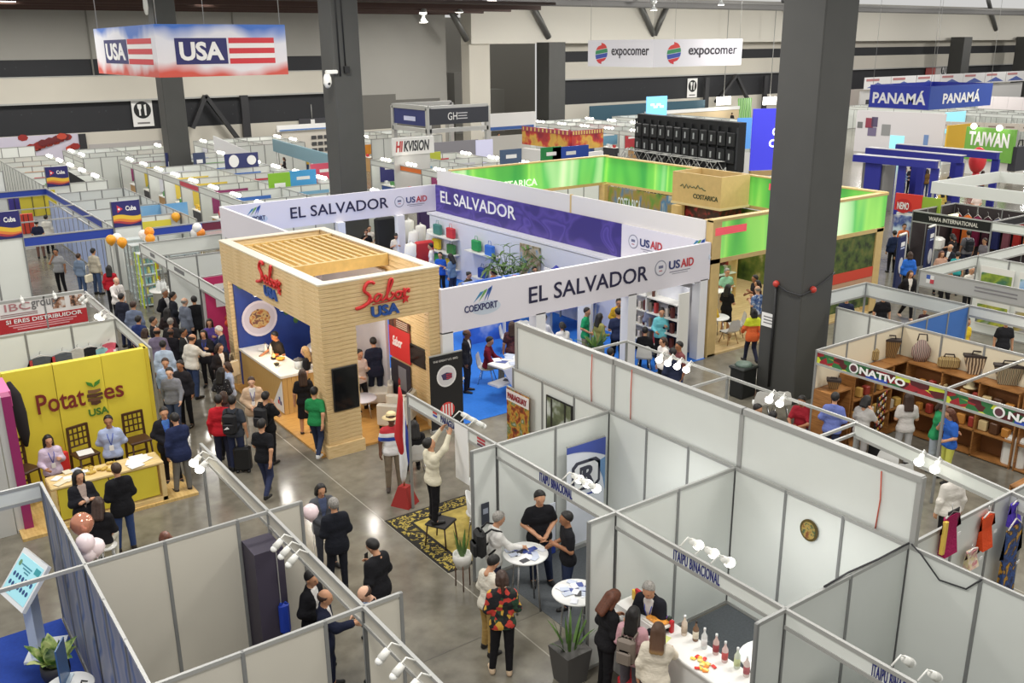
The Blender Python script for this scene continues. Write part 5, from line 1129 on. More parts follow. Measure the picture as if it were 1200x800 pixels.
# ------------------------------------------------------------------ booth behind the yellow wall,shirts and sign panel
b1=booth('white booth behind the yellow wall with grey shirts on show',[('wall',-.1,24,5,24),('fascia',5,27.4,5,21,2.18,2.45),('wall',-.1,27.5,5,27.5,2.45),('post',5,21.0)]if False else [('wall',-.1,24,4.95,24),('fascia',5,27.4,5,21,2.18,2.45),('post',5,21,5,21)])
b2=thing('sign_partition','white partition with grey lettering over a red band','sign',(1.0,27.5,0))
MB().box2((-1,-.02,0),(3.98,.03,2.45)).build('panel',PANEL,b2);plate((1.5,-.02,2.2),UX,UZ,4.96,.46,mat((228,224,222)),b2,'white_band',.01,.005);plate((1.5,-.02,1.77),UX,UZ,4.96,.40,mat((178,36,44)),b2,'red_band',.01,.005)
for x in (1.05,2.95):MB().box2((x -.02,-.05,0),(x +.02,-.03,2.45)).build('post',ALUD,b2)
MB().box2((-1,-.05,2.4),(3.98,.05,2.47)).build('rail',ALU,b2)
lettering('IBC',(2.28,-.04,2.27),UX,UZ,.62,.2,mat((176,120,124)),b2,.005);lettering('group',(2.93,-.04,2.25),UX,UZ,.62,.24,mat((110,108,110)),b2,.01)
lettering('SI ERES DISTRIBUIDOR',(2.9,-.04,1.88),UX,UZ,1.9,.11,PAPER,b2,.015)
for k in range(3):plate((2.85,-.04,1.77-.06*k),UX,UZ,1.7-.2*k,.03,mat((222,160,164)),b2,'text_line',.005)
for k in range(2):plate((2.3,-.04,2.08-.05*k),UX,UZ,.9,.025,mat((150,120,120)),b2,'text_line',.005)
for x in (3.3,3.75):plate((x,-.04,2.22),UX,UZ,.32,.3,ramp_mat('small_product_photo','noise',[(.35,(50,40,40)),(.5,(170,120,90)),(.65,(216,210,205))],9),b2,'photo',.005)
def garment(label,x,y,z,c,side=None,rz=0,w=.24,h=.6,cat='shirt'):
 t=thing('hanging_shirt',label,cat,(x,y,z),rz);m=cloth(c)
 MB().add([(-w,0,h *.42),(-w *.25,-.03,h *.5),(w *.25,-.03,h *.5),(w,0,h *.42),(w *.8,0,h *.08),(w *.78,-.06,-h *.5),(-w *.78,-.06,-h *.5),(-w *.8,0,h *.08),(-w *1.35,.0,h *.1),(w *1.35,0,h *.1),(-w *.6,.05,h *.42),(w *.6,.05,h *.42),(w *.7,.06,-h *.5),(-w *.7,.06,-h *.5)],
    [(0,7,6,5,4,3,2,1),(0,8,7),(3,4,9),(0,1,10),(2,3,11),(1,2,11,10),(10,11,12,13),(5,6,13,12),(0,10,13,6,7),(3,4,5,12,11),(0,8,7,10),(3,9,4,11)]).build('cloth',m,t)
 MB().tube([(-w *.8,0,h *.45),(0,0,h *.56),(w *.8,0,h *.45)],.012,5).build('hanger',mat((226,220,214)),t);MB().tube([(0,0,h *.56),(0,.02,h *.66),(.03,.03,h *.7)],.008,4).build('hook',ALU,t)
 if side:MB().box((-w *.9,-.02,0),(.06,.05,h *.8)).build('side_trim',cloth(side),t)
 plate((.1,-.075,.0),UX,UZ,.08,.05,PAPER,t,'tag',.004)
 return t
GX_=lambda px:GY(px,420,23.9).x
garment('grey shirt with red edge hanging behind the yellow wall, left one',GX_(47),23.86,1.55,(88,92,98),(180,70,70));garment('grey shirt with red edge hanging behind the yellow wall, right one',GX_(74),23.86,1.55,(92,96,104),(180,60,64))
garment('pale grey garment hanging right of the grey shirts',GX_(92),23.86,1.6,(190,188,184),None,0,.18,.55);garment('black and white garment hanging in the middle of the row',GX_(106),23.86,1.6,(40,40,46),None,0,.18,.55);garment('light blue garment near the right end of the row',GX_(120),23.86,1.55,(150,200,210),None,0,.16,.5);garment('pink cloth at the right end of the row of shirts',GX_(130),23.86,1.7,(214,100,120),None,0,.16,.4);garment('white garment below the pink cloth',GX_(136),23.7,1.4,(224,222,220),None,0,.2,.5)
lamp_row(2,4.98,24.6,4.98,24.2,2.46,-1,0,'on the fascia behind the hanging shirts');lamp_row(2,4.98,26.6,4.98,26.2,2.46,-1,0,'on the fascia beside the red banded sign',False)
lamp_row(2,3.4,27.5,4.2,27.5,2.48,0,-1,'along the top of the red banded sign',False)
# ------------------------------------------------------------------ booths just behind the tall wall
rA=booth('low white booths opening to the craft stall aisle, behind the tall wall',[('fascia',13.78,9,13.2,5.4,2.17,2.45),('rail',13.82,15,13.82,9,2.45),('rail',10.85,15,13.82,15,2.45),('rail',10.85,12,13.82,12,2.45),('rail',10.85,9,13.82,9,2.45),('rail',10.85,9,13.82,9,2.25),('post',13.82,15,13.82,15),('post',13.82,12,13.82,12),('post',13.82,9,13.82,9),('wall',10.75,6,13.82,6)])
lamp_row(4,13.8,13.7,13.8,12.9,2.46,-1,-.2,'from the far end on the beam before the blue carpet');lamp_row(2,13.8,10.75,13.8,10.5,2.46,-1,-.2,'on the beam before the near column');lamp_row(2,13.52,7.5,13.47,7.2,2.46,-1,-.2,'on the white fascia before the craft stall')
# clothes hung on the wall at the right edge
WIN=mat((150,36,84),.8)
wy=5.93
def hung(px,py,z0):p=GY(px,py,wy);return p
p=GY(1113,625,wy);garment('magenta sports jersey hanging at the right edge',p.x,wy,p.z,(158,34,84),(226,190,90),0,.2,.62)
p=GY(1156,622,wy);garment('orange fringed top hanging beside the magenta jersey',p.x,wy,p.z,(224,84,44),None,0,.17,.55)
p=GY(1176,648,wy);garment('long blue and gold patterned robe hanging at the right edge',p.x,wy -.1,p.z -.1,ramp_mat('robe_print','noise',[(.35,(24,30,70)),(.48,(40,80,150)),(.55,(30,30,50)),(.62,(206,150,40))],6),None,0,.24,1.3)
p=GY(1186,600,wy);garment('purple top at the upper right of the hanging clothes',p.x,wy -.05,p.z,(92,70,190),None,0,.16,.4)
p=GY(1135,652,wy);garment('small cream floral bag cloth below the jersey',p.x,wy -.05,p.z,ramp_mat('floral_cloth','voronoi',[(.3,(222,206,160)),(.5,(196,120,130)),(.7,(226,214,190))],18),None,0,.15,.28,'cloth')
tag(MB().box((0,0,0),(.28,.02,.22),0,0,.01).build('black_hook_plate',BLACK,None,tuple(GY(1117,605,wy))),'black hanger plate above the magenta jersey','hanger')
tag(MB().tube([(13.0,5.2,0),(13.0,5.2,1.75)],.02,6).build('dark_rack',BLACK),'thin dark rack pole at the right edge','rack')
# ------------------------------------------------------------------ craft stall
NX=16.65
FOL=ramp_mat('tropical_fascia_print','voronoi',[(.0,(30,84,44)),(.25,(150,30,40)),(.42,(198,206,60)),(.52,(84,24,30)),(.68,(44,110,60)),(.82,(190,60,50)),(.9,(206,190,70))],4.2,.5,(1,1.2,1.9),const=True)
CRM=mat((222,210,184),.5)
nv=booth('craft stall with printed leafy fascia and wooden shelving',[('fascia',NX,12,NX,9,2.12,2.45,FOL),('fascia',NX,9,NX,6,2.12,2.45,FOL),('wall',NX,12,19.85,12,2.45,0,CRM),('wall',19.85,12,19.85,5,2.45,0,CRM),('rail',NX,9,19.85,9,2.45),('post',NX,9,NX,9)])
lettering('NATIVO',(-.01,-1.62,2.285),DY,UZ,1.05,.15,PAPER,nv,.03);lettering('NATIVO',(-.01,-4.75,2.285),DY,UZ,1.05,.15,PAPER,nv,.03)
for y in (-.95,-4.05):disc((-.01,y,2.285),DY,UZ,.11,.11,PAPER,nv,'round_emblem',.008);disc((-.01,y,2.285),DY,UZ,.075,.075,mat((90,50,60)),nv,'round_emblem',.006,.01);plate((-.01,y -.55,2.19),DY,UZ,.5,.08,mat((50,80,180)),nv,'blue_mark',.006)
def wood_shelf(label,x,y,rz,w,h,d,nz,nx):
 t=thing('wood_shelf',label,'shelf',(x,y,0),rz)
 for i in range(nz +1):MB().box((0,0,.04+(h -.06)*i/nz),(w,d,.03)).build('shelf_board',WOODB,t)
 for i in range(nx +1):MB().box((-w/2+w *i/nx,0,h/2),(.03,d,h)).build('upright',WOODB,t)
 MB().box((0,d/2-.01,h/2),(w,.02,h)).build('back_board',mat((132,84,44),.6),t)
 return t
wood_shelf('brown wooden shelving along the cream side panels of the craft stall',18.6,11.75,math.pi *0,2.2,1.75,.4,3,3)
wood_shelf('brown wooden shelving along the back of the craft stall, far half',19.6,10.2,-math.pi/2,2.6,1.75,.4,3,3);wood_shelf('brown wooden shelving along the back of the craft stall, near half',19.6,7.5,-math.pi/2,2.6,1.75,.4,3,3)
wood_shelf('narrow wooden cabinet at the near column end of the craft stall',17.0,11.75,0,.7,1.55,.45,2,1)
wd=wood_shelf('low wooden display table with jewellery in the craft stall',17.4,7.0,-math.pi/2,1.5,.75,.6,1,2)
PATT=[ramp_mat('woven_pattern_%d' % i,'wave',[(0,a),(.5,b_),(1,c)],5,.8,(1,1,1),distort=3)for i,(a,b_,c)in enumerate((((70,50,36),(170,130,70),(60,44,34)),((60,50,44),(190,176,140),(84,60,46)),((90,54,56),(206,184,170),(60,40,40)),((120,96,60),(196,170,110),(90,64,40)),((50,44,42),(150,120,90),(210,190,160))))]
def craft_bag(label,px,py,z,w,h,kind,mi,d=.2):
 g=G(px,py,z);t=thing('woven_bag',label,'bag',(g.x,g.y,z),-.9);m=PATT[mi]
 if kind=='v':MB().add([(-w *.3,-d *.3,0),(w *.3,-d *.3,0),(w *.3,d *.3,0),(-w *.3,d *.3,0),(-w/2,-d/2,h),(w/2,-d/2,h),(w/2,d/2,h),(-w/2,d/2,h)],[(3,2,1,0),(0,1,5,4),(1,2,6,5),(2,3,7,6),(3,0,4,7),(4,5,6,7)]).build('body',m,t);MB().box((0,0,h),(w *1.02,d *1.02,.05)).build('dark_rim',mat((52,42,38),.8),t)
 elif kind=='r':MB().lathe([(w *.3,0),(w *.5,h *.3),(w *.5,h *.6),(w *.2,h *.95),(.02,h)],14,(0,0,0),0,1,.5).build('body',m,t)
 else:MB().box((0,0,h/2),(w,d,h),0,0,.05).build('body',m,t)
 MB().tube([(-w *.25,0,h *.95),(-w *.2,0,h *1.25),(w *.2,0,h *1.25),(w *.25,0,h *.95)],.018,6).build('handle',mat((48,38,34),.7),t)
 return t
craft_bag('dark framed basket bag on the craft shelf nearest the column',1018,422,1.75,.42,.30,'b',3);craft_bag('tall dark and cream woven bag second from the column',1042,418,1.75,.44,.42,'v',0);craft_bag('round woven backpack with maroon middle on the craft shelf',1078,423,1.75,.42,.52,'r',2);craft_bag('small striped satchel on the craft shelf',1111,431,1.75,.46,.26,'b',3);craft_bag('wide flared woven bag beneath the stall post',1144,438,1.75,.60,.42,'v',4);craft_bag('flared grey and cream woven bag at the right of the craft shelf',1180,450,1.75,.60,.42,'v',1)
craft_bag('small dark woven bag on the narrow cabinet',974,440,1.55,.3,.2,'v',0).location=(17.0,11.75,1.55)
for i,(px,py,z,c,s_,lb)in enumerate(((1070,437,1.25,(226,120,120),.16,'coral pink handmade hat on the craft shelf'),(1078,440,1.25,(50,40,50),.16,'dark handmade hat beside the coral one'),(1088,441,1.25,(220,90,90),.14,'coral woven cone on the craft shelf'),(1097,446,1.25,(214,90,130),.17,'pink round hat in the middle of the craft shelf'),(1107,448,1.25,(180,184,90),.13,'green and black hat right of the pink one'),(1116,450,1.25,(222,150,130),.12,'peach flower ornament on the craft shelf'),(1137,458,1.2,(226,206,160),.19,'cream straw hat on the craft shelf'),(1137,454,1.5,(206,190,150),.12,'small cream hat above the straw hat'),(1163,456,1.25,(70,120,60),.15,'green beaded necklace on a dark stand in the craft shelf'),(1184,464,1.2,(150,80,50),.12,'brown carved ornament at the end of the craft shelf'))):
 g=G(px,py,z);tag(MB().lathe([(s_*1.2,0),(s_*1.25,.015),(s_*.75,.04),(s_*.6,.16),(.02,.19)],14).build('hat',mat(c,.8),None,(g.x,g.y,z)),lb,'hat' if 'hat' in lb else 'ornament')
for zi,z in enumerate((.63,1.2)):
 packs(9.0,11.3,19.55,z,9,[(190,130,60),(90,60,40),(214,190,140),(160,60,50)],'small craft good on the %s back shelf' %['lower','middle'][zi],'ornament',along='y',size=(.14,.16,.22));packs(6.4,8.6,19.55,z,9,[(150,40,50),(206,180,150),(120,80,50),(90,90,60)],'craft figure on the %s near half shelf' %['lower','middle'][zi],'ornament',along='y',size=(.12,.16,.24))
packs(17.7,19.5,11.65,.63,7,[(210,170,90),(120,80,50),(200,190,170)],'woven craft on the lower side shelf of the craft stall','ornament',size=(.14,.16,.2));packs(17.7,19.5,11.65,1.2,7,[(190,150,80),(150,60,50),(90,70,50)],'woven craft on the upper side shelf of the craft stall','ornament',size=(.14,.16,.2))
packs(6.5,7.5,17.3,.77,8,[(60,60,70),(220,216,210),(150,130,160),(90,110,80)],'jewellery piece on the low craft table','jewellery',along='y',size=(.09,.09,.1));packs(6.4,7.6,17.55,.77,8,[(206,180,150),(190,100,70),(50,50,60)],'ornament stand at the back of the low craft table','ornament',along='y',size=(.08,.08,.16))
er=thing('earring_rack','dark grid rack of small earrings in the craft stall','rack',(17.55,10.9,0),.3)
for k in range(6):MB().box((-.3+.12*k,0,1.1),(.02,.02,.9)).build('bar',BLACK,er);MB().box((0,0,.72+.16*k),(.64,.02,.02)).build('bar',BLACK,er)
for k in range(30):MB().box((-.26+.12*(k % 5),-.03,.80+.15*(k//5)-.02),(.05,.02,.06)).build('earring',mat([(206,200,190),(190,150,60),(150,50,50)][k % 3],.4),er)
MB().box((0,0,.33),(.06,.3,.66)).build('foot',BLACK,er)
shell_chair('white plastic chair at the front of the craft stall',16.7,10.1,2.2,wood=False);shell_chair('second white plastic chair beside the grey topped woman',16.3,9.6,2.6,wood=False)
for i,(px,py)in enumerate(((1010,458),(1075,470),(1110,505))):pass
ct2=tag(MB().box((0,0,.36),(.5,.5,.72),0,0,.06).build('white_stool',WHITE,None,tuple(G(1190,545,0))),'white cloth covered stool at the right end of the craft stall','stool')
# lounge between the beams and the column
for px,py,lb in ((893,470,'white lounge chair left of the near column'),(915,470,'white chair at the foot of the near column')):g=G(px,py,.5);shell_chair(lb,g.x,g.y,2.4,wood=False)
tb_=thing('trash_bin','dark plastic bin with open bag left of the near column','bin',(18.28,15.35,0));MB().box((0,0,.4),(.55,.45,.8),0,0,.03,1.0).build('body',mat((28,30,30),.5),tb_);MB().box((0,0,.8),(.62,.52,.08),0,0,.03).build('rim',mat((34,38,36),.5),tb_);MB().lathe([(.24,0),(.2,.08),(.02,.05)],9).build('bag_liner',mat((92,110,100),.5),tb_,(0,0,.83))
# ------------------------------------------------------------------ row behind the craft stall
rB=booth('white booth with a blue side wall right of the near column',[('fascia',22.75,15,22.75,12,2.05,2.45),('fascia',20.6,15,22.75,15,2.05,2.45),('wall',19.95,13.9,19.95,12,2.45),('wall',19.95,12.02,22.75,12.02,2.45,0,mat((52,104,178),.5)),('fascia',22.75,12,22.75,5,2.15,2.45),('post',22.75,15,22.75,15)])
for k in range(4):plate((2.05+.05*k,-1.9,1.75-.08*k),UX,UZ,.5,.035,mat((206,216,230)),rB,'lettered_line',.006)
lamp_row(2,22.73,10.3,22.73,9.9,2.46,-1,0,'on the white fascia at the right edge beyond the craft stall');lamp_row(1,20.7,15,20.7,15,2.46,-1,0,'on the white fascia right beside the near column')
cb_=thing('white_bench_table','white cloth table in the booth beyond the blue wall','table',(23.5,10.6,0),.2);MB().box((0,0,.74),(1.2,.7,.04)).build('top',WHITE,cb_)
for sx in (-.55,.55):
 for sy in (-.3,.3):MB().box((sx,sy,.37),(.05,.05,.74)).build('leg',ALU,cb_)
rC=booth('grey framed island with landscape posters and a small flag on its fascia',[('fascia',25.35,15,25.35,8,1.95,2.45,mat((186,186,186),.5)),('fascia',25.35,15,31.4,15,2.1,2.45),('wall',28.5,15,28.5,8,2.45),('post',25.35,15,25.35,15),('wall',25.4,8,31.4,8)])
for i,c in enumerate(((60,90,180),(226,226,226),(206,70,80),(226,226,226))):plate((-.012,-.3-.12*(i % 2),2.28-.12*(i//2)),DY,UZ,.12,.12,mat([(70,100,180),(232,232,232),(232,232,232),(200,70,84)][i]),rC,'flag_mark',.006)
for k in range(2):plate((-.012,-2.3,2.26-.1*k),DY,UZ,1.2,.04,mat((140,138,142)),rC,'text_line',.006)
LSC=[ramp_mat('landscape_%d' % i,'noise',s_,1.6,.5)for i,s_ in enumerate(([(.35,(60,96,50)),(.5,(150,170,60)),(.62,(60,110,80)),(.8,(190,200,205))],[(.3,(110,160,210)),(.55,(170,200,226)),(.7,(80,130,80))],[(.35,(70,80,110)),(.48,(180,180,60)),(.6,(100,130,60)),(.75,(200,200,200))],[(.35,(120,110,60)),(.5,(176,160,90)),(.65,(150,150,150))]))]
for i,(yy,z)in enumerate(((14.3,1.75),(13.1,1.75),(14.3,.75),(13.1,.75))):
 t=thing('landscape_poster','landscape poster %s on the grey framed island' %['upper left with green fields','upper right with blue sky','lower left with yellow meadow','lower right with brown roofs'][i],'poster',(28.46,yy,z));plate((0,0,0),DY,UZ,1.05,.85,WHITE,t,'mount',.01);plate((-.012,0,-.08),DY,UZ,.95,.6,LSC[i],t,'print',.006)
rD=booth('dark walled booth with white pixel lettering on black fascia',[('fascia',34.5,21,34.5,17.8,2.0,2.45,BLACK),('wall',37.5,21,37.5,15,2.45,0,mat((48,38,42),.6)),('wall',34.5,21,37.5,21,2.45,0,mat((46,40,42),.6)),('post',34.5,21,34.5,21),('post',34.5,17.8,34.5,17.8),('fascia',34.5,17.8,37.5,17.8,2.1,2.45,DARK),('fascia',34.5,17.8,34.5,12,2.1,2.45)])
lettering('WAFA INTERNATIONAL',(-.012,-1.7,2.22),DY,UZ,2.0,.16,mat((214,210,200)),rD,.012)
for i in range(12):
 y=20.7-i *.42;c=[(150,40,36),(206,110,50),(110,30,60),(60,30,40),(40,44,90),(120,70,80)][i % 6]
 garment('hanging robe in the dark booth, %s from the far end' %(ORD +['eleventh','twelfth'])[i],37.3,y,1.45,c,None,math.pi/2,.2,1.2)
tx_=tag(MB().box2((36.0,20.4,1.9),(36.8,20.5,2.15)).build('light_sign',mat((240,236,190),.5,emit=1.3)),'lit cream sign inside the dark booth','sign')
for i,(px,py)in enumerate(((1050,340),(1084,328))):
 g=G(px,py,0);t=thing('totem',['dark blue totem with white rounded frame at the green pavilion post','dark blue totem with white rounded frame right of the blue jacketed woman'][i],'sign',(g.x,g.y,0),.2)
 MB().box((0,0,1.05),(.62,.1,2.0),0,0,.03).build('panel',mat((40,50,96),.4),t);MB().tube([(.36,-.03,0),(.36,-.03,1.9),(.28,-.03,2.12),(-.32,-.03,2.12)],.045,6).build('white_frame',WHITE,t);plate((0,-.06,1.75),UX,UZ,.36,.16,PAPER,t,'white_mark',.006);plate((0,-.06,1.6),UX,UZ,.36,.05,mat((190,200,230)),t,'text_line',.006)
 disc((0,-.06,.95),UX,UZ,.2,.3,mat((206,206,210)),t,'product_picture',.006)
wb=thing('white_appliance','white boxy appliance beside the right blue totem','appliance',tuple(G(1094,318,0)),.2);MB().box((0,0,1.15),(.55,.45,.5),0,0,.08).build('body',WHITE,wb);MB().box((0,0,.45),(.4,.35,.9)).build('stand',mat((120,120,124)),wb)
# ------------------------------------------------------------------ green lit pavilion
GRN=lambda n,s_:ramp_mat(n,'noise',[(.28,(58,150,70)),(.42,(104,190,80)),(.5,(150,214,100)),(.58,(92,186,96)),(.68,(206,236,186)),(.76,(236,250,230))],.55,.4,(1,1,.12),emit=.5,distort=.6,detail=2)  # palest stops paint the white glare of the backlit band
GM=GRN('lit_green_band',.16);GP=thing('green_pavilion','pavilion with glowing green leaf banner band on pale wood','pavilion',(19.85,18.12,0));FRW=mat((206,178,120),.5,noise=.05,nscale=5)
GX1,GY1=8.3,14.1
for a,b_ in (((.12,0,2.93),(GX1,.12,4.0)),((.12,GY1-.12,2.95),(GX1,GY1,4.08)),((GX1-.12,0.12,2.95),(GX1,GY1-.12,4.05))):MB().box2(a,b_).build('lit_band',GM,GP)
for a,b_ in (((0,-.02,2.80),(GX1,.14,2.93)),((0,-.04,4.0),(GX1+.02,.2,4.08)),((0,GY1-.14,2.83),(GX1,GY1+.02,2.95)),((GX1-.14,0,2.83),(GX1+.02,GY1,2.95)),((GX1-.2,0,4.05),(GX1+.03,GY1,4.1)),((0,GY1-.18,4.08),(GX1,GY1+.03,4.13))):MB().box2(a,b_).build('wood_beam',FRW,GP)
for x,y in ((0,0),(2.85,0),(GX1-.4,0),(0,GY1-.35),(4,GY1-.35),(GX1-.4,GY1-.35),(GX1-.4,7.6),(6.2,7.5)):MB().box2((x,y -.02,0),(x +.36,y +.34,2.9 if x or y else 4.05)).build('wood_post',FRW,GP)
for (u,c,w)in ((UX,(.75,-.02,3.72),1.3),):plate(c,u,UZ,w,.22,mat((226,84,96),.5,emit=.4),GP,'pink_band',.008)
plate((GX1-.14,3.6,3.75),DY,UZ,2.4,.24,mat((226,84,96),.5,emit=.4),GP,'pink_band',.008);plate((GX1-.14,8.8,3.85),DY,UZ,.5,.3,mat((226,90,150),.5,emit=.4),GP,'pink_band',.008)
lettering('COSTARICA',(3.1,GY1-.15,3.3),UX,UZ,2.4,.3,mat((226,250,220),.5,emit=.5),GP,.02)
MB().box2((.12,.3,.0),(.2,GY1-.4,2.8)).build('inner_wall',mat((206,200,190),.5),GP)
JUN=ramp_mat('jungle_print','noise',[(.3,(40,54,34)),(.45,(96,140,60)),(.55,(150,130,70)),(.65,(60,120,170)),(.75,(206,200,170))],1.3,.5,(1,1,.5))
MB().box2((GX1-.2,7.9,0),(GX1-.14,GY1-.4,2.8)).build('print_wall',JUN,GP);MB().box2((GX1-.2,.35,0),(GX1-.14,7.5,2.8)).build('print_wall',ramp_mat('coffee_hill_print','noise',[(.35,(40,62,30)),(.5,(86,110,44)),(.62,(120,130,60)),(.75,(206,190,150))],1.8),GP)
MB().box2((5.0,.02,.3),(GX1-.42,.08,2.8)).build('print_wall',ramp_mat('hedge_print','noise',[(.35,(34,48,26)),(.5,(74,94,40)),(.65,(104,110,52))],3.5),GP);plate((6.5,-.0,1.48),UX,UZ,2.8,.34,mat((206,70,50)),GP,'red_band',.01);plate((6.5,-.0,1.0),UX,UZ,2.8,.6,mat((190,150,120)),GP,'beige_band',.01)
lettering('COSTA RICA',(GX1-.21,12.3,2.15),DY,UZ,1.5,.5,mat((206,220,230)),GP,.01)
disc((GX1-.21,8.7,2.2),DY,UZ,.55,.9,ramp_mat('macaw_print','noise',[(.4,(40,110,190)),(.55,(60,90,160)),(.62,(230,170,50))],2.5),GP,'bird_picture',.01)
tw_=thing('wood_tower','pale wood boxed crown with script and COSTARICA lettering','sign',(26.3,23.7,0));
for a,b_ in (((0,0,3.0),(1.55,.1,4.15)),((0,.1,3.0),(.1,2.5,4.15)),((1.45,.1,3.0),(1.55,2.5,4.15)),((.1,2.4,3.0),(1.45,2.5,4.15))):MB().box2(a,b_).build('side_panel',FRW,tw_)
MB().box2((-.03,-.03,2.92),(1.58,2.53,3.0)).build('bottom_trim',mat((214,196,150),.5),tw_);MB().box2((.1,.1,3.02),(1.45,2.4,3.06)).build('floor_panel',mat((120,90,70),.6),tw_)
MB().box2((.2,.2,0),(1.4,2.3,2.92)).build('core',ramp_mat('dark_berry_print','noise',[(.4,(44,26,24)),(.55,(84,34,32)),(.65,(150,50,50))],4),tw_)
lettering('COSTARICA',(0,.75,3.32),DY,UZ,1.25,.18,mat((56,66,44)),tw_,.02);mb=MB();mb.tube([(-.02,2.05-.1*i,3.62+[.0,.08,-.06,.1,-.04,.06,.0,.05,-.02,.12,.0,.04,-.03,-.04][i])for i in range(14)],.018,5);mb.build('script_letter',mat((66,84,50)),tw_)
tag(MB().box2((19.9,18.1,0),(28.1,32.0,.06)).build('pale_floor',ramp_mat('pale_floor_wood','noise',[(.3,(190,160,110)),(.7,(214,190,140))],2,.45,(1,6,1))),'pale wooden raised floor of the green pavilion','floor')
uw=thing('white_high_wall','long plain white wall between the purple banner and the green pavilion','wall panel',(19.85,18.35,0));MB().box2((-.04,0,0),(.02,6.05,4.04)).build('panel',mat((222,218,214),.5),uw);MB().box2((-.04,6.13,0),(.02,14.7,4.04)).build('panel',mat((222,218,214),.5),uw);MB().box2((-.05,6.05,3.3),(.04,6.13,4.06)).build('seam_post',FRW,uw)
round_table('round white table with a yellow folded cloth in the green pavilion',21.35,19.2,.45,.75);cl_=tag(MB().lathe([(.22,0),(.17,.15),(.08,.45),(.015,.62)],9).build('yellow_cloth',cloth((206,168,50)),None,(21.3,19.25,.75)),'yellow cloth cone standing on the round table','cloth')
for x,y,r_,lb in ((20.75,19.6,.9,'white shell chair left of the yellow cloth table'),(21.3,18.55,3.0,'grey shell chair in front of the yellow cloth table'),(22.0,18.9,-2.2,'white shell chair right of the yellow cloth table')):shell_chair(lb,x,y,r_,(206,204,200)if 'grey' in lb else (226,226,224))
cw=thing('white_counter','white round counter with snacks inside the green pavilion','counter',(23.0,20.8,.06));MB().lathe([(.5,0),(.5,.95),(.6,.97),(.6,1.02),(.02,1.02)],20).build('body',WHITE,cw)
packs(22.6,23.4,20.7,1.08,6,[(60,40,40),(214,120,100),(206,190,160),(150,60,70)],'small snack on the round white counter','snack',size=(.08,.08,.12))
gs=thing('glass_showcase','glass shelving with green and white goods in the green pavilion','shelf',(24.9,22.4,.06));
for z in (.4,.9,1.4,1.9):MB().box((0,0,z),(1.6,.4,.03)).build('shelf',mat((206,220,210),.15),gs)
for x in (-.8,.8):MB().box((x,0,1.05),(.04,.4,2.1)).build('side',FRW,gs)
for zi,z in enumerate((.48,.98,1.48,1.98)):packs(24.2,25.6,22.4,z,7,[(90,150,80),(222,224,216),(150,170,120),(190,140,90)],'jar on the %s glass shelf of the green pavilion' % ORD[zi],'jar',size=(.14,.12,.24))
db=tag(MB().box2((21.6,24.9,.06),(22.9,25.0,2.6)).build('dark_backdrop',mat((36,44,62),.6)),'dark blue backdrop behind the man in the pale green shirt','backdrop')
# ------------------------------------------------------------------ big screens
LD=thing('screen_back','back of a large black video wall with rows of boxes on truss','video wall',(39.0,38.0,0));
A_,B_=G(750,170,3.2),G(868,186,3.2)
dv=(B_-A_);Lw=dv.length;uu=Vector((dv.x,dv.y,0)).normalized();LD.location=(A_.x,A_.y,0);ang=math.atan2(uu.y,uu.x)
MB().box((Lw/2,0,3.75),(Lw,.5,2.5)).build('screen_body',mat((20,21,23),.6),LD,rz=0);MB().box((Lw/2,0,1.25),(Lw,.3,2.5)).build('skirt',mat((22,22,24),.8),LD)
NB=12
bxm=MB().box((0,0,0),(Lw/NB *.86,.25,.72),0,0,.04).mesh('back_box',mat((27,28,31),.5));lgt=MB().box((0,0,0),(.1,.03,.32)).mesh('white_label',mat((176,180,180),.5))
for r_ in range(2):
 for k in range(NB):o=ob('back_box',bxm,LD,(Lw *(k +.5)/NB,-.35,3.30+r_*.84));ob('white_label',lgt,o,(0,-.14,0));
for k in range(NB +1):MB().box((Lw *k/NB,-.33,3.7),(.06,.1,2.1)).build('rib',mat((40,42,45),.5),LD)
LD.rotation_euler.z=ang
def truss(label,p,q,s_=.3,n=10,m=None):
 t=thing('truss',label,'truss',tuple(p));d=Vector(q)-Vector(p);m=m or mat((186,186,182),.35,.5)
 sd=d.normalized().cross(UZ);sd=sd.normalized()if sd.length>.1 else Vector((1,0,0));up=sd.cross(d.normalized())
 for a in (-1,1):
  for b_ in (-1,1):o=(sd *a +up *b_)*s_/2;MB().tube([tuple(o),tuple(d +o)],.028,5).build('chord',m,t)
 mb=MB()
 for i in range(n):
  for a in (-1,1):
   mb.tube([tuple(d *i/n +(sd *a +up *(1 if i % 2 else -1))*s_/2),tuple(d *(i +1)/n +(sd *a -up *(1 if i % 2 else -1))*s_/2)],.018,4)
   mb.tube([tuple(d *i/n +(up *a +sd *(1 if i % 2 else -1))*s_/2),tuple(d *(i +1)/n +(up *a -sd *(1 if i % 2 else -1))*s_/2)],.018,4)
 o=mb.build('lacing',m,t);o['kind']='stuff';return t
tA,tB=G(750,173,2.2),G(863,185,2.2);tA=A_+(tA -A_)*.25+Vector((0,0,-.2));
n_=Vector((uu.y,-uu.x,0));t0=A_-UZ *.38+n_*1.2;truss('grey horizontal truss under the black video wall',t0,t0+uu *Lw *.98,.55,16)
for i,f in enumerate((.02,.35,.7,.96)):q=t0+uu *Lw *f;truss('%s upright truss from the left under the black video wall' % ORD[i],(q.x,q.y,0),(q.x,q.y,q.z),.55,5)
bl=thing('blue_video_wall','deep blue glowing video wall with white words behind the near column','screen',(0,0,0));a=G(880,165,3.9);b_=G(945,163,3.9);dv=Vector((b_.x -a.x,b_.y -a.y,0));dv=dv.normalized()*max(dv.length,5);bl.location=(a.x,a.y,0)
wv=dv.length;uu2=dv.normalized()
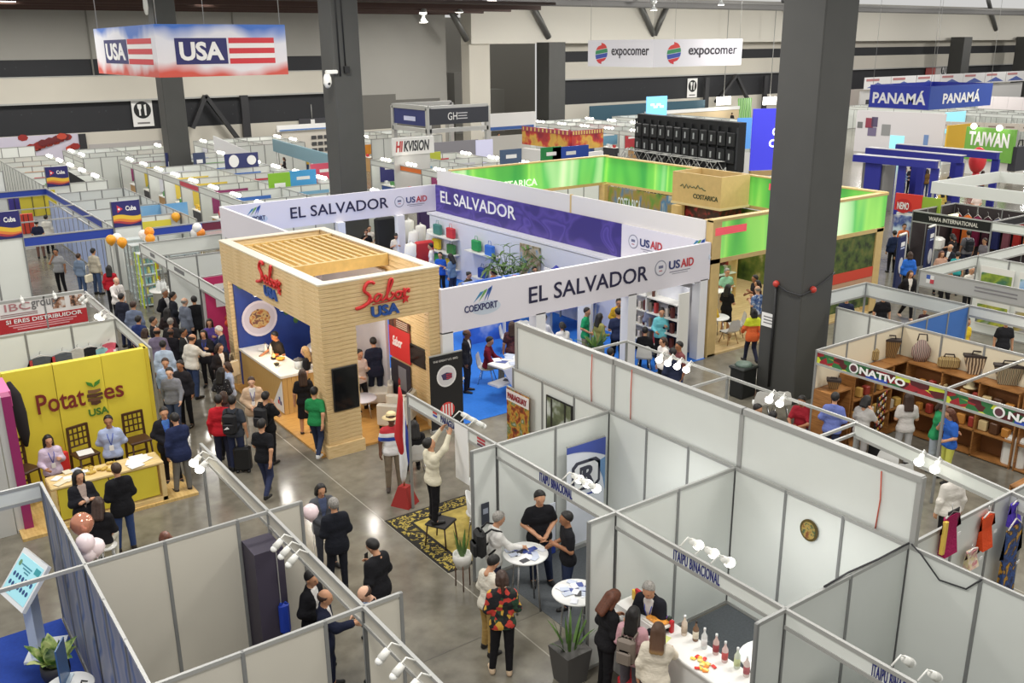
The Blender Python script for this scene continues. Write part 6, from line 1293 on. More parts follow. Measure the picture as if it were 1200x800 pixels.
plate(uu2*wv/2+UZ *3.95,uu2,UZ,wv,3.2,mat((58,58,190),.4,emit=.9),bl,'screen',.1);plate(uu2*wv/2+UZ *2.2,uu2,UZ,wv,.25,mat((190,160,110)),bl,'wood_ledge',.2);plate(uu2*wv/2+UZ *1.05,uu2,UZ,wv,2.1,PAPER,bl,'white_base',.15)
plate(uu2*-.45+UZ *4.3,uu2,UZ,.8,1.6,mat((90,150,220),.4,emit=.5),bl,'side_strip',.08);plate(uu2*-.45+UZ *2.0,uu2,UZ,.8,2.6,PAPER,bl,'side_strip',.08)
px1=(Vector((b_.x -a.x,b_.y -a.y,0)).length)/65.0
for s_,z,o,w in (('CONECTA',4.35,23*px1,50*px1),('COMERCIO',3.75,20*px1,58*px1),('PANAMA',3.1,27*px1,44*px1)):lettering(s_,uu2*(o +w/2)+UZ *z,uu2,UZ,w,.42,mat((236,236,255),.5,emit=2.0),bl,.03,off=.12)
# ------------------------------------------------------------------ hanging signs
def hang_box(label,corner,lx,ly,h,faces,m,name='hanging_sign'):
 """box of four printed faces hung from the roof; corner is the near vertical edge, lx along x, ly along y"""
 t=thing(name,label,'sign',corner)
 for a,b_,nm in (((0,0,0),(lx,.06,h),0),((0,.06,0),(.06,ly,h),1),((lx -.06,.06,0),(lx,ly,h),2),((.06,ly -.06,0),(lx -.06,ly,h),2)):MB().box2(a,b_).build('face_panel',m[min(nm,1)]if isinstance(m,tuple)else m,t)
 for x,y in ((.1,.1),(lx -.1,.1),(.1,ly -.1),(lx -.1,ly -.1)):MB().tube([(x,y,h),(x,y,12.4-corner[2])],.012,4).build('wire',ALU,t)
 faces(t,lx,ly,h);return t
def grad_sign():
 m=bpy.data.materials.new('usa_sign_wash');m.use_nodes=True;nt=m.node_tree;b=nt.nodes['Principled BSDF'];b.inputs['Roughness'].default_value=.5
 t=nt.nodes.new('ShaderNodeTexCoord');s_=nt.nodes.new('ShaderNodeSeparateXYZ');nt.links.new(t.outputs['Object'],s_.inputs[0]);n=nt.nodes.new('ShaderNodeTexNoise');n.inputs['Scale'].default_value=.7;nt.links.new(t.outputs['Object'],n.inputs['Vector'])
 a=nt.nodes.new('ShaderNodeMath');a.operation='MULTIPLY_ADD';a.inputs[1].default_value=.75;nt.links.new(s_.outputs['Z'],a.inputs[0]);c=nt.nodes.new('ShaderNodeMath');c.operation='MULTIPLY_ADD';c.inputs[1].default_value=.9;c.inputs[2].default_value=-.43;nt.links.new(n.outputs['Fac'],c.inputs[0]);nt.links.new(c.outputs[0],a.inputs[2])
 r=nt.nodes.new('ShaderNodeValToRGB');el=r.color_ramp.elements
 for p_,k in ((.3,(224,222,228)),(.7,(224,222,230))):el.new(p_)
 for e,(p_,k)in zip(el,((0.05,(206,84,70)),(.26,(226,222,226)),(.72,(224,224,232)),(.95,(64,112,196)))):e.position=p_;e.color=lin(k)+(1,)
 nt.links.new(a.outputs[0],r.inputs['Fac']);nt.links.new(r.outputs['Color'],b.inputs['Base Color']);return m
def usa_faces(t,lx,ly,h):
 nb,rd=mat((40,40,100),.5),mat((206,50,60),.5)
 for c,u,w in (((lx *.5,0,h *.49),UX,lx),((0,ly *.46,h *.49),DY,ly)):
  c=Vector(c);plate(c -u *w *.17,u,UZ,w *.39,h *.5,nb,t,'blue_field',.008);lettering('USA',c -u *w *.17,u,UZ,w *.33,h *.36,PAPER,t,.035)
  for k in range(3):plate(c +u *w *.22+UZ *(h *.2-k *h *.2),u,UZ,w *.36,h *.105,rd,t,'red_stripe',.008)
  for k in range(2):plate(c +u *w *.22+UZ *(h *.1-k *h *.2),u,UZ,w *.36,h *.09,PAPER,t,'white_stripe',.006)
hp=(lambda D,px,py:(lambda d:(d *(D/d.length)))(Vector(((px -600)/FPX *cR +(400-py)/FPX *cU +cF))))
q=hp(25.5,187,91);hang_box('hanging USA box sign with flag stripes over the left aisles',(q.x,q.y,q.z +CAMZ),3.35,6.2,1.25,usa_faces,grad_sign())
def expo_faces(t,lx,ly,h):
 for c,u,w in (((lx *.5,0,h *.5),UX,lx),((0,ly *.5,h *.5),DY,ly)):
  c=Vector(c);lettering('expocomer',c +u *w *.16,u,UZ,w *.56,h *.36,mat((52,48,58)),t,.012);g=c -u *w *.28
  r=h *.36;n=14
  for k,(f0,f1,col)in enumerate(((-1,-.55,(206,50,60)),(-.5,-.05,(52,76,170)),(0,.4,(50,140,90)),(.45,1,(214,60,56)))):
   P=[(r *math.sqrt(max(0,1-f *f))*s_,r *f +.12*r *s_)for s_,fs in ((1,[f0+(f1-f0)*i/4 for i in range(5)]),(-1,[f1-(f1-f0)*i/4 for i in range(5)]))for f in fs]
   outline(g,u,UZ,[(a_+(.0001*i),b_)for i,(a_,b_)in enumerate(P)],mat(col),t,'globe_band',.01)
q=hp(48,765,79);hang_box('white hanging box sign with striped globe emblem above the video wall',(q.x,q.y,q.z +CAMZ),6.3,4.9,1.3,expo_faces,mat((226,224,232),.5))
def pan_faces(t,lx,ly,h):
 lettering('PANAMÁ',(lx *.5,0,h *.5),UX,UZ,lx *.6,h *.55,PAPER,t,.03);lettering('PANAMÁ',(0,ly *.5,h *.5),DY,UZ,ly *.88,h *.6,PAPER,t,.03)
q=hp(60,1088,129);hang_box('blue hanging box sign lettered PANAMA with white inside',(q.x,q.y,q.z +CAMZ),6.6,3.9,1.3,pan_faces,(mat((44,74,160),.5),mat((40,54,160),.5)))
rs=[]
for px,py,Y,lb in ((167,132,YB -.1,'white restaurant pictogram sign on the left black wall band'),(811,103,YB -.1,'white restaurant pictogram sign above the video wall'),(1105,84,YB -.1,'white restaurant pictogram sign at the far right wall')):
 g=GY(px,py,Y);t=thing('pictogram_sign',lb,'sign',g);plate((0,0,0),UX,UZ,1.5,2.0,PAPER,t,'plate',.04);disc((0,-.05,.2),UX,UZ,.62,.62,BLACK,t,'black_disc',.02);outline((-.2,-.08,.2),UX,UZ,[(-.06,-.4),(.06,-.4),(.06,0),(.14,.15),(.14,.42),(-.14,.42),(-.14,.15),(-.06,0)],PAPER,t,'fork',.02);outline((.2,-.08,.2),UX,UZ,[(-.06,-.4),(.06,-.4),(.08,.42),(-.08,.36)],PAPER,t,'knife',.02);plate((0,-.05,-.75),UX,UZ,.9,.12,mat((120,118,116)),t,'text_line',.01)
g=GY(1093,84,YB -.1);pq=thing('wall_poster','red and white poster on the far right black wall band','poster',g);plate((0,0,0),UX,UZ,3.4,1.7,mat((190,70,66)),pq,'red_half',.04);plate((1.2,-.05,0),UX,UZ,1.2,1.5,mat((190,184,182)),pq,'white_half',.02)
# ------------------------------------------------------------------ left side: Cuba stands and rows of white booths
BLUF=mat((40,66,160),.5)
def waves(root,c,u,w,h):
 """navy sign with yellow, orange and red waves, star arrow and lettering"""
 c=Vector(c);u=Vector(u);plate(c,u,UZ,w,h,mat((40,38,104),.5),root,'navy_field',.03)
 for k,(z0,z1,col)in enumerate(((-.22,-.06,(226,186,60)),(-.30,-.17,(224,130,60)),(-.37,-.25,(170,60,70)))):
  n=10;f=lambda t:.05*math.sin(t *5.5+.4+k *.5)
  outline(c,u,UZ,[(w *(-.5+i/n),h *(z0+f(i/n)))for i in range(n +1)]+[(w *(.5-i/n),h *(z1+f(1-i/n)))for i in range(n +1)],mat(col),root,'wave_band',.008,.032+.004*(3-k))
 outline(c,u,UZ,[(-w *.32,h *.36),(-w *.12,h *.2),(-w *.32,h *.06)],mat((206,60,80)),root,'star_arrow',.008,.032);disc(c -u *w *.26+UZ *h *.2,u,UZ,w *.045,w *.045,PAPER,root,'star',.006,.042,5)
 lettering('Cuba',c +u *w *.17+UZ *h *.21,u,UZ,w *.38,h *.19,PAPER,root,.03,off=.04)
def tower(label,x,y,z1=3.4,w=1.0):
 t=thing('sign_tower',label,'sign',(x,y,0));MB().box((w/2,.05,z1/2),(w,.06,z1)).build('panel',PANEL,t)
 for xx in (0,w):MB().box((xx,.05,z1/2),(.06,.08,z1)).build('post',ALUD,t)
 waves(t,(w/2,0,z1-.48),UX,w,.96);return t
tower('Cuba sign tower at the left edge above a white panel',4.0,37.2);tower('Cuba sign tower above the balloons and the aisle gate',8.1,37.1);tower('Cuba sign tower farther up the left aisle',8.25,50.6)
booth('blue banded gate across the aisle between two Cuba signs',[('fascia',5,37.2,8.1,37.2,2.05,2.45,BLUF),('post',5,37.2,5,37.2),('post',8.1,37.2,8.1,37.2),('fascia',8.1,50.3,8.1,37.2,2.1,2.45,BLUF),('fascia',5,50.3,8.2,50.3,2.1,2.45,BLUF),('rail',5,44,8.1,44,2.45),('rail',5,40.6,8.1,40.6,2.45)])
booth('white booth block left of the aisle gate',[('wall',-3,37.3,5,37.3),('wall',5,37.3,5,38.3),('fascia',5,50.3,5,38.3,2.1,2.45,BLUF),('wall',2,44,5,44)])
booth('white booths with blue fascia right of the second Cuba sign',[('fascia',9.15,36.2,11.1,36.2,2.1,2.45,BLUF),('fascia',11.1,36.2,13.2,36.2,2.05,2.45,mat((110,40,54),.5)),('wall',8.2,39,11.1,39),('wall',8.1,37.3,8.1,39),('wall',11.15,37,11.15,48),('wall',8.2,42,11.1,42),('wall',8.2,45,11.1,45),('wall',8.2,48,11.1,48)])
for (x,y,w,h,z,m,lb)in ((9.9,38.95,1.6,.35,2.05,mat((220,206,70)),'yellow strip sign on the white panels behind the balloons'),(12.0,36.14,1.6,.3,1.9,mat((206,180,172)),'pinkish strip sign under the maroon fascia'),(11.2,41.9,2.2,.8,2.0,ramp_mat('beach_print','noise',[(.35,(110,170,220)),(.55,(130,180,220)),(.62,(220,190,160))],.9),'beach print panel behind the maroon fascia'),(9.8,41.9,.9,1.0,1.9,ramp_mat('orange_flower_print','noise',[(.42,(224,216,200)),(.55,(240,170,50)),(.65,(220,130,40))],1.0),'orange round print on the white panels')):
 tag(plate((x,y,z),UX,UZ,w,h,m,None,'wall_print',.02),lb,'sign')
for i,(px,py,z,c,lb)in enumerate(((130,281,2.35,(238,166,40),'orange balloon left of the white panel by the gate'),(143,284,2.3,(242,160,40),'orange balloon at the glass shelves'),(137,279,2.35,(236,232,226),'white balloon beside the left orange ones'),(168,275,2.35,(236,230,224),'white balloon beside the orange pair under the sign'),(175,272,2.5,(240,150,36),'upper orange balloon under the Cuba sign'),(176,280,2.3,(240,156,40),'lower orange balloon under the Cuba sign'),(206,254,2.3,(242,170,50),'single orange balloon in front of the white panels'),(231,267,2.55,(238,236,232),'white balloon at the blue fascia end'),(229,273,2.35,(234,232,230),'lower white balloon at the blue fascia end'),(235,273,2.35,(236,140,46),'orange balloon at the blue fascia end'),(261,250,2.4,(206,60,66),'red balloon by the white banner corner'))):
 r=.18;g=G(px,py,z);b_=thing('balloon',lb,'balloon',g);MB().lathe([(.01,-r *1.25),(r *.25,-r *1.1),(r *.75,-r *.6),(r,0),(r *.85,r *.6),(r *.45,r *.95),(.01,r *1.05)],12).build('skin',mat(c,.35),b_);MB().tube([(0,0,-r *1.2),(0,0,.02-z)],.006,4).build('string',WHITE,b_)
# glass booth row with dark lettered fascia
gbo=booth('white booths with grey fascia beside the pine pavilion, glass shelves at their end',[('fascia',8.05,33.4,8.05,24.3,2.1,2.45),('wall',8.05,30.3,10.9,30.3),('wall',8.05,27.1,9.2,27.1),('wall',10.9,33.4,10.9,24.5),('fascia',8.05,33.4,10.9,33.4,1.9,2.45),('post',8.05,33.4,8.05,33.4),('post',8.05,30.3,8.05,30.3),('post',8.05,27.1,8.05,27.1),('post',8.05,24.3,8.05,24.3)])
for y,w in ((-1.5,.5),(-4.4,1.0)):plate((-.012,y,2.28),DY,UZ,w,.12,mat((112,112,114)),gbo,'fascia_text',.006)
pw=thing('pink_partition','deep pink panel with a white picture in the booth by the pavilion','panel',(8.15,27.04,0));MB().box2((0,-.04,0),(1.05,.0,2.42)).build('panel',mat((190,50,100),.5),pw);plate((.6,-.045,1.85),UX,UZ,.62,.7,PAPER,pw,'white_sheet',.01);disc((.65,-.06,1.85),UX,UZ,.18,.24,mat((170,180,196)),pw,'grey_figure',.006)
for i,(x,y,z,c,lb)in enumerate(((8.7,26.5,1.1,(210,80,40),'orange red bouquet beside the pink panel'),(9.05,26.2,1.0,(190,50,40),'red bouquet right of the orange one'),(9.0,25.6,.8,(200,70,50),'red orange bouquet at the pavilion corner'),(8.75,26.0,1.35,(150,180,70),'green sprig above the bouquets'))):
 t=thing('bouquet',lb,'flowers',(x,y,0));MB().lathe([(.12,0),(.14,z -.15),(.08,z -.1)],10).build('stand',WHITE,t)
 for k in range(9):MB().ball((.22*math.cos(k *2.4)*(k/9+.15),.22*math.sin(k *2.4)*(k/9+.15),z +.05*(k % 4)),.11,6).build('bloom',mat(tuple(min(255,int(v *(0.85+.12*(k % 3))))for v in c),.7),t)
def glass_case(label,x,y,w,d,h,n,cols,frame,rz=0):
 t=thing('glass_case',label,'display case',(x,y,0),rz)
 for z in [.08+(h -.1)*i/n for i in range(n +1)]:MB().box((0,0,z),(w,d,.025)).build('shelf',mat((212,222,222),.2),t)
 for sx in (-1,1):
  for sy in (-1,1):MB().box((sx *w/2,sy *d/2,h/2),(.04,.04,h)).build('post',frame,t)
 MB().box((0,d/2,h/2),(w -.04,.012,h)).build('pane',GLASS,t)
 for sx in (-1,1):MB().box((sx *w/2,0,h/2),(.012,d -.04,h)).build('pane',GLASS,t)
 k=0
 for i in range(n):
  z=.1+(h -.1)*i/n
  for j in range(4):MB().box((-w *.36+w *.24*j,0,z +.1),(w *.12,d *.3,.2+.04*(j % 2))).build('goods',mat(cols[k % len(cols)],.4),t);k +=1
 return t
glass_case('tall glass shelving left of the yellow rack',8.6,35.2,1.0,.5,2.1,4,[(150,170,160),(206,200,190),(120,140,130),(230,170,60)],ALU);glass_case('tall glass shelving right of the yellow rack',9.9,35.0,1.1,.5,2.1,4,[(190,200,200),(150,150,150),(220,224,226)],ALU)
glass_case('bright yellow framed display rack in the glass booth',8.35,34.2,.55,.45,1.95,5,[(150,200,200),(120,180,190),(226,220,120)],mat((206,224,40),.5))
dt=thing('white_table','white draped round table with crystal goods before the yellow rack','table',(8.6,33.15,0));MB().lathe([(.42,0),(.38,.72),(.5,.74),(.5,.78),(.02,.78)],18).build('top',WHITE,dt)
for i in range(5):bottle('%s glass ornament on the white draped table' % ORD[i],8.4+.12*(i % 3),33.0+.14*(i//2),.78,(226,228,226),(200,200,200),.42-.03*i,.06)
mn=thing('figurine','white figurine with brown ribbon on the white draped table','figurine',(8.95,33.25,.78));MB().lathe([(.12,0),(.14,.1),(.08,.3),(.1,.42),(.03,.5)],12).build('body',WHITE,mn);MB().ball((0,0,.58),.11,8).build('head',WHITE,mn);MB().tube([(-.1,0,.45),(0,-.1,.44),(.1,0,.45)],.03,5).build('ribbon',mat((120,80,60)),mn)
tag(MB().box2((4.7,37.3,0),(8.0,37.31,.01)).build('threshold',ALU),'metal threshold strip at the aisle gate','strip')
lav=booth('lavender panelled booth seen through the aisle gate',[('wall',8.12,50,8.12,38.6,1.9,0,mat((170,186,226),.5))])
lw_=booth('white tall wall stand at the upper left edge',[('wall',-4,50.5,6.4,50.5,3.4,0),('wall',-2,72,11.3,72,2.6,0)])
blk=thing('black_partition','black slanted stand side below the farthest Cuba sign','panel',(9.3,52.0,0));MB().add([(0,0,0),(2.0,0,0),(2.0,0,1.6),(.2,0,3.0),(0,0,3.0),(0,.15,0),(2.0,.15,0),(2.0,.15,1.6),(.2,.15,3.0),(0,.15,3.0)],[(0,1,2,3,4),(9,8,7,6,5),(0,5,6,1),(1,6,7,2),(2,7,8,3),(3,8,9,4),(4,9,5,0)]).build('panel',mat((34,34,36),.6),blk)
# yellow and green goods under the blue band
for i,(px,py,z,w,h,c,lb)in enumerate(((45,238,1.7,1.6,1.2,(206,190,60),'yellow squared panel behind the blue gate'),(38,245,1.4,.7,1.0,(50,120,70),'green goods block behind the blue gate'),(20,236,1.7,.8,.8,(70,60,150),'violet panel behind the blue gate'),(31,262,1.2,.6,.9,(210,70,50),'red display at the left of the aisle'),(92,254,1.2,.9,1.6,(206,190,130),'cream tall goods panel right of the gate'))):
 g=G(px,py,z);t=thing('goods_display',lb,'display',(g.x,g.y,0));MB().box((0,0,z),(w,.2,h)).build('panel',mat(c,.6),t);MB().box((0,.05,(z -h/2)/2),(w *.8,.12,max(z -h/2,.05))).build('base',WHITE,t)
 for k in range(1,3):MB().box((-w/2+w *k/3,-.11,z),(.03,.02,h)).build('groove',DARK,t)
# ------------------------------------------------------------------ rows of booths towards the far wall
def island(label,short,x0,x1,y0,y1,step=3.0,sides='lr',cf=None,lamps=True,seed=0,h=2.45,goods=True,spine=True):
 rg=random.Random(seed);segs=[];xm=(x0+x1)/2 if len(sides)==2 else (x1 if sides=='l' else x0)
 if spine:segs.append(('wall',xm,y1,xm,y0,h))
 n=max(1,round((y1-y0)/step));d=(y1-y0)/n
 for i in range(n +1):segs.append(('wall',x0,y0+i *d,x1,y0+i *d,h))
 for s_ in sides:
  X=x0 if s_=='l' else x1
  for i in range(n):segs.append(('fascia',X,y0+(i +1)*d,X,y0+i *d,h -.33,h,(cf or (lambda i,s:None))(i,s_)))
 b_=booth(label,segs)
 if lamps:
  for s_ in sides:
   X=x0 if s_=='l' else x1;sg_=1 if s_=='l' else -1
   for i in range(n):
    t=thing('spotlight_bar','bright spotlight bar over the %s bay, %s front, %s' %(ORD[i],'left' if s_=='l' else 'right',short),'spotlight',(X +.15*sg_,y0+(i +.5)*d,h +.06))
    MB().box((0,0,0),(.06,1.2,.05)).build('bar',WHITE,t)
    for k in (-.4,0,.4):MB().ball((.08*sg_,k,.03),(.12,.10,.09),6).build('bulb',LAMP,t)
 if goods:
  for s_ in sides:
   X=x0 if s_=='l' else x1;dp=abs(X -xm);sg_=-1 if s_=='l' else 1
   for i in range(n):
    yc=y0+(i +.5)*d;lb='the %s bay, %s front, %s' %(ORD[i],'left' if s_=='l' else 'right',short)
    # print on the far side wall,seen above the near rail
    c=rg.choice([(60,110,190),(190,60,70),(90,160,70),(230,150,50),(60,60,120),(206,206,214),(120,170,200),(150,60,110),(226,200,80)])
    xw=X -sg_*dp *.5
    t=thing('wall_print','printed panel in '+lb,'poster',(xw,y0+(i +1)*d -.05,1.6));plate((0,0,0),UX,UZ,dp *.62,1.1,mat(c,.5),t,'sheet',.012);plate((0,-.014,.25),UX,UZ,dp *.4,.16,PAPER,t,'title_strip',.006)
    cn=thing('stand_counter','small counter in '+lb,'counter',(X -sg_*.5,yc,0));MB().box((0,0,.5),(.5,1.4,1.0)).build('body',mat(rg.choice([(226,226,224),(60,60,66),(190,150,100),(70,100,170)]),.5),cn);MB().box((0,0,1.02),(.6,1.5,.04)).build('top',WHITE,cn)
    for k in range(3):MB().box((rg.uniform(-.15,.15),-.5+.5*k,1.14),(.16,.2,.2)).build('goods',mat(rg.choice([(206,60,60),(230,190,70),(60,60,70),(90,150,90),(220,220,220)])),cn)
 return b_
ob_f=lambda i,s_:[None,None,mat((230,120,50)),None,mat((60,110,190))][(i *2+(s_=='r'))% 5]
island('white single row of booths right of the Cuba aisle','row behind the Cuba signs',8.2,11.2,51.5,66.5,3,'r',seed=1)
island('long white double row of booths behind the banner pavilion','long row above the banner pavilion',14.2,20.2,37.2,61.2,3,'lr',seed=2,cf=lambda i,s_:mat((206,70,90))if (i,s_)==(3,'l')else None)
island('second white double row of booths beyond the middle column','row beyond the middle column',26.0,32.0,36,51,3,'lr',seed=3,cf=lambda i,s_:mat((232,120,46))if s_=='l' and i % 2 else None)
island('white row of booths before the dark portal wall','row before the steel portal',12.5,18.5,63,69,3,'lr',seed=5)
island('far white row of booths under the left wall band','row under the left wall band',21.5,27.5,64,70,3,'lr',seed=6)
island('white row of booths left of the video wall','row left of the video wall',32.0,38.0,62.5,68.5,3,'lr',seed=8)
island('white row of booths before the bulkhead','row before the bulkhead',50.2,56.2,50,68,3,'lr',seed=9)
# high white side screens of the left rows
hw=thing('white_screen','tall plain white screen behind the left rows near the dark column','panel',(20.4,62.2,0));MB().add([(0,0,0),(2.6,.3,0),(2.6,.3,2.1),(0,0,3.4),(.08,.05,0),(2.62,.4,0),(2.62,.4,2.1),(.08,.05,3.4)],[(0,1,2,3),(7,6,5,4),(3,2,6,7),(0,4,5,1),(1,5,6,2),(0,3,7,4)]).build('panel',mat((226,226,228),.5),hw)
ns=thing('navy_sign','navy sign with white tree emblem among the left rows','sign',G(283,188,2.9));plate((0,0,0),UX,UZ,1.9,.8,mat((46,52,104)),ns,'field',.05);disc((-.45,-.06,0),UX,UZ,.28,.34,PAPER,ns,'tree_emblem',.01);disc((.55,-.06,0),UX,UZ,.26,.26,PAPER,ns,'round_emblem',.01)
for px,py,z,w,h,c,lb in ((328,222,2.3,1.1,1.6,(136,190,50),'lime green panel above the banner pavilion'),(355,211,2.5,1.4,1.0,(70,160,220),'sky blue sign above the banner pavilion'),(384,202,2.6,1.9,1.0,(206,80,104),'crimson sign with white letters left of the middle column'),(382,213,2.0,1.2,.35,(130,90,70),'brown strip under the crimson sign'),(206,183,2.6,.5,1.2,(60,66,90),'navy banner with white mark, left of the yellow shelves'),(234,192,2.4,.7,1.3,(60,70,100),'navy banner with white mark, right of the yellow shelves'),(200,196,2.2,.5,1.7,(40,50,100),'navy pointed flag among the left rows')):
 g=G(px,py,z);t=thing('stand_sign',lb,'sign',g);plate((0,0,0),UX,UZ,w,h,mat(c,.5),t,'field',.06);plate((0,-.065,h *.12),UX,UZ,w *.5,h *.16,PAPER,t,'white_mark',.006);MB().box((0,.06,-(z +h/2)/2),(.08,.05,z -h/2 if z>h/2 else .1)).build('mast',ALU,t)if False else MB().box((0,.05,-h/2-(z -h/2)/2),(.1,.06,z -h/2)).build('mast',ALU,t)
for px,py,w,c,lb in ((222,197,2.0,(206,160,60),'yellow wooden shelves of goods in the left rows'),(255,205,1.8,(190,140,80),'brown wooden shelves of dark goods in the left rows'),(290,205,1.0,(196,150,90),'narrow brown shelves right of the navy sign')):
 g=G(px,py,1.2);t=thing('goods_shelf',lb,'shelf',(g.x,g.y,0))
 for k in range(4):MB().box((0,0,.3+.5*k),(w,.4,.05)).build('shelf',mat(c),t);[MB().box((-w *.4+w *.2*j,0,.3+.5*k +.16),(w *.12,.2,.28)).build('goods',mat([(60,40,36),(206,90,60),(120,150,80)][(j +k)% 3]),t)for j in range(5)]
 for sx in (-w/2,w/2):MB().box((sx,0,1.0),(.05,.4,2.0)).build('side',mat(c),t)
mu=thing('autumn_mural','pale mural with red autumn leaves at the upper left wall','mural',(GY(0,165,YB -.1).x -.5,YB -.1,0));wv2=GY(92,165,YB).x -mu.location.x
plate((wv2/2,0,1.55),UX,UZ,wv2,3.0,mat((206,200,216),.6),mu,'field',.03)
for k in range(22):disc((wv2*(.35+.6*((k *.618)% 1)),-.04,2.95-1.0*((k *.37)% 1)),UX,UZ,.35,.24,mat([(150,40,36),(190,70,50),(110,36,40)][k % 3]),mu,'leaf',.01,.012*k,7)
MB().box2((wv2,-.1,0),(wv2+.5,0,3.0)).build('dark_edge',DARK,mu)
struct(MB().box2((GY(105,175,YB).x,YB -.05,.2),(GY(190,172,YB).x,YB +.02,2.2)).build('door_1',mat((176,172,170),.6)))
# teal sign,grandstand,lettered white fascia
ts=thing('teal_fascia','long teal fascia left of the middle column','sign',(21.6,58.5,2.9));p0,p1=G(322,166,3.2),G(400,188,3.2);ts.location=(p0.x,p0.y,2.9);dd=p1-p0;uu3=dd.normalized();plate(uu3*dd.length/2+UZ *.1,uu3,UZ,dd.length,.75,mat((110,146,160),.5),ts,'board',.15)
for k in (.02,.98):MB().tube([tuple(uu3*dd.length *k -UZ *.2),tuple(uu3*dd.length *k -UZ *2.9)],.05,6).build('post',ALU,ts)
for i,(px,py,w,h,z)in enumerate(((352,153,4.0,1.0,2.6),(350,163,7.0,1.2,1.8))):
 g=G(px,py,z);
wb2=thing('white_stand','white stepped stand with dark shelf slots under the left wall band','stand',GY(362,170,73).xy.to_3d());
MB().box((0,0,1.3),(5.0,1.2,2.6)).build('body',mat((206,200,190),.6),wb2);plate((-.2,-.65,2.75),UX,UZ,5.4,.5,PAPER,wb2,'white_header',.08);plate((-.2,-.75,2.6),UX,UZ,5.0,.1,mat((90,130,190)),wb2,'blue_line',.02)
for r_ in range(3):
 for k in range(4):plate((.2+.55*k,-.62,.9+.5*r_),UX,UZ,.42,.28,mat((70,70,72)),wb2,'dark_slot',.03)
mon=thing('signboard','dark double signboard hanging on the wall above the white stepped stand','sign',GY(366,144,74.98));plate((0,0,0),UX,UZ,2.4,.75,mat((66,66,72)),mon,'board',.1);plate((0,-.11,.05),UX,UZ,.35,.5,PAPER,mon,'white_mark',.02)
MB().tube([(0,0,.35),(0,0,1.5)],.04,5).build('hanger',ALU,mon)
for px,py,w,Y,lb,s_ in ((482,172,4.2,47.3,'white fascia with red and dark italic lettering right of the middle column','KVISION'),):
 p0=GY(462,172,Y);p1=GY(504,170,Y);t=thing('white_fascia',lb,'sign',(p0.x,Y,p0.z));w=p1.x -p0.x;plate((w/2,0,0),UX,UZ,w *1.15,.95,PAPER,t,'board',.15);lettering('HI',(w *.1,-.15,0),UX,UZ,w *.2,.6,mat((200,60,60)),t,.03,.2);lettering('KVISION',(w *.58,-.15,0),UX,UZ,w *.72,.6,mat((60,60,66)),t,.03,.2);MB().box((w/2,.1,-p0.z/2-.2),(w,.1,p0.z -.5)).build('lower_panel',mat((206,206,204)),t)
# dark truss stand
p0,p1=GY(502,142,56),GY(571,140,56);z0,z1=GY(520,150,56).z,GY(520,126,56).z
dtx=thing('truss_stand','truss framed stand with dark grey banner before the grey wall','stand',(p0.x,56,0));w=p1.x -p0.x;tm=mat((196,196,192),.35,.4)
plate((w/2,-.1,(z0+z1)/2+.1),UX,UZ,w,z1-z0-.3,mat((54,56,64),.5),dtx,'dark_banner',.06);lettering('GH',(w *.38,-.1,(z0+z1)/2+.1),UX,UZ,.75,.5,PAPER,dtx,.0,off=.075)
for k in range(3):plate((w *.55,-.17,(z0+z1)/2+.28-.18*k),UX,UZ,.8-.1*(k % 2),.06,mat((206,206,210)),dtx,'text_line',.006)
plate((0,2.4,(z0+z1)/2),DY,UZ,4.6,z1-z0-.3,mat((46,54,110),.5),dtx,'blue_banner',.06);plate((-.08,2.4,(z0+z1)/2-.1),DY,UZ,1.6,.3,mat((206,210,236)),dtx,'white_mark',.01)
for x,y in ((0,0),(w,0),(0,4.8),(w,4.8)):MB().box((x,y,z1/2),(.3,.3,z1)).build('truss_post',tm,dtx)
for z in (z1,z0-.15):MB().box((w/2,0,z),(w,.3,.28)).build('truss_beam',tm,dtx);MB().box((0,2.4,z),(.3,4.8,.28)).build('truss_beam',tm,dtx)
MB().box((w/2,4.8,z1),(w,.3,.28)).build('truss_beam',tm,dtx);plate((w *.42,-.05,1.4),UX,UZ,w *.8,2.4,mat((140,138,144),.6),dtx,'grey_panel',.06);plate((w *.92,-.1,1.3),UX,UZ,w *.3,2.5,mat((206,206,232),.4,emit=.25),dtx,'lit_panel',.06)
# red food stands
p0,p1,p2=G(613,150,3.0),G(669,156,3.0),G(706,153,3.0)
rsn=thing('red_stand','red and yellow decorated food stands left of the video wall','stand',(p0.x,p0.y,0));RF=ramp_mat('red_yellow_picture','noise',[(.35,(150,40,60)),(.48,(206,70,60)),(.56,(226,180,80)),(.7,(206,160,80))],.9)
for a,b_ in ((p0,p1),(p1,p2)):
 d_=b_-a;d_.z=0;u=d_.normalized();c=(a +b_)/2-p0;c.z=0
 plate(c +UZ *2.4,u,UZ,d_.length,1.1,RF,rsn,'picture_band',.1);plate(c +UZ *3.0,u,UZ,d_.length,.3,mat((170,70,90)),rsn,'red_header',.12)
 for k in range(12):plate(a -p0+d_*(k +.5)/12+UZ *(3.0-a.z +a.z -.0)-UZ *.0,u,UZ,.1,.24,mat((226,200,120)),rsn,'header_letter',.16)
 plate(c +UZ *.8,u,UZ,d_.length *.9,1.6,PAPER,rsn,'white_counter',.3)
tag(MB().box((0,0,1.0),(1.6,1.0,2.0)).build('pink_block',mat((206,70,110),.5),None,(G(703,168,1).x,G(703,168,1).y,0)),'pink block stand at the right of the red food stands','stand')
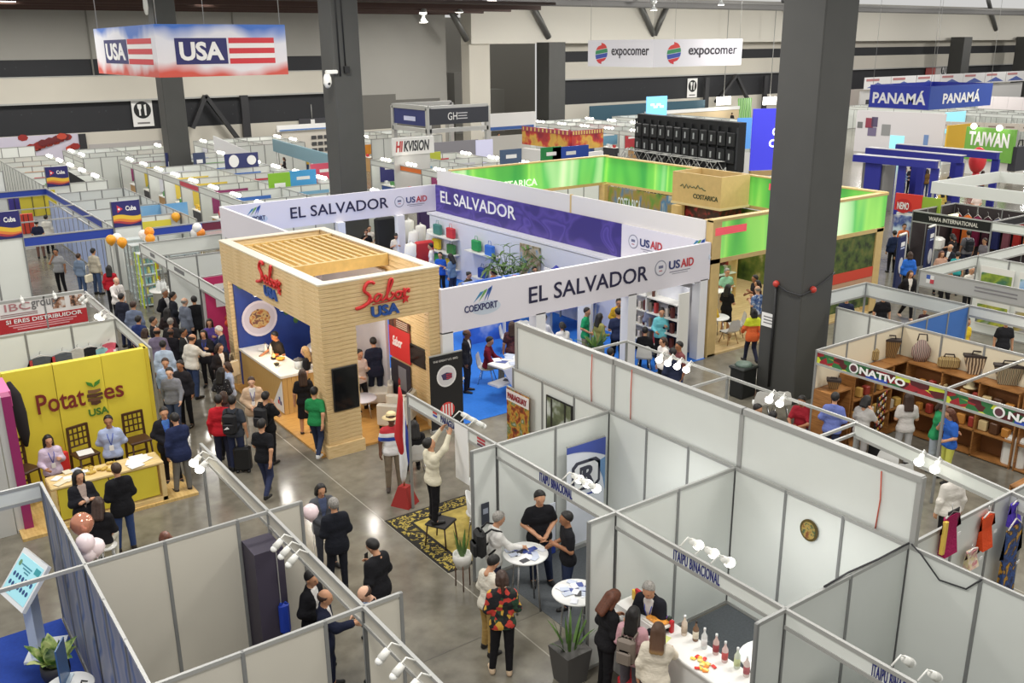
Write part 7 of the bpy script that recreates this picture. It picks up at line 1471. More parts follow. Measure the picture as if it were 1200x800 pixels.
gwh=thing('white_header','white curved header with blue swoosh beside the red stands','sign',GY(596,142,62));plate((0,0,0),UX,UZ,5.2,1.3,PAPER,gwh,'board',.1);plate((0,-.11,-.5),UX,UZ,4.8,.25,mat((60,100,170)),gwh,'blue_swoosh',.02);MB().box((0,.2,-2.6),(4.6,.1,3.0)).build('lower_panel',mat((206,204,198)),gwh)
lg=thing('lime_header','lime green fascia before the grey truss stand','sign',GY(494,185,50));plate((0,0,0),UX,UZ,2.6,.6,mat((180,186,60)),lg,'board',.1);MB().box((0,.1,-1.2),(.1,.1,2.0)).build('mast',ALU,lg)
for px,py,c,lb in ((645,180,(40,130,70),'small green sign above the lit green band'),(668,179,(50,80,170),'small blue sign above the lit green band'),(598,183,(70,90,120),'small slate sign above the lit green band')):
 g=GY(px,py,42);t=thing('fascia_sign',lb,'sign',g);plate((0,0,0),UX,UZ,1.4 if c[2]!=170 else 2.6,.75,mat(c),t,'board',.08);plate((0,-.09,0),UX,UZ,.7,.2,PAPER,t,'white_mark',.01);MB().box((0,.08,-g.z/2-.2),(.1,.06,g.z -.5)).build('mast',ALU,t)
sc2=thing('blue_screen','bright light blue screen under the black band above the video wall','screen',GY(769,125,66));plate((0,0,0),UX,UZ,2.6,1.9,mat((120,190,236),.4,emit=.7),sc2,'screen',.1);
for k in range(4):plate((-.6+.4*k,-.11,.2-.2*(k % 2)),UX,UZ,.5,.2,mat((226,244,255),.4,emit=.7),sc2,'bright_shape',.02)
MB().box((0,.1,-2.4),(2.0,.2,2.9)).build('stand',DARK,sc2)
ms=thing('mezzanine_front','teal and cream counter front under the black band at right centre','stand',GY(800,130,72));w_=14;plate((1.5,0,-1.0),UX,UZ,w_,1.6,mat((206,186,150),.6),ms,'cream_front',.2);plate((-4.5,.3,.2),UX,UZ,16,1.6,mat((50,84,100),.6),ms,'teal_back',.1);plate((1.5,-.02,.0),UX,UZ,w_,.35,PAPER,ms,'white_header',.25);MB().box((0,.4,-2.5),(w_,.4,2.6)).build('base',DARK,ms)
for px,lb in ((848,'white lit rectangle lamp under the V brace'),(902,'white lit rectangle lamp left of the near column')):g=GY(px,118,71);t=thing('lit_panel',lb,'lamp',g);MB().box((0,0,0),(2.0,.2,.8)).build('panel',LAMP,t);MB().tube([(0,0,.4),(0,0,12.6-g.z)],.04,5).build('hanger',ALU,t)
gp_=thing('green_poster','green and white leaf poster beneath the V brace','poster',GY(872,128,72));plate((0,0,0),UX,UZ,2.2,2.4,ramp_mat('leaf_poster','wave',[(.2,(110,180,70)),(.5,(226,236,220)),(.8,(90,160,60))],.6,.5,distort=3),gp_,'sheet',.05)
MB().box((0,.05,-1.8),(.1,.1,1.4)).build('mast',ALU,gp_)
# ------------------------------------------------------------------ far right: blue framed pavilion,white hall,Taiwan stand
BF=mat((42,46,140),.5)
pb=thing('blue_frame_pavilion','deep blue portal frames in rows at the far right','pavilion',(46,31.6,0))
for (a,b_,z)in (((1003,180),(1100,188),3.0),((1018,172),(1130,182),3.0),((1053,168),(1172,178),3.0)):
 p,q=G(*a,z),G(*b_,z);u=(q -p);u.z=0;L=u.length;u.normalize();s_=p -Vector((46,31.6,0));s_.z=0
 plate(s_+u *L/2+UZ *2.78,u,UZ,L,.36,BF,pb,'blue_beam',.3);plate(s_+u *L/2+UZ *3.0,u,Vector((-u.y,u.x,0))*-1,L,.5,mat((206,204,206)),pb,'beam_top',.03,-.0)
 for f in (.25,.6,.98):c=s_+u *L *f;plate(c +UZ *1.3,u,UZ,.9 if f<.3 else .4,2.6,BF,pb,'blue_leg',.14)
pwl=thing('white_hall_front','long white stand front with butterfly emblem at the far right','stand',G(1000,150,1.6));pwl.location.z=0;a,b_=G(1004,150,1.9),G(1107,156,1.9);u=b_-a;u.z=0;L=u.length;u.normalize();pwl.location=(a.x,a.y,0)
plate(u *L/2+UZ *1.7,u,UZ,L,3.4,mat((224,220,222)),pwl,'front',.2)
for k,(f,z,w,h,c)in enumerate(((.16,2.4,.09,.8,(150,60,80)),(.22,2.5,.07,.8,(90,80,110)),(.2,1.7,.1,.7,(120,110,140)),(.36,1.9,.1,.9,(150,150,150)),(.5,.9,.16,1.2,(150,226,240)),(.05,2.2,.06,.5,(120,120,120)),(.82,1.1,.05,1.2,(120,150,200)))):plate(u *L *f +UZ *z,u,UZ,L *w,h,mat(c,.5,emit=.6 if k==4 else 0),pwl,'emblem' if k !=4 else 'lit_screen',.03,.2)
tws=thing('green_lettered_stand','green stand front lettered TAIWAN with glaring lamps','stand',(0,0,0));a,b_=G(1134,165,2.2),G(1190,170,2.2);u=b_-a;u.z=0;L=u.length;u.normalize();tws.location=(a.x,a.y,0);plate(u *L/2+UZ *2.1,u,UZ,L,2.2,mat((112,170,70),.5),tws,'green_front',.3);lettering('TAIWAN',u *L/2+UZ *2.45,u,UZ,L *.84,.95,PAPER,tws,.04,off=.31);MB().beam(tuple(u *L/2+UZ *.5-u *L *.45),tuple(u *L/2+UZ *.5+u *L *.45),.3,1.0).build('base',WHITE,tws)
for f in (.25,.78):MB().ball(tuple(u *L *f +UZ *3.3+Vector((u.y,-u.x,0))*.8),.2,6).build('lamp',LAMP,tws)
nm=thing('red_green_sign','red and green sign board with white oval behind the lit green band','sign',(0,0,0));a,b_=G(1050,234,2.5),G(1103,240,2.5);u=b_-a;u.z=0;L=u.length;u.normalize();nm.location=(a.x,a.y,0);plate(u *L *.3+UZ *2.45,u,UZ,L *.6,.7,mat((214,56,46)),nm,'red_half',.08);plate(u *L *.75+UZ *2.45,u,UZ,L *.5,.6,mat((150,180,60)),nm,'green_half',.06)
disc(u *L *.2+UZ *2.3,u,UZ,L *.18,.3,mat((190,36,40)),nm,'oval',.01,.085);lettering('NEMO',u *L *.2+UZ *2.3,u,UZ,L *.26,.3,PAPER,nm,.02,off=.11);MB().beam(tuple(u *.1+UZ *1.0),tuple(u *L *.95+UZ *1.0),.06,2.0).build('base_panel',WHITE,nm)
plate(u *L *.3+UZ *1.3,u,UZ,L *.55,1.2,ramp_mat('drink_poster','noise',[(.4,(206,226,240)),(.52,(60,80,150)),(.65,(226,226,230))],1.2),nm,'poster',.05,.04)
gbx=thing('grey_cabinet','grey two panel cabinet block above the lit green band','cabinet',(0,0,0));a,b_=G(1021,215,1.3),G(1047,219,1.3);u=b_-a;u.z=0;L=u.length;u.normalize();gbx.location=(a.x,a.y,0)
for k in range(2):plate(u *L *(.25+.5*k)+UZ *1.25,u,UZ,L *.49,2.5,mat((140,138,134),.6),gbx,'door_panel',.8)
island('far right white rows of booths below the Panama sign','row below the Panama sign',44,50,6,18,3,'lr',seed=11)
island('farthest right white rows of booths under the wall','farthest right row',88,94,30,63,3,'lr',seed=15,goods=False,lamps=False)
island('white rows of booths behind the deep blue video wall','row behind the blue screen',60,66,50,68,3,'lr',seed=16,goods=False,lamps=False)
island('farthest white rows of booths at the right wall end','right wall end row',102,108,40,64,3,'lr',seed=17,goods=False,lamps=False)
wf=thing('wave_fascia_row','long white fascia row with small blue peaks under the right wall','sign',(0,0,0));a,b_=GY(1012,98,66),GY(1200,98,66);wf.location=(a.x,66,0);L=b_.x -a.x
for k in range(7):plate((L *(k +.5)/7,0,a.z),UX,UZ,L/7*.97,1.3,mat((222,220,220)),wf,'fascia_board',.1);outline((L *(k +.5)/7,-.1,a.z -.5),UX,UZ,[(-2,0),(0,.55),(2,0)],mat((70,90,160)),wf,'blue_peak',.02);plate((L *(k +.3)/7,-.11,a.z +.35),UX,UZ,2.4,.25,mat((180,120,120)),wf,'text_line',.02)
MB().box((L/2,.3,a.z/2-.4),(L,.2,a.z -.9)).build('lower_panel',mat((206,204,202)),wf)
rd=thing('red_balloon_figure','large red inflated figure among the blue frames','inflatable',G(1142,215,0));MB().ball((0,0,1.5),(.62,.5,.85),10).build('body',mat((206,50,56),.35),rd);MB().lathe([(.3,0),(.2,.75)],10).build('stem',mat((190,40,50),.4),rd)
bkp=thing('black_bag_display','large black shopping bag shaped display at the far right','display',G(1190,208,0));MB().box((0,0,1.3),(1.6,.5,1.6)).build('bag',mat((50,50,58)),bkp);MB().tube([(-.3,0,2.1),(-.2,0,2.5),(.2,0,2.5),(.3,0,2.1)],.04,5).build('handle',BLACK,bkp);MB().box((0,0,.25),(1.2,.4,.5)).build('base',WHITE,bkp)
tall=thing('white_high_booths','two white high fascia booths at the right edge behind the black stand','stand',(42.5,25.0,0));
for (a,b_)in (((0,0,1.9),(.1,-4.5,2.45)),((6,0,1.9),(6.1,-4.5,2.45)),((0,0,1.9),(6,.1,2.45))):MB().box2(a,b_).build('fascia_board',PANEL,tall)
for x,y in ((0,0),(6,0),(0,-4.5),(6,-4.5)):MB().box((x +.05,y,1.0),(.08,.08,2.0)).build('post',ALU,tall)
glass_case('tall glass shelving at the white panel beside the gate',8.75,36.4,1.0,.5,2.1,4,[(206,210,206),(150,170,160),(230,180,90)],ALU)
a,b_=G(1146,134,1.8),G(1215,137,1.8);u=b_-a;u.z=0;L=u.length;u.normalize();lwl=thing('long_white_front','long blank white stand front at the far right edge','stand',(a.x,a.y,0));
for k in range(4):plate(u *L *(k +.5)/4+UZ *1.8,u,UZ,L/4*.99,3.6,mat((224,216,216),.5),lwl,'front_panel',.2)
a,b_=G(1095,146,2.2),G(1215,150,2.2);u=b_-a;u.z=0;L=u.length;u.normalize();tfa=thing('cream_fascia_row','cream fascia row with small brown texts at the far right','sign',(a.x,a.y,0))
for k in range(6):plate(u *L *(k +.5)/6+UZ *2.2,u,UZ,L/6*.98,.6,mat((214,204,192),.5),tfa,'fascia_board',.1);plate(u *L *(k +.5)/6+UZ *2.2,u,UZ,L/6*.5,.12,mat((150,130,120)),tfa,'text_line',.01,.1);plate(u *L *k/6+UZ *1.0,u,UZ,.12,2.0,ALU,tfa,'post',.1)
for px,py,c,lb in ((1122,160,(226,180,50),'yellow panel left of the green lettered stand'),(1118,143,(150,220,236),'pale lit screen left above the yellow panel'),(1030,118,(226,120,200),'pink lit panel below the left end of the blue box sign'),(1024,126,(50,50,56),'dark goods wall under the pink lit panel')):
 g=G(px,py,2.0);t=thing('stand_backdrop',lb,'panel',(g.x,g.y,0));plate((0,0,2.0),UX,UZ,3.2,1.8,mat(c,.5,emit=.5 if c[2]>190 else 0),t,'panel',.1);MB().box((0,.1,.55),(3.0,.1,1.1)).build('base',WHITE,t)
# ------------------------------------------------------------------ people
KB,NV,CH,WH,DKT,JN=(28,27,30),(38,42,66),(60,60,66),(222,220,216),(34,33,38),(56,70,104)
LB,GY_,BG=(168,186,214),(134,136,142),(196,184,160)
LANB=(50,80,190)
FLOR=ramp_mat('floral_blouse','voronoi',[(.0,(26,26,30)),(.42,(36,44,36)),(.5,(190,60,50)),(.62,(40,70,50)),(.74,(206,160,60)),(.84,(26,26,30))],14,.85,const=True)
DOTS=ramp_mat('polka_dots','dots',[(0,(222,220,220)),(.13,(222,220,220)),(.16,(30,29,33)),(1,(30,29,33))],22,.85,const=True)
POLO=ramp_mat('tricolour_polo','gz',[(0,(226,224,222)),(.985,(226,224,222)),(.99,(50,76,170)),(1.0,(50,76,170))],1,.85,const=True)
def band_mat(name,bands,base):
 m=bpy.data.materials.new(name);m.use_nodes=True;nt=m.node_tree;b=nt.nodes['Principled BSDF'];b.inputs['Roughness'].default_value=.85
 t=nt.nodes.new('ShaderNodeTexCoord');s=nt.nodes.new('ShaderNodeSeparateXYZ');nt.links.new(t.outputs['Object'],s.inputs[0])
 mr_=nt.nodes.new('ShaderNodeMath');mr_.operation='DIVIDE';mr_.inputs[1].default_value=2.0;nt.links.new(s.outputs['Z'],mr_.inputs[0])
 r=nt.nodes.new('ShaderNodeValToRGB');r.color_ramp.interpolation='CONSTANT';el=r.color_ramp.elements
 st=[(0,base)]+bands
 while len(el)<len(st):el.new(.5)
 for e,(p,c)in zip(el,st):e.position=p;e.color=lin(c)+(1,)
 nt.links.new(mr_.outputs[0],r.inputs['Fac']);nt.links.new(r.outputs['Color'],b.inputs['Base Color']);return m
POLO=band_mat('tricolour_polo_bands',[(.575,(52,80,176)),(.625,(226,224,222)),(.665,(196,52,60))],(226,224,222))
VEST=band_mat('safety_vest_bands',[(.60,(214,220,50))],(226,104,50))
BLUEFLO=ramp_mat('blue_floral_shirt','voronoi',[(.3,(60,90,150)),(.55,(120,150,200)),(.75,(190,200,220))],14,.85)
STRP=ramp_mat('dark_red_print','voronoi',[(.3,(70,36,40)),(.6,(110,60,60)),(.8,(60,40,50))],16,.85)
# --- lower centre
P_('man in straw hat and red, white and blue polo beside the flag',458,484,285,'stand',POLO,(128,116,98),1.70,skin='d',wide=1.08,hair='short',shoes=(60,50,44))
hm=PEOPLE[-1]
ht=thing('straw_hat','straw hat with dark band on the man by the flag','hat',(hm.location.x,hm.location.y,1.605));MB().lathe([(.06,-.005),(.185,.0),(.19,.008),(.105,.03)],20).build('brim',mat((222,200,150),.8),ht);MB().lathe([(.105,.01),(.10,.10),(.07,.125),(.01,.12)],18).build('crown',mat((226,206,158),.8),ht);MB().lathe([(.107,.02),(.105,.052)],18).build('band',BLACK,ht)
g=G(508,512,2.17);person('man in cream shirt standing on a chair, arms raised to a sheet',g.x -.02,g.y +.05,30,'up',(224,216,192),KB,'m','short','k',1.70,z=.46,topkind='shirt',wide=1.05)
P_('woman in black sitting with her back to the flag-marked fascia',486,494,110,'sit',KB,KB,1.66,topkind='shirt',hair='long',hc='k')
P_('man in white shirt with black backpack at the far round table',578,600,20,'reach',WH,NV,1.70,topkind='shirt',hc='g')
wbp=PEOPLE[-1]
P_('big man in black polo with folded hands behind the far round table',632,574,285,'clasp',(26,26,30),(40,48,72),1.76,skin='m',wide=1.1)
P_('man in black polo and jeans gesturing between the round tables',666,599,190,'talk',(28,28,32),(46,56,84),1.70,skin='t',wide=1.05)
P_('man in white shirt and khaki trousers bent over his phone',571,652,40,'text',(216,210,196),(172,142,86),1.66,topkind='shirt',shoes=(30,26,24))
P_('woman in dark floral blouse and black trousers seen from behind',588,670,95,'talk',FLOR,KB,1.70,topkind='shirt',hair='tail',hc='b',skin='m',shoes=(206,180,150))
P_('brown haired woman seated behind the fascia with blue letters',603,561,250,'sit',(150,120,100),KB,1.66,hair='long',hc='r')
# counter group
P_('grey haired man in dark suit with lanyard leaning over the bottle counter',768,672,235,'lean',WH,KB,1.72,jacket=(30,31,38),hc='g',lan=(70,90,190),skin='m')
P_('woman with brown highlighted hair in black at the bottle counter',711,692,25,'text',KB,KB,1.68,topkind='shirt',hair='long',hc='r')
P_('dark haired woman in pale pink top with a small grey backpack',742,712,60,'talk',(206,160,168),(90,84,90),1.62,topkind='shirt',hair='long',hc='k');wpk=PEOPLE[-1]
P_('woman with blond tipped hair in cream cardigan at the counter corner',771,734,75,'reach',(224,214,196),(210,200,184),1.64,topkind='shirt',hair='long',hc='o')
# dark suits in the aisle
P_('woman with dark bob and grey jacket talking to a suited man',375,566,300,'clasp',(80,90,120),(60,62,70),1.62,jacket=(84,86,92),hair='bob',hc='k')
P_('grey haired man in dark suit with his back turned, facing the bobbed woman',391,584,120,'bent' if False else 'talk',KB,(30,32,40),1.70,jacket=(30,32,40),hc='g')
P_('man in black suit holding up a black phone beside the grey stub wall',441,632,150,'phone',WH,(28,28,32),1.70,jacket=(28,28,32),wide=1.08);mph=PEOPLE[-1]
P_('balding man looking down behind the grey stub panel',435,682,215,'text',LB,KB,1.68,jacket=(34,34,38),hair='bald',hc='b',skin='l')
P_('balding man in glasses and navy suit pointing with his hand',377,691,10,'point',WH,NV,1.68,jacket=(30,34,54),hair='bald',hc='b',skin='m');
P_('person in black suit mostly hidden behind the lamp fascia',362,668,340,'clasp',WH,KB,1.68,jacket=(26,26,30))
# crowd before the pine pavilion
P_('man in black shirt and jeans walking away at the front of the crowd',305,491,78,'walk',(26,26,30),(48,54,82),1.72,topkind='tee')
P_('man in dark grey tee carrying a black backpack with white mark',271,464,85,'stand',(62,66,74),(44,50,76),1.74);bpk1=PEOPLE[-1]
P_('man in red shirt pulling a black trolley case',255,463,95,'stand',(190,36,48),(40,42,60),1.74,topkind='shirt');mred=PEOPLE[-1]
P_('man in black tee with backpack talking on the phone',310,459,72,'call',(28,28,30),KB,1.70);bpk2=PEOPLE[-1]
P_('woman in beige cardigan and white top with camera strap, facing out',294,441,285,'clasp',WH,(206,200,190),1.62,jacket=(206,178,150),hair='bun',hc='b',lan=(90,70,150),skin='l')
P_('long haired woman in black with shoulder bag beside the tasting counter',354,433,105,'stand',KB,('skirt',KB),1.64,topkind='tee',hair='long',hc='b')
P_('man in green polo and jeans walking beside the pine pillar',367,453,80,'walk',(40,132,76),(46,54,78),1.68,shoes=(210,210,210))
P_('blond woman in black top behind the tasting counter',358,406,185,'stand',KB,KB,1.66,hair='long',hc='y',topkind='tee',skin='l')
P_('chef in black lit by the warm dish behind the tasting counter',325,387,225,'reach',(34,32,32),KB,1.72,topkind='tee',skin='t')
P_('man in dark suit with his back turned inside the pine pavilion',438,396,110,'reach',KB,(32,36,52),1.76,jacket=(34,38,56))
P_('person in pale shirt at the white desk, half hidden by the pine pillar',420,409,320,'talk',(206,190,180),KB,1.66,topkind='shirt')
P_('brown haired woman behind the red shirted man',261,459,100,'talk',(90,70,70),KB,1.62,hair='bob',hc='b')
P_('woman in black polka dot blouse with dark hair',258,431,70,'clasp',DOTS,KB,1.62,hair='long',topkind='shirt')
P_('woman in pale blue top beside a cream tote, looking left',267,424,210,'talk',(176,190,216),KB,1.62,hair='bob',hc='b',topkind='shirt');wt=PEOPLE[-1]
P_('woman with dark hair, black blazer and white blouse facing right',256,402,330,'clasp',(226,220,210),KB,1.64,jacket=(36,32,34),hair='bob',hc='b')
P_('man in white shirt and jeans reaching to the right in the crowd',221,392,60,'reach',(222,216,204),JN,1.76,topkind='shirt',hair='bald',hc='b',wide=1.06)
P_('man in light blue shirt seen from behind beside the yellow wall end',190,399,100,'stand',(184,200,222),KB,1.70,topkind='shirt')
P_('man in glasses and pale blue shirt walking out of the crowd',193,418,285,'walk',(170,190,220),KB,1.70,topkind='shirt',hc='b')
P_('man in grey button shirt and jeans walking towards the viewer',198,429,280,'walk',(128,130,138),(62,72,94),1.72,topkind='shirt',skin='l')
P_('man in dark shirt behind the grey shirted walker',211,422,260,'stand',(40,38,42),KB,1.70,topkind='shirt',skin='t')
P_('woman with blue lanyard and dark blazer in the dense crowd',238,386,275,'talk',(60,60,90),KB,1.62,jacket=(36,36,42),hair='long',lan=LANB)
P_('woman with long brown hair in purple top before the red bouquets',245,373,285,'talk',(96,76,150),KB,1.64,hair='long',hc='b',topkind='shirt')
P_('white haired man in navy blazer at the pavilion corner',260,381,200,'reach',WH,NV,1.72,jacket=(40,48,80),hc='w',skin='l')
P_('bald man in mauve shirt with his back turned behind the yellow wall',183,384,95,'stand',(122,112,136),KB,1.72,topkind='shirt',hair='bald',hc='k',skin='t',wide=1.08)
P_('brown haired woman in cream top just behind the yellow wall',169,385,90,'stand',(224,214,190),KB,1.60,hair='bob',hc='b')
P_('man in dark suit looking right in the middle of the crowd',178,371,15,'stand',WH,KB,1.72,jacket=(34,34,38),skin='m')
P_('man in deep blue shirt seen from behind in the crowd',161,370,80,'stand',(44,58,110),KB,1.70,topkind='shirt')
P_('man in grey blue shirt seen from behind beside the suits',155,353,85,'stand',(112,122,146),KB,1.74,topkind='shirt',hc='b',wide=1.06)
P_('man in dark navy suit seen from behind next to the white draped table',141,344,65,'stand',WH,NV,1.72,jacket=(38,40,54))
P_('bald man in glasses, white shirt and lanyard at the glass shelves',134,324,320,'reach',(226,220,216),KB,1.72,hair='bald',hc='g',lan=(60,60,80),topkind='shirt',skin='l')
P_('grey haired man in black suit with open collar by the white panel',192,338,330,'clasp',WH,KB,1.78,jacket=(30,30,34),hc='g',skin='t')
P_('dark haired man in dark suit next to the grey haired one',201,342,30,'clasp',WH,KB,1.74,jacket=(32,34,42))
P_('bald man in grey jacket seen from behind near the fascia post',215,349,50,'stand',GY_,(60,66,86),1.74,jacket=(112,118,132),hair='bald',hc='g',skin='l')
P_('man in black suit and dark cap partly behind the fascia post',227,347,120,'stand',WH,KB,1.76,jacket=(28,28,32))
P_('dark haired woman with a brown shoulder strap in the crowd',195,361,95,'clasp',(50,40,40),KB,1.64,hair='long',topkind='shirt')
P_('person with olive head cover in dark clothes in the crowd',199,373,90,'stand',(50,48,50),KB,1.66,hair='bun',hc='g')
P_('balding man in black suit low in the crowd',199,385,80,'stand',WH,KB,1.66,jacket=(30,28,34),hair='bald',skin='d')
P_('man in dark suit looking sideways beside the white shirted man',213,384,10,'clasp',WH,KB,1.68,jacket=(36,38,40),skin='t')
# yellow stand
P_('man in light blue shirt with hands behind his back at the yellow stand',126,487,290,'behind',(170,182,214),(30,30,36),1.72,topkind='shirt',lan=LANB,skin='t')
P_('woman in pale pink shirt with lanyard at the left end of the yellow counter',55,509,310,'talk',(206,190,210),KB,1.60,topkind='shirt',hair='long',lan=LANB)
P_('man in dark suit over a blue shirt with badge, by the yellow counter',191,476,300,'clasp',(76,120,190),KB,1.74,jacket=(34,34,40),lan=LANB,skin='m')
P_('man in navy blazer and grey trousers with his back turned at the yellow counter',206,485,130,'reach',WH,(112,110,106),1.74,jacket=(36,44,76),shoes=(40,30,26))
P_('woman with long dark hair and black blazer before the yellow counter',91,551,320,'cross',(190,170,160),KB,1.66,jacket=(32,32,38),hair='long')
P_('man in black blazer and jeans with his back turned before the yellow counter',136,543,135,'talk',WH,(50,68,110),1.74,jacket=(26,26,30),hc='b',shoes=(40,34,30))
P_('brown haired woman in black top sitting behind the balloons',112,586,100,'perch',KB,(200,196,180),1.66,hair='long',hc='b',topkind='shirt')
P_('red haired person hidden behind the bare grey panels',193,624,130,'stand',(120,60,40),KB,1.62,hair='bob',hc='r')
# left aisle
P_('man in grey shirt and dark apron walking down the left aisle',65,291,275,'call',(150,150,152),KB,1.72,skin='t')
P_('woman in denim shirt with a white handbag in the left aisle',91,297,75,'stand',(112,128,150),(70,88,120),1.64,topkind='shirt',hair='bun',hc='b');wdn=PEOPLE[-1]
P_('man in beige shirt and jeans in the left aisle',108,291,70,'stand',(186,178,160),(72,88,120),1.76,topkind='shirt')
P_('man in white shirt beyond the blue gate',53,252,90,'stand',(220,216,204),KB,1.74,topkind='shirt',far=True)
P_('person in dark blue beyond the blue gate',42,258,110,'stand',(40,44,66),(120,90,80),1.70,far=True)
P_('woman with long dark hair in red beside the white panel',127,311,100,'stand',(176,34,48),KB,1.66,topkind='shirt',hair='long')
# banner pavilion,front
P_('man in black suit standing at the edge of the blue carpet',546,386,350,'stand',WH,(30,31,38),1.74,jacket=(30,31,38),hair='bald',skin='d',hc='k')
P_('man in maroon shirt and khakis seated at the white counter',570,394,350,'sit',(112,28,44),(150,138,110),1.74,topkind='shirt')
P_('woman in dark red print dress behind the tall wall edge',600,377,100,'stand',STRP,('skirt',STRP),1.68,hair='long',hc='b')
P_('person in pale grey shirt left of the pavilion post',636,369,60,'sit',(200,200,206),KB,1.7,topkind='shirt')
P_('woman in white blouse with dark pony tail seen from behind',660,378,110,'sit',(228,224,220),KB,1.64,topkind='shirt',hair='tail')
P_('man in green polo at the blue carpet table',687,360,330,'clasp',(36,150,100),(150,136,110),1.68)
P_('woman with very long dark hair in olive top',702,367,30,'talk',(140,136,80),KB,1.62,topkind='shirt',hair='long')
P_('bearded man in yellow shirt facing out behind the leafy plant',725,349,275,'clasp',(214,170,50),KB,1.68,topkind='shirt',skin='m')
P_('broad man in navy tee seen from behind',725,361,100,'talk',(44,52,82),KB,1.74,wide=1.1)
P_('man in grey blue shirt and khakis with his back turned',766,351,85,'talk',(120,126,150),(150,142,116),1.76,topkind='shirt',wide=1.06)
P_('man in teal shirt facing out by the bottles',776,346,270,'talk',(110,190,200),KB,1.68,topkind='shirt')
PEOPLE[-1].location *=.95
P_('man in navy jacket seen from behind at the bottle shelves',787,357,110,'stand',WH,(40,44,66),1.74,jacket=(40,46,72))
P_('person in black seated with back turned near the post',756,384,80,'sit',KB,KB,1.70,topkind='shirt')
P_('woman in white top with brown hair behind the beam lamps',778,395,200,'stand',(226,220,214),KB,1.62,topkind='shirt',hair='tail',hc='b')
P_('dark haired person in navy below the beam lamps',789,408,110,'stand',(40,46,70),KB,1.70,topkind='shirt')
P_('man with dark hair in maroon top beside the beam lamps',797,400,200,'stand',(120,70,70),(70,80,110),1.68,topkind='tee',skin='t')
P_('person in dark top at the left of the beam lamps',715,408,60,'stand',(44,44,56),KB,1.66)
# banner pavilion,rear
P_('woman in white shirt standing under the rear banner',432,258,300,'hip',(226,218,210),(120,90,80),1.66,topkind='tee',hair='bun',far=True)
PEOPLE[-1].location *=.968
P_('person in black top with raised elbows under the rear banner',429,268,275,'eat',KB,KB,1.62,hair='bun',hc='b',far=True)
P_('man in cream guayabera looking at his hands under the rear banner',464,272,280,'text',(226,218,202),KB,1.70,topkind='tee',hair='short',far=True)
P_('woman in white with hair tied back beside the white garments',484,284,160,'talk',(228,224,220),KB,1.62,topkind='shirt',hair='tail',hc='b',far=True)
P_('man in white shirt in profile before the red display stand',505,285,180,'stand',(226,222,220),KB,1.70,topkind='shirt',far=True)
P_('person in bright blue top under the tote bags',516,295,250,'talk',(40,90,190),KB,1.62,topkind='tee',far=True)
P_('woman in grey blue blouse with long dark hair reaching to the tote bags',530,297,150,'reach',(104,130,164),(40,48,70),1.68,topkind='shirt',hair='long',far=True)
P_('woman in olive top sitting below the tote bags',547,318,330,'sit',(70,62,50),KB,1.66,topkind='shirt',hair='bun',far=True)
P_('woman in orange top sitting in front of the palm',580,314,200,'sit',(206,130,60),KB,1.66,topkind='tee',hair='bob',hc='b',far=True)
P_('person in black and white blouse beside the blue pyramid',626,301,290,'talk',DOTS,KB,1.62,topkind='shirt',hair='bun',far=True)
# green pavilion
for p,f in ((PEOPLE[-1],.955),):p.location=p.location *f
P_('man in pale green shirt facing out in the green pavilion',852,314,285,'clasp',(150,200,170),KB,1.74,topkind='tee',hc='g',far=True)
P_('woman with long black hair and black dress in the green pavilion',853,333,50,'talk',KB,('skirt',KB),1.64,hair='long',far=True)
P_('man in black tee gesturing in the green pavilion',886,322,185,'talk',(36,34,40),KB,1.70,far=True,skin='t')
P_('dark haired woman behind the round white counter',889,328,190,'talk',(60,40,40),KB,1.62,hair='bob',far=True)
P_('bald man in blue floral shirt at the round white counter',889,335,120,'talk',BLUEFLO,(150,140,120),1.70,topkind='tee',hair='bald',hc='g',skin='l',far=True)
P_('worker in yellow and orange safety vest walking past the wood post',884,361,100,'walk',WH,(40,42,60),1.64,jacket=VEST,hair='bob',shoes=(30,30,34))
# right side
P_('woman in black blazer and white blouse walking towards the viewer',1067,316,275,'walk',(226,218,208),KB,1.68,jacket=(30,28,32),hair='long',hc='b',shoes=(206,170,150))
P_('woman in bright blue jacket between the blue totems',1067,295,80,'stand',(50,110,210),KB,1.66,topkind='shirt',hair='bob',hc='b',far=True)
P_('woman with long dark hair in black near the dark booth corner',1059,276,85,'stand',KB,KB,1.68,hair='long',hc='b',topkind='shirt',far=True)
P_('person in dark navy beside the green pavilion post',1049,270,90,'stand',(34,44,72),KB,1.70,topkind='shirt',far=True)
P_('person in orange top behind the drink poster',1060,262,270,'stand',(230,120,70),KB,1.68,far=True)
P_('man in grey tee with dark backpack at the dark booth',1136,270,85,'stand',(130,128,134),(44,48,66),1.76,far=True);bpk3=PEOPLE[-1]
P_('bald man in dark suit before the dark booth',1115,286,200,'talk',WH,KB,1.72,jacket=(36,38,46),hair='bald',hc='g',skin='m',far=True)
P_('person in teal top before the dark booth',1123,295,60,'stand',(50,150,150),KB,1.60,far=True)
P_('red brown haired woman facing out before the dark booth',1104,294,270,'stand',(190,150,130),KB,1.62,hair='long',hc='r',far=True)
P_('dark haired person browsing robes in the dark booth',1119,274,120,'reach',(40,36,38),KB,1.70,hair='bob',far=True)
P_('man with brown hair in grey at the corner of the dark booth',1155,279,200,'stand',(110,104,110),KB,1.68,hc='b',far=True)
P_('man in white shirt and cap inside the poster island',1139,312,280,'stand',(222,216,206),KB,1.70,hc='w',far=True)
P_('person in black seen between the white fascia and the panels',1036,343,270,'stand',KB,KB,1.70)
P_('person in navy at the left of the white fascia corner',993,345,250,'stand',(36,42,66),KB,1.66)
P_('person in black and tan walking beyond the white fascia',1110,307,280,'walk',(150,110,80),KB,1.66,hair='bob')
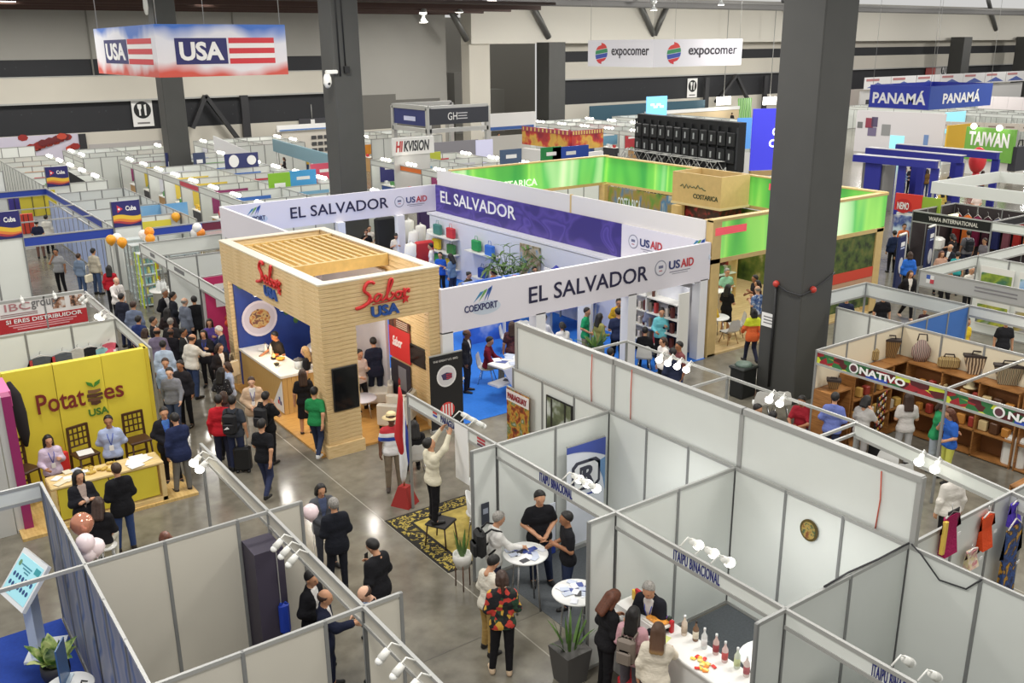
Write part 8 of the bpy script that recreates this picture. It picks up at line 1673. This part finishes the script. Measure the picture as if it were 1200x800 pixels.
P_('child in dark clothes low behind the blue wall',1084,361,270,'stand',(60,40,44),KB,1.15)
P_('person in yellow shirt beside the blue wall',1133,372,300,'stand',(222,190,50),KB,1.66,hc='b')
P_('person in black trousers behind the white cloth table',1180,372,260,'stand',(40,40,44),KB,1.66)
# craft stall and lounge
P_('man in lavender blue shirt seen from behind in the craft stall',979,460,60,'clasp',(104,116,178),(40,44,66),1.72,topkind='shirt')
P_('woman in pale grey top with dark hair in the craft stall',1014,464,40,'eat',(190,186,182),(160,156,154),1.64,hair='bob',hc='k')
P_('woman with long brown hair and grey trousers in the craft stall',1066,460,85,'talk',(196,190,186),(178,176,176),1.68,topkind='tee',hair='long',hc='b')
P_('woman in green top and pale jeans in the craft stall',1101,467,330,'reach',(46,140,88),(160,168,178),1.66,topkind='shirt',hair='bob',hc='b')
P_('woman in blue tee and yellow green trousers raising a phone',1118,478,190,'eat',(50,100,190),(190,190,90),1.62,hair='long',hc='r')
P_('man in red shirt sitting left of the craft stall',942,462,230,'sit',(150,36,48),(70,80,110),1.70,skin='t')
P_('man with dark hair sitting behind the tall wall edge',884,472,320,'sit',(70,66,70),KB,1.68)
P_('person in black sitting by the white lounge chairs',905,483,60,'sit',KB,KB,1.68)
P_('person in white shirt under the white fascia before the craft stall',1120,549,100,'stand',(222,216,208),KB,1.70,topkind='shirt')
# far left rows and beyond
FARP=[(178,191,'red',(190,40,50),'person in red among the far left booths'),(187,190,'brown',(120,80,60),'person with brown hair beside the red one, far left booths'),(206,203,'w',(90,90,96),'person at the yellow goods shelves'),(229,203,'k',(60,66,80),'two tone dressed person at the yellow goods shelves'),(252,217,'w',(222,206,200),'person in white before the brown shelves'),(268,211,'b',(150,180,206),'person in light blue right of the brown shelves'),(281,211,'p',(206,150,160),'woman in pink at the left row corner'),(94,228,'c',(226,200,180),'person in cream at the blue banded stand'),(305,179,'k',(50,40,40),'seated guest in dark at the far cafe tables, leftmost'),(312,177,'k',(44,44,50),'guest with bag at the far cafe tables'),(321,177,'w',(190,200,200),'guest in grey at the far cafe tables'),(327,178,'k',(40,38,40),'standing guest in black at the far cafe tables'),(340,177,'y',(222,206,80),'guest in yellow at the far cafe tables'),(350,176,'k',(50,36,34),'guest in dark red at the far cafe tables'),(359,178,'o',(206,170,70),'guest in mustard at the far cafe tables'),(369,182,'w',(224,222,220),'guest in white near the teal fascia end'),(299,183,'r',(180,50,50),'guest in red low at the far cafe tables'),(333,184,'k',(46,40,44),'crouching guest in black at the far cafe tables'),
  (584,156,'w',(206,200,190),'person in yellow and white sitting right of the truss stand'),(845,132,'k',(60,50,46),'far guest before the right mezzanine, leftmost'),(853,131,'k',(70,66,70),'far guest in grey under the V brace'),(858,132,'k',(40,38,40),'far guest in black right of the V brace'),(839,131,'w',(150,140,130),'far guest in beige under the V brace'),
  (1061,197,'b',(150,190,230),'person in pale blue hoodie under the blue portal'),(1068,195,'k',(50,50,60),'person in dark beside the pale blue hoodie'),(1079,192,'k',(40,34,36),'woman in black with brown hair under the blue portal'),(1087,198,'o',(120,90,50),'person with ochre hair under the blue portal'),(1017,205,'r',(160,50,50),'person in red beside the grey cabinet block'),(1112,207,'k',(36,36,40),'person in black among the blue frames'),(1152,200,'o',(150,90,60),'person by the red inflated figure'),(1146,225,'c',(226,206,196),'person in cream beyond the dark booth'),(1105,222,'y',(206,180,90),'person in tan at the blue frame leg')]
for i,(px,py,_,c,lb)in enumerate(FARP):
 P_(lb,px,py,(270,90,200,330,30)[i % 5],('stand','talk','clasp','talk')[i % 4],c,(KB,NV,JN)[i % 3],1.66,far=True,topkind=('tee','shirt')[i % 2],hair=('short','long','bob')[i % 3],hc='kkb'[i % 3],skin='mtl'[i % 3])
# things people carry
def at_person(p,dx,dy,z):
 """place at dx to the person's side and dy behind"""
 a=p.rotation_euler.z;return (p.location.x +dx *math.cos(a)-dy *math.sin(a),p.location.y +dx *math.sin(a)+dy *math.cos(a),z +p.location.z)
def backpack(label,p,c,z=1.2,s=1.0,mark=None):
 t=thing('backpack',label,'backpack',at_person(p,0,.235*s,z),p.rotation_euler.z);m=mat(c,.7);t.scale=(s,s,s)
 MB().box((0,0,0),(.30,.16,.46),0,0,.05).build('body',m,t);MB().box((0,.10,-.08),(.24,.08,.24),0,0,.03).build('front_pocket',m,t)
 for sx in (-1,1):MB().tube([(sx *.1,-.06,.2),(sx *.12,-.16,.27),(sx *.135,-.32,.2),(sx *.14,-.35,.0),(sx *.13,-.1,-.18)],.018,5).build('strap',m,t)
 MB().tube([(-.04,0,.22),(0,0,.27),(.04,0,.22)],.01,5).build('top_loop',m,t)
 if mark:outline((.02,.145,-.06),(-1,0,0),UZ,[(-.06,-.02),(.06,.0),(.02,.05)],PAPER,t,'white_mark',.006)
backpack('black backpack of the white shirted man at the round table',wbp,(26,26,28));backpack('small grey backpack of the woman in pink',wpk,(128,116,106),1.08,.85);backpack('black backpack with white mark on the man in dark grey',bpk1,(24,24,28),mark=1);backpack('plain black backpack of the man on the phone',bpk2,(30,30,34));backpack('dark backpack of the man at the dark booth',bpk3,(34,36,44))
q=at_person(mred,-.42,.12,0);tc_=thing('trolley_case','black trolley case pulled by the man in red','suitcase',q,mred.rotation_euler.z);MB().box((0,0,.32),(.36,.22,.54),0,0,.04).build('shell',mat((26,26,28),.5),tc_)
for sx in (-.12,.12):MB().tube([(sx,0,.55),(sx *.9,0,.98)],.012,5).build('handle_rod',ALU,tc_);MB().lathe([(.04,-.02),(.045,0),(.04,.02)],8,(sx,.08,.04)).build('wheel',BLACK,tc_)
MB().tube([(-.12,0,.98),(.12,0,.98)],.018,6).build('grip',BLACK,tc_)
q=at_person(wdn,-.33,.0,.72);hb=thing('handbag','white handbag of the woman in denim','bag',q,wdn.rotation_euler.z +1.5);MB().box((0,0,.0),(.34,.12,.3),0,0,.03).build('body',mat((224,214,190)),hb);MB().tube([(-.1,0,.14),(-.06,0,.5),(.06,0,.5),(.1,0,.14)],.012,5).build('handle',mat((224,214,190)),hb)
g=G(273,432,.85);tb2=thing('tote_bag','cream paper tote hanging beside the polka dot blouse','bag',(g.x,g.y,.85),.4);MB().box((0,0,0),(.36,.12,.42),0,0,.02).build('body',mat((206,190,158),.8),tb2);MB().tube([(-.09,0,.2),(-.05,0,.42),(.05,0,.42),(.09,0,.2)],.01,5).build('handle',mat((206,190,158)),tb2)
q=at_person(mph,-.11,-.31,1.25);tag(MB().box((0,0,0),(.08,.012,.16),0,0,.004).build('phone',BLACK,None,q,mph.rotation_euler.z),'black phone held up by the suited man in the aisle','phone')
g=G(742,795,.35);tag(MB().box((0,0,0),(.45,.3,.3),0,0,.06).build('red_bag',mat((190,40,50),.6),None,(g.x,g.y,.3),.2),'red bag between the two women at the counter','bag')
bs_=thing('stool','white stool under the woman behind the balloons','stool',(2.57+.06,15.86+.02,0));MB().lathe([(.02,.60),(.17,.60),(.18,.63),(.02,.65)],14).build('seat',WHITE,bs_)
for k in range(4):MB().tube([(.12*math.cos(k *1.57+.8),.12*math.sin(k *1.57+.8),.6),(.2*math.cos(k *1.57+.8),.2*math.sin(k *1.57+.8),0)],.014,5).build('leg',ALU,bs_)
for p in list(PEOPLE):
 if abs(p.get('seat',0)):shell_chair('white chair seating the '+' '.join(p['label'].split()[:9]),p.location.x,p.location.y,p.rotation_euler.z,wood=False)
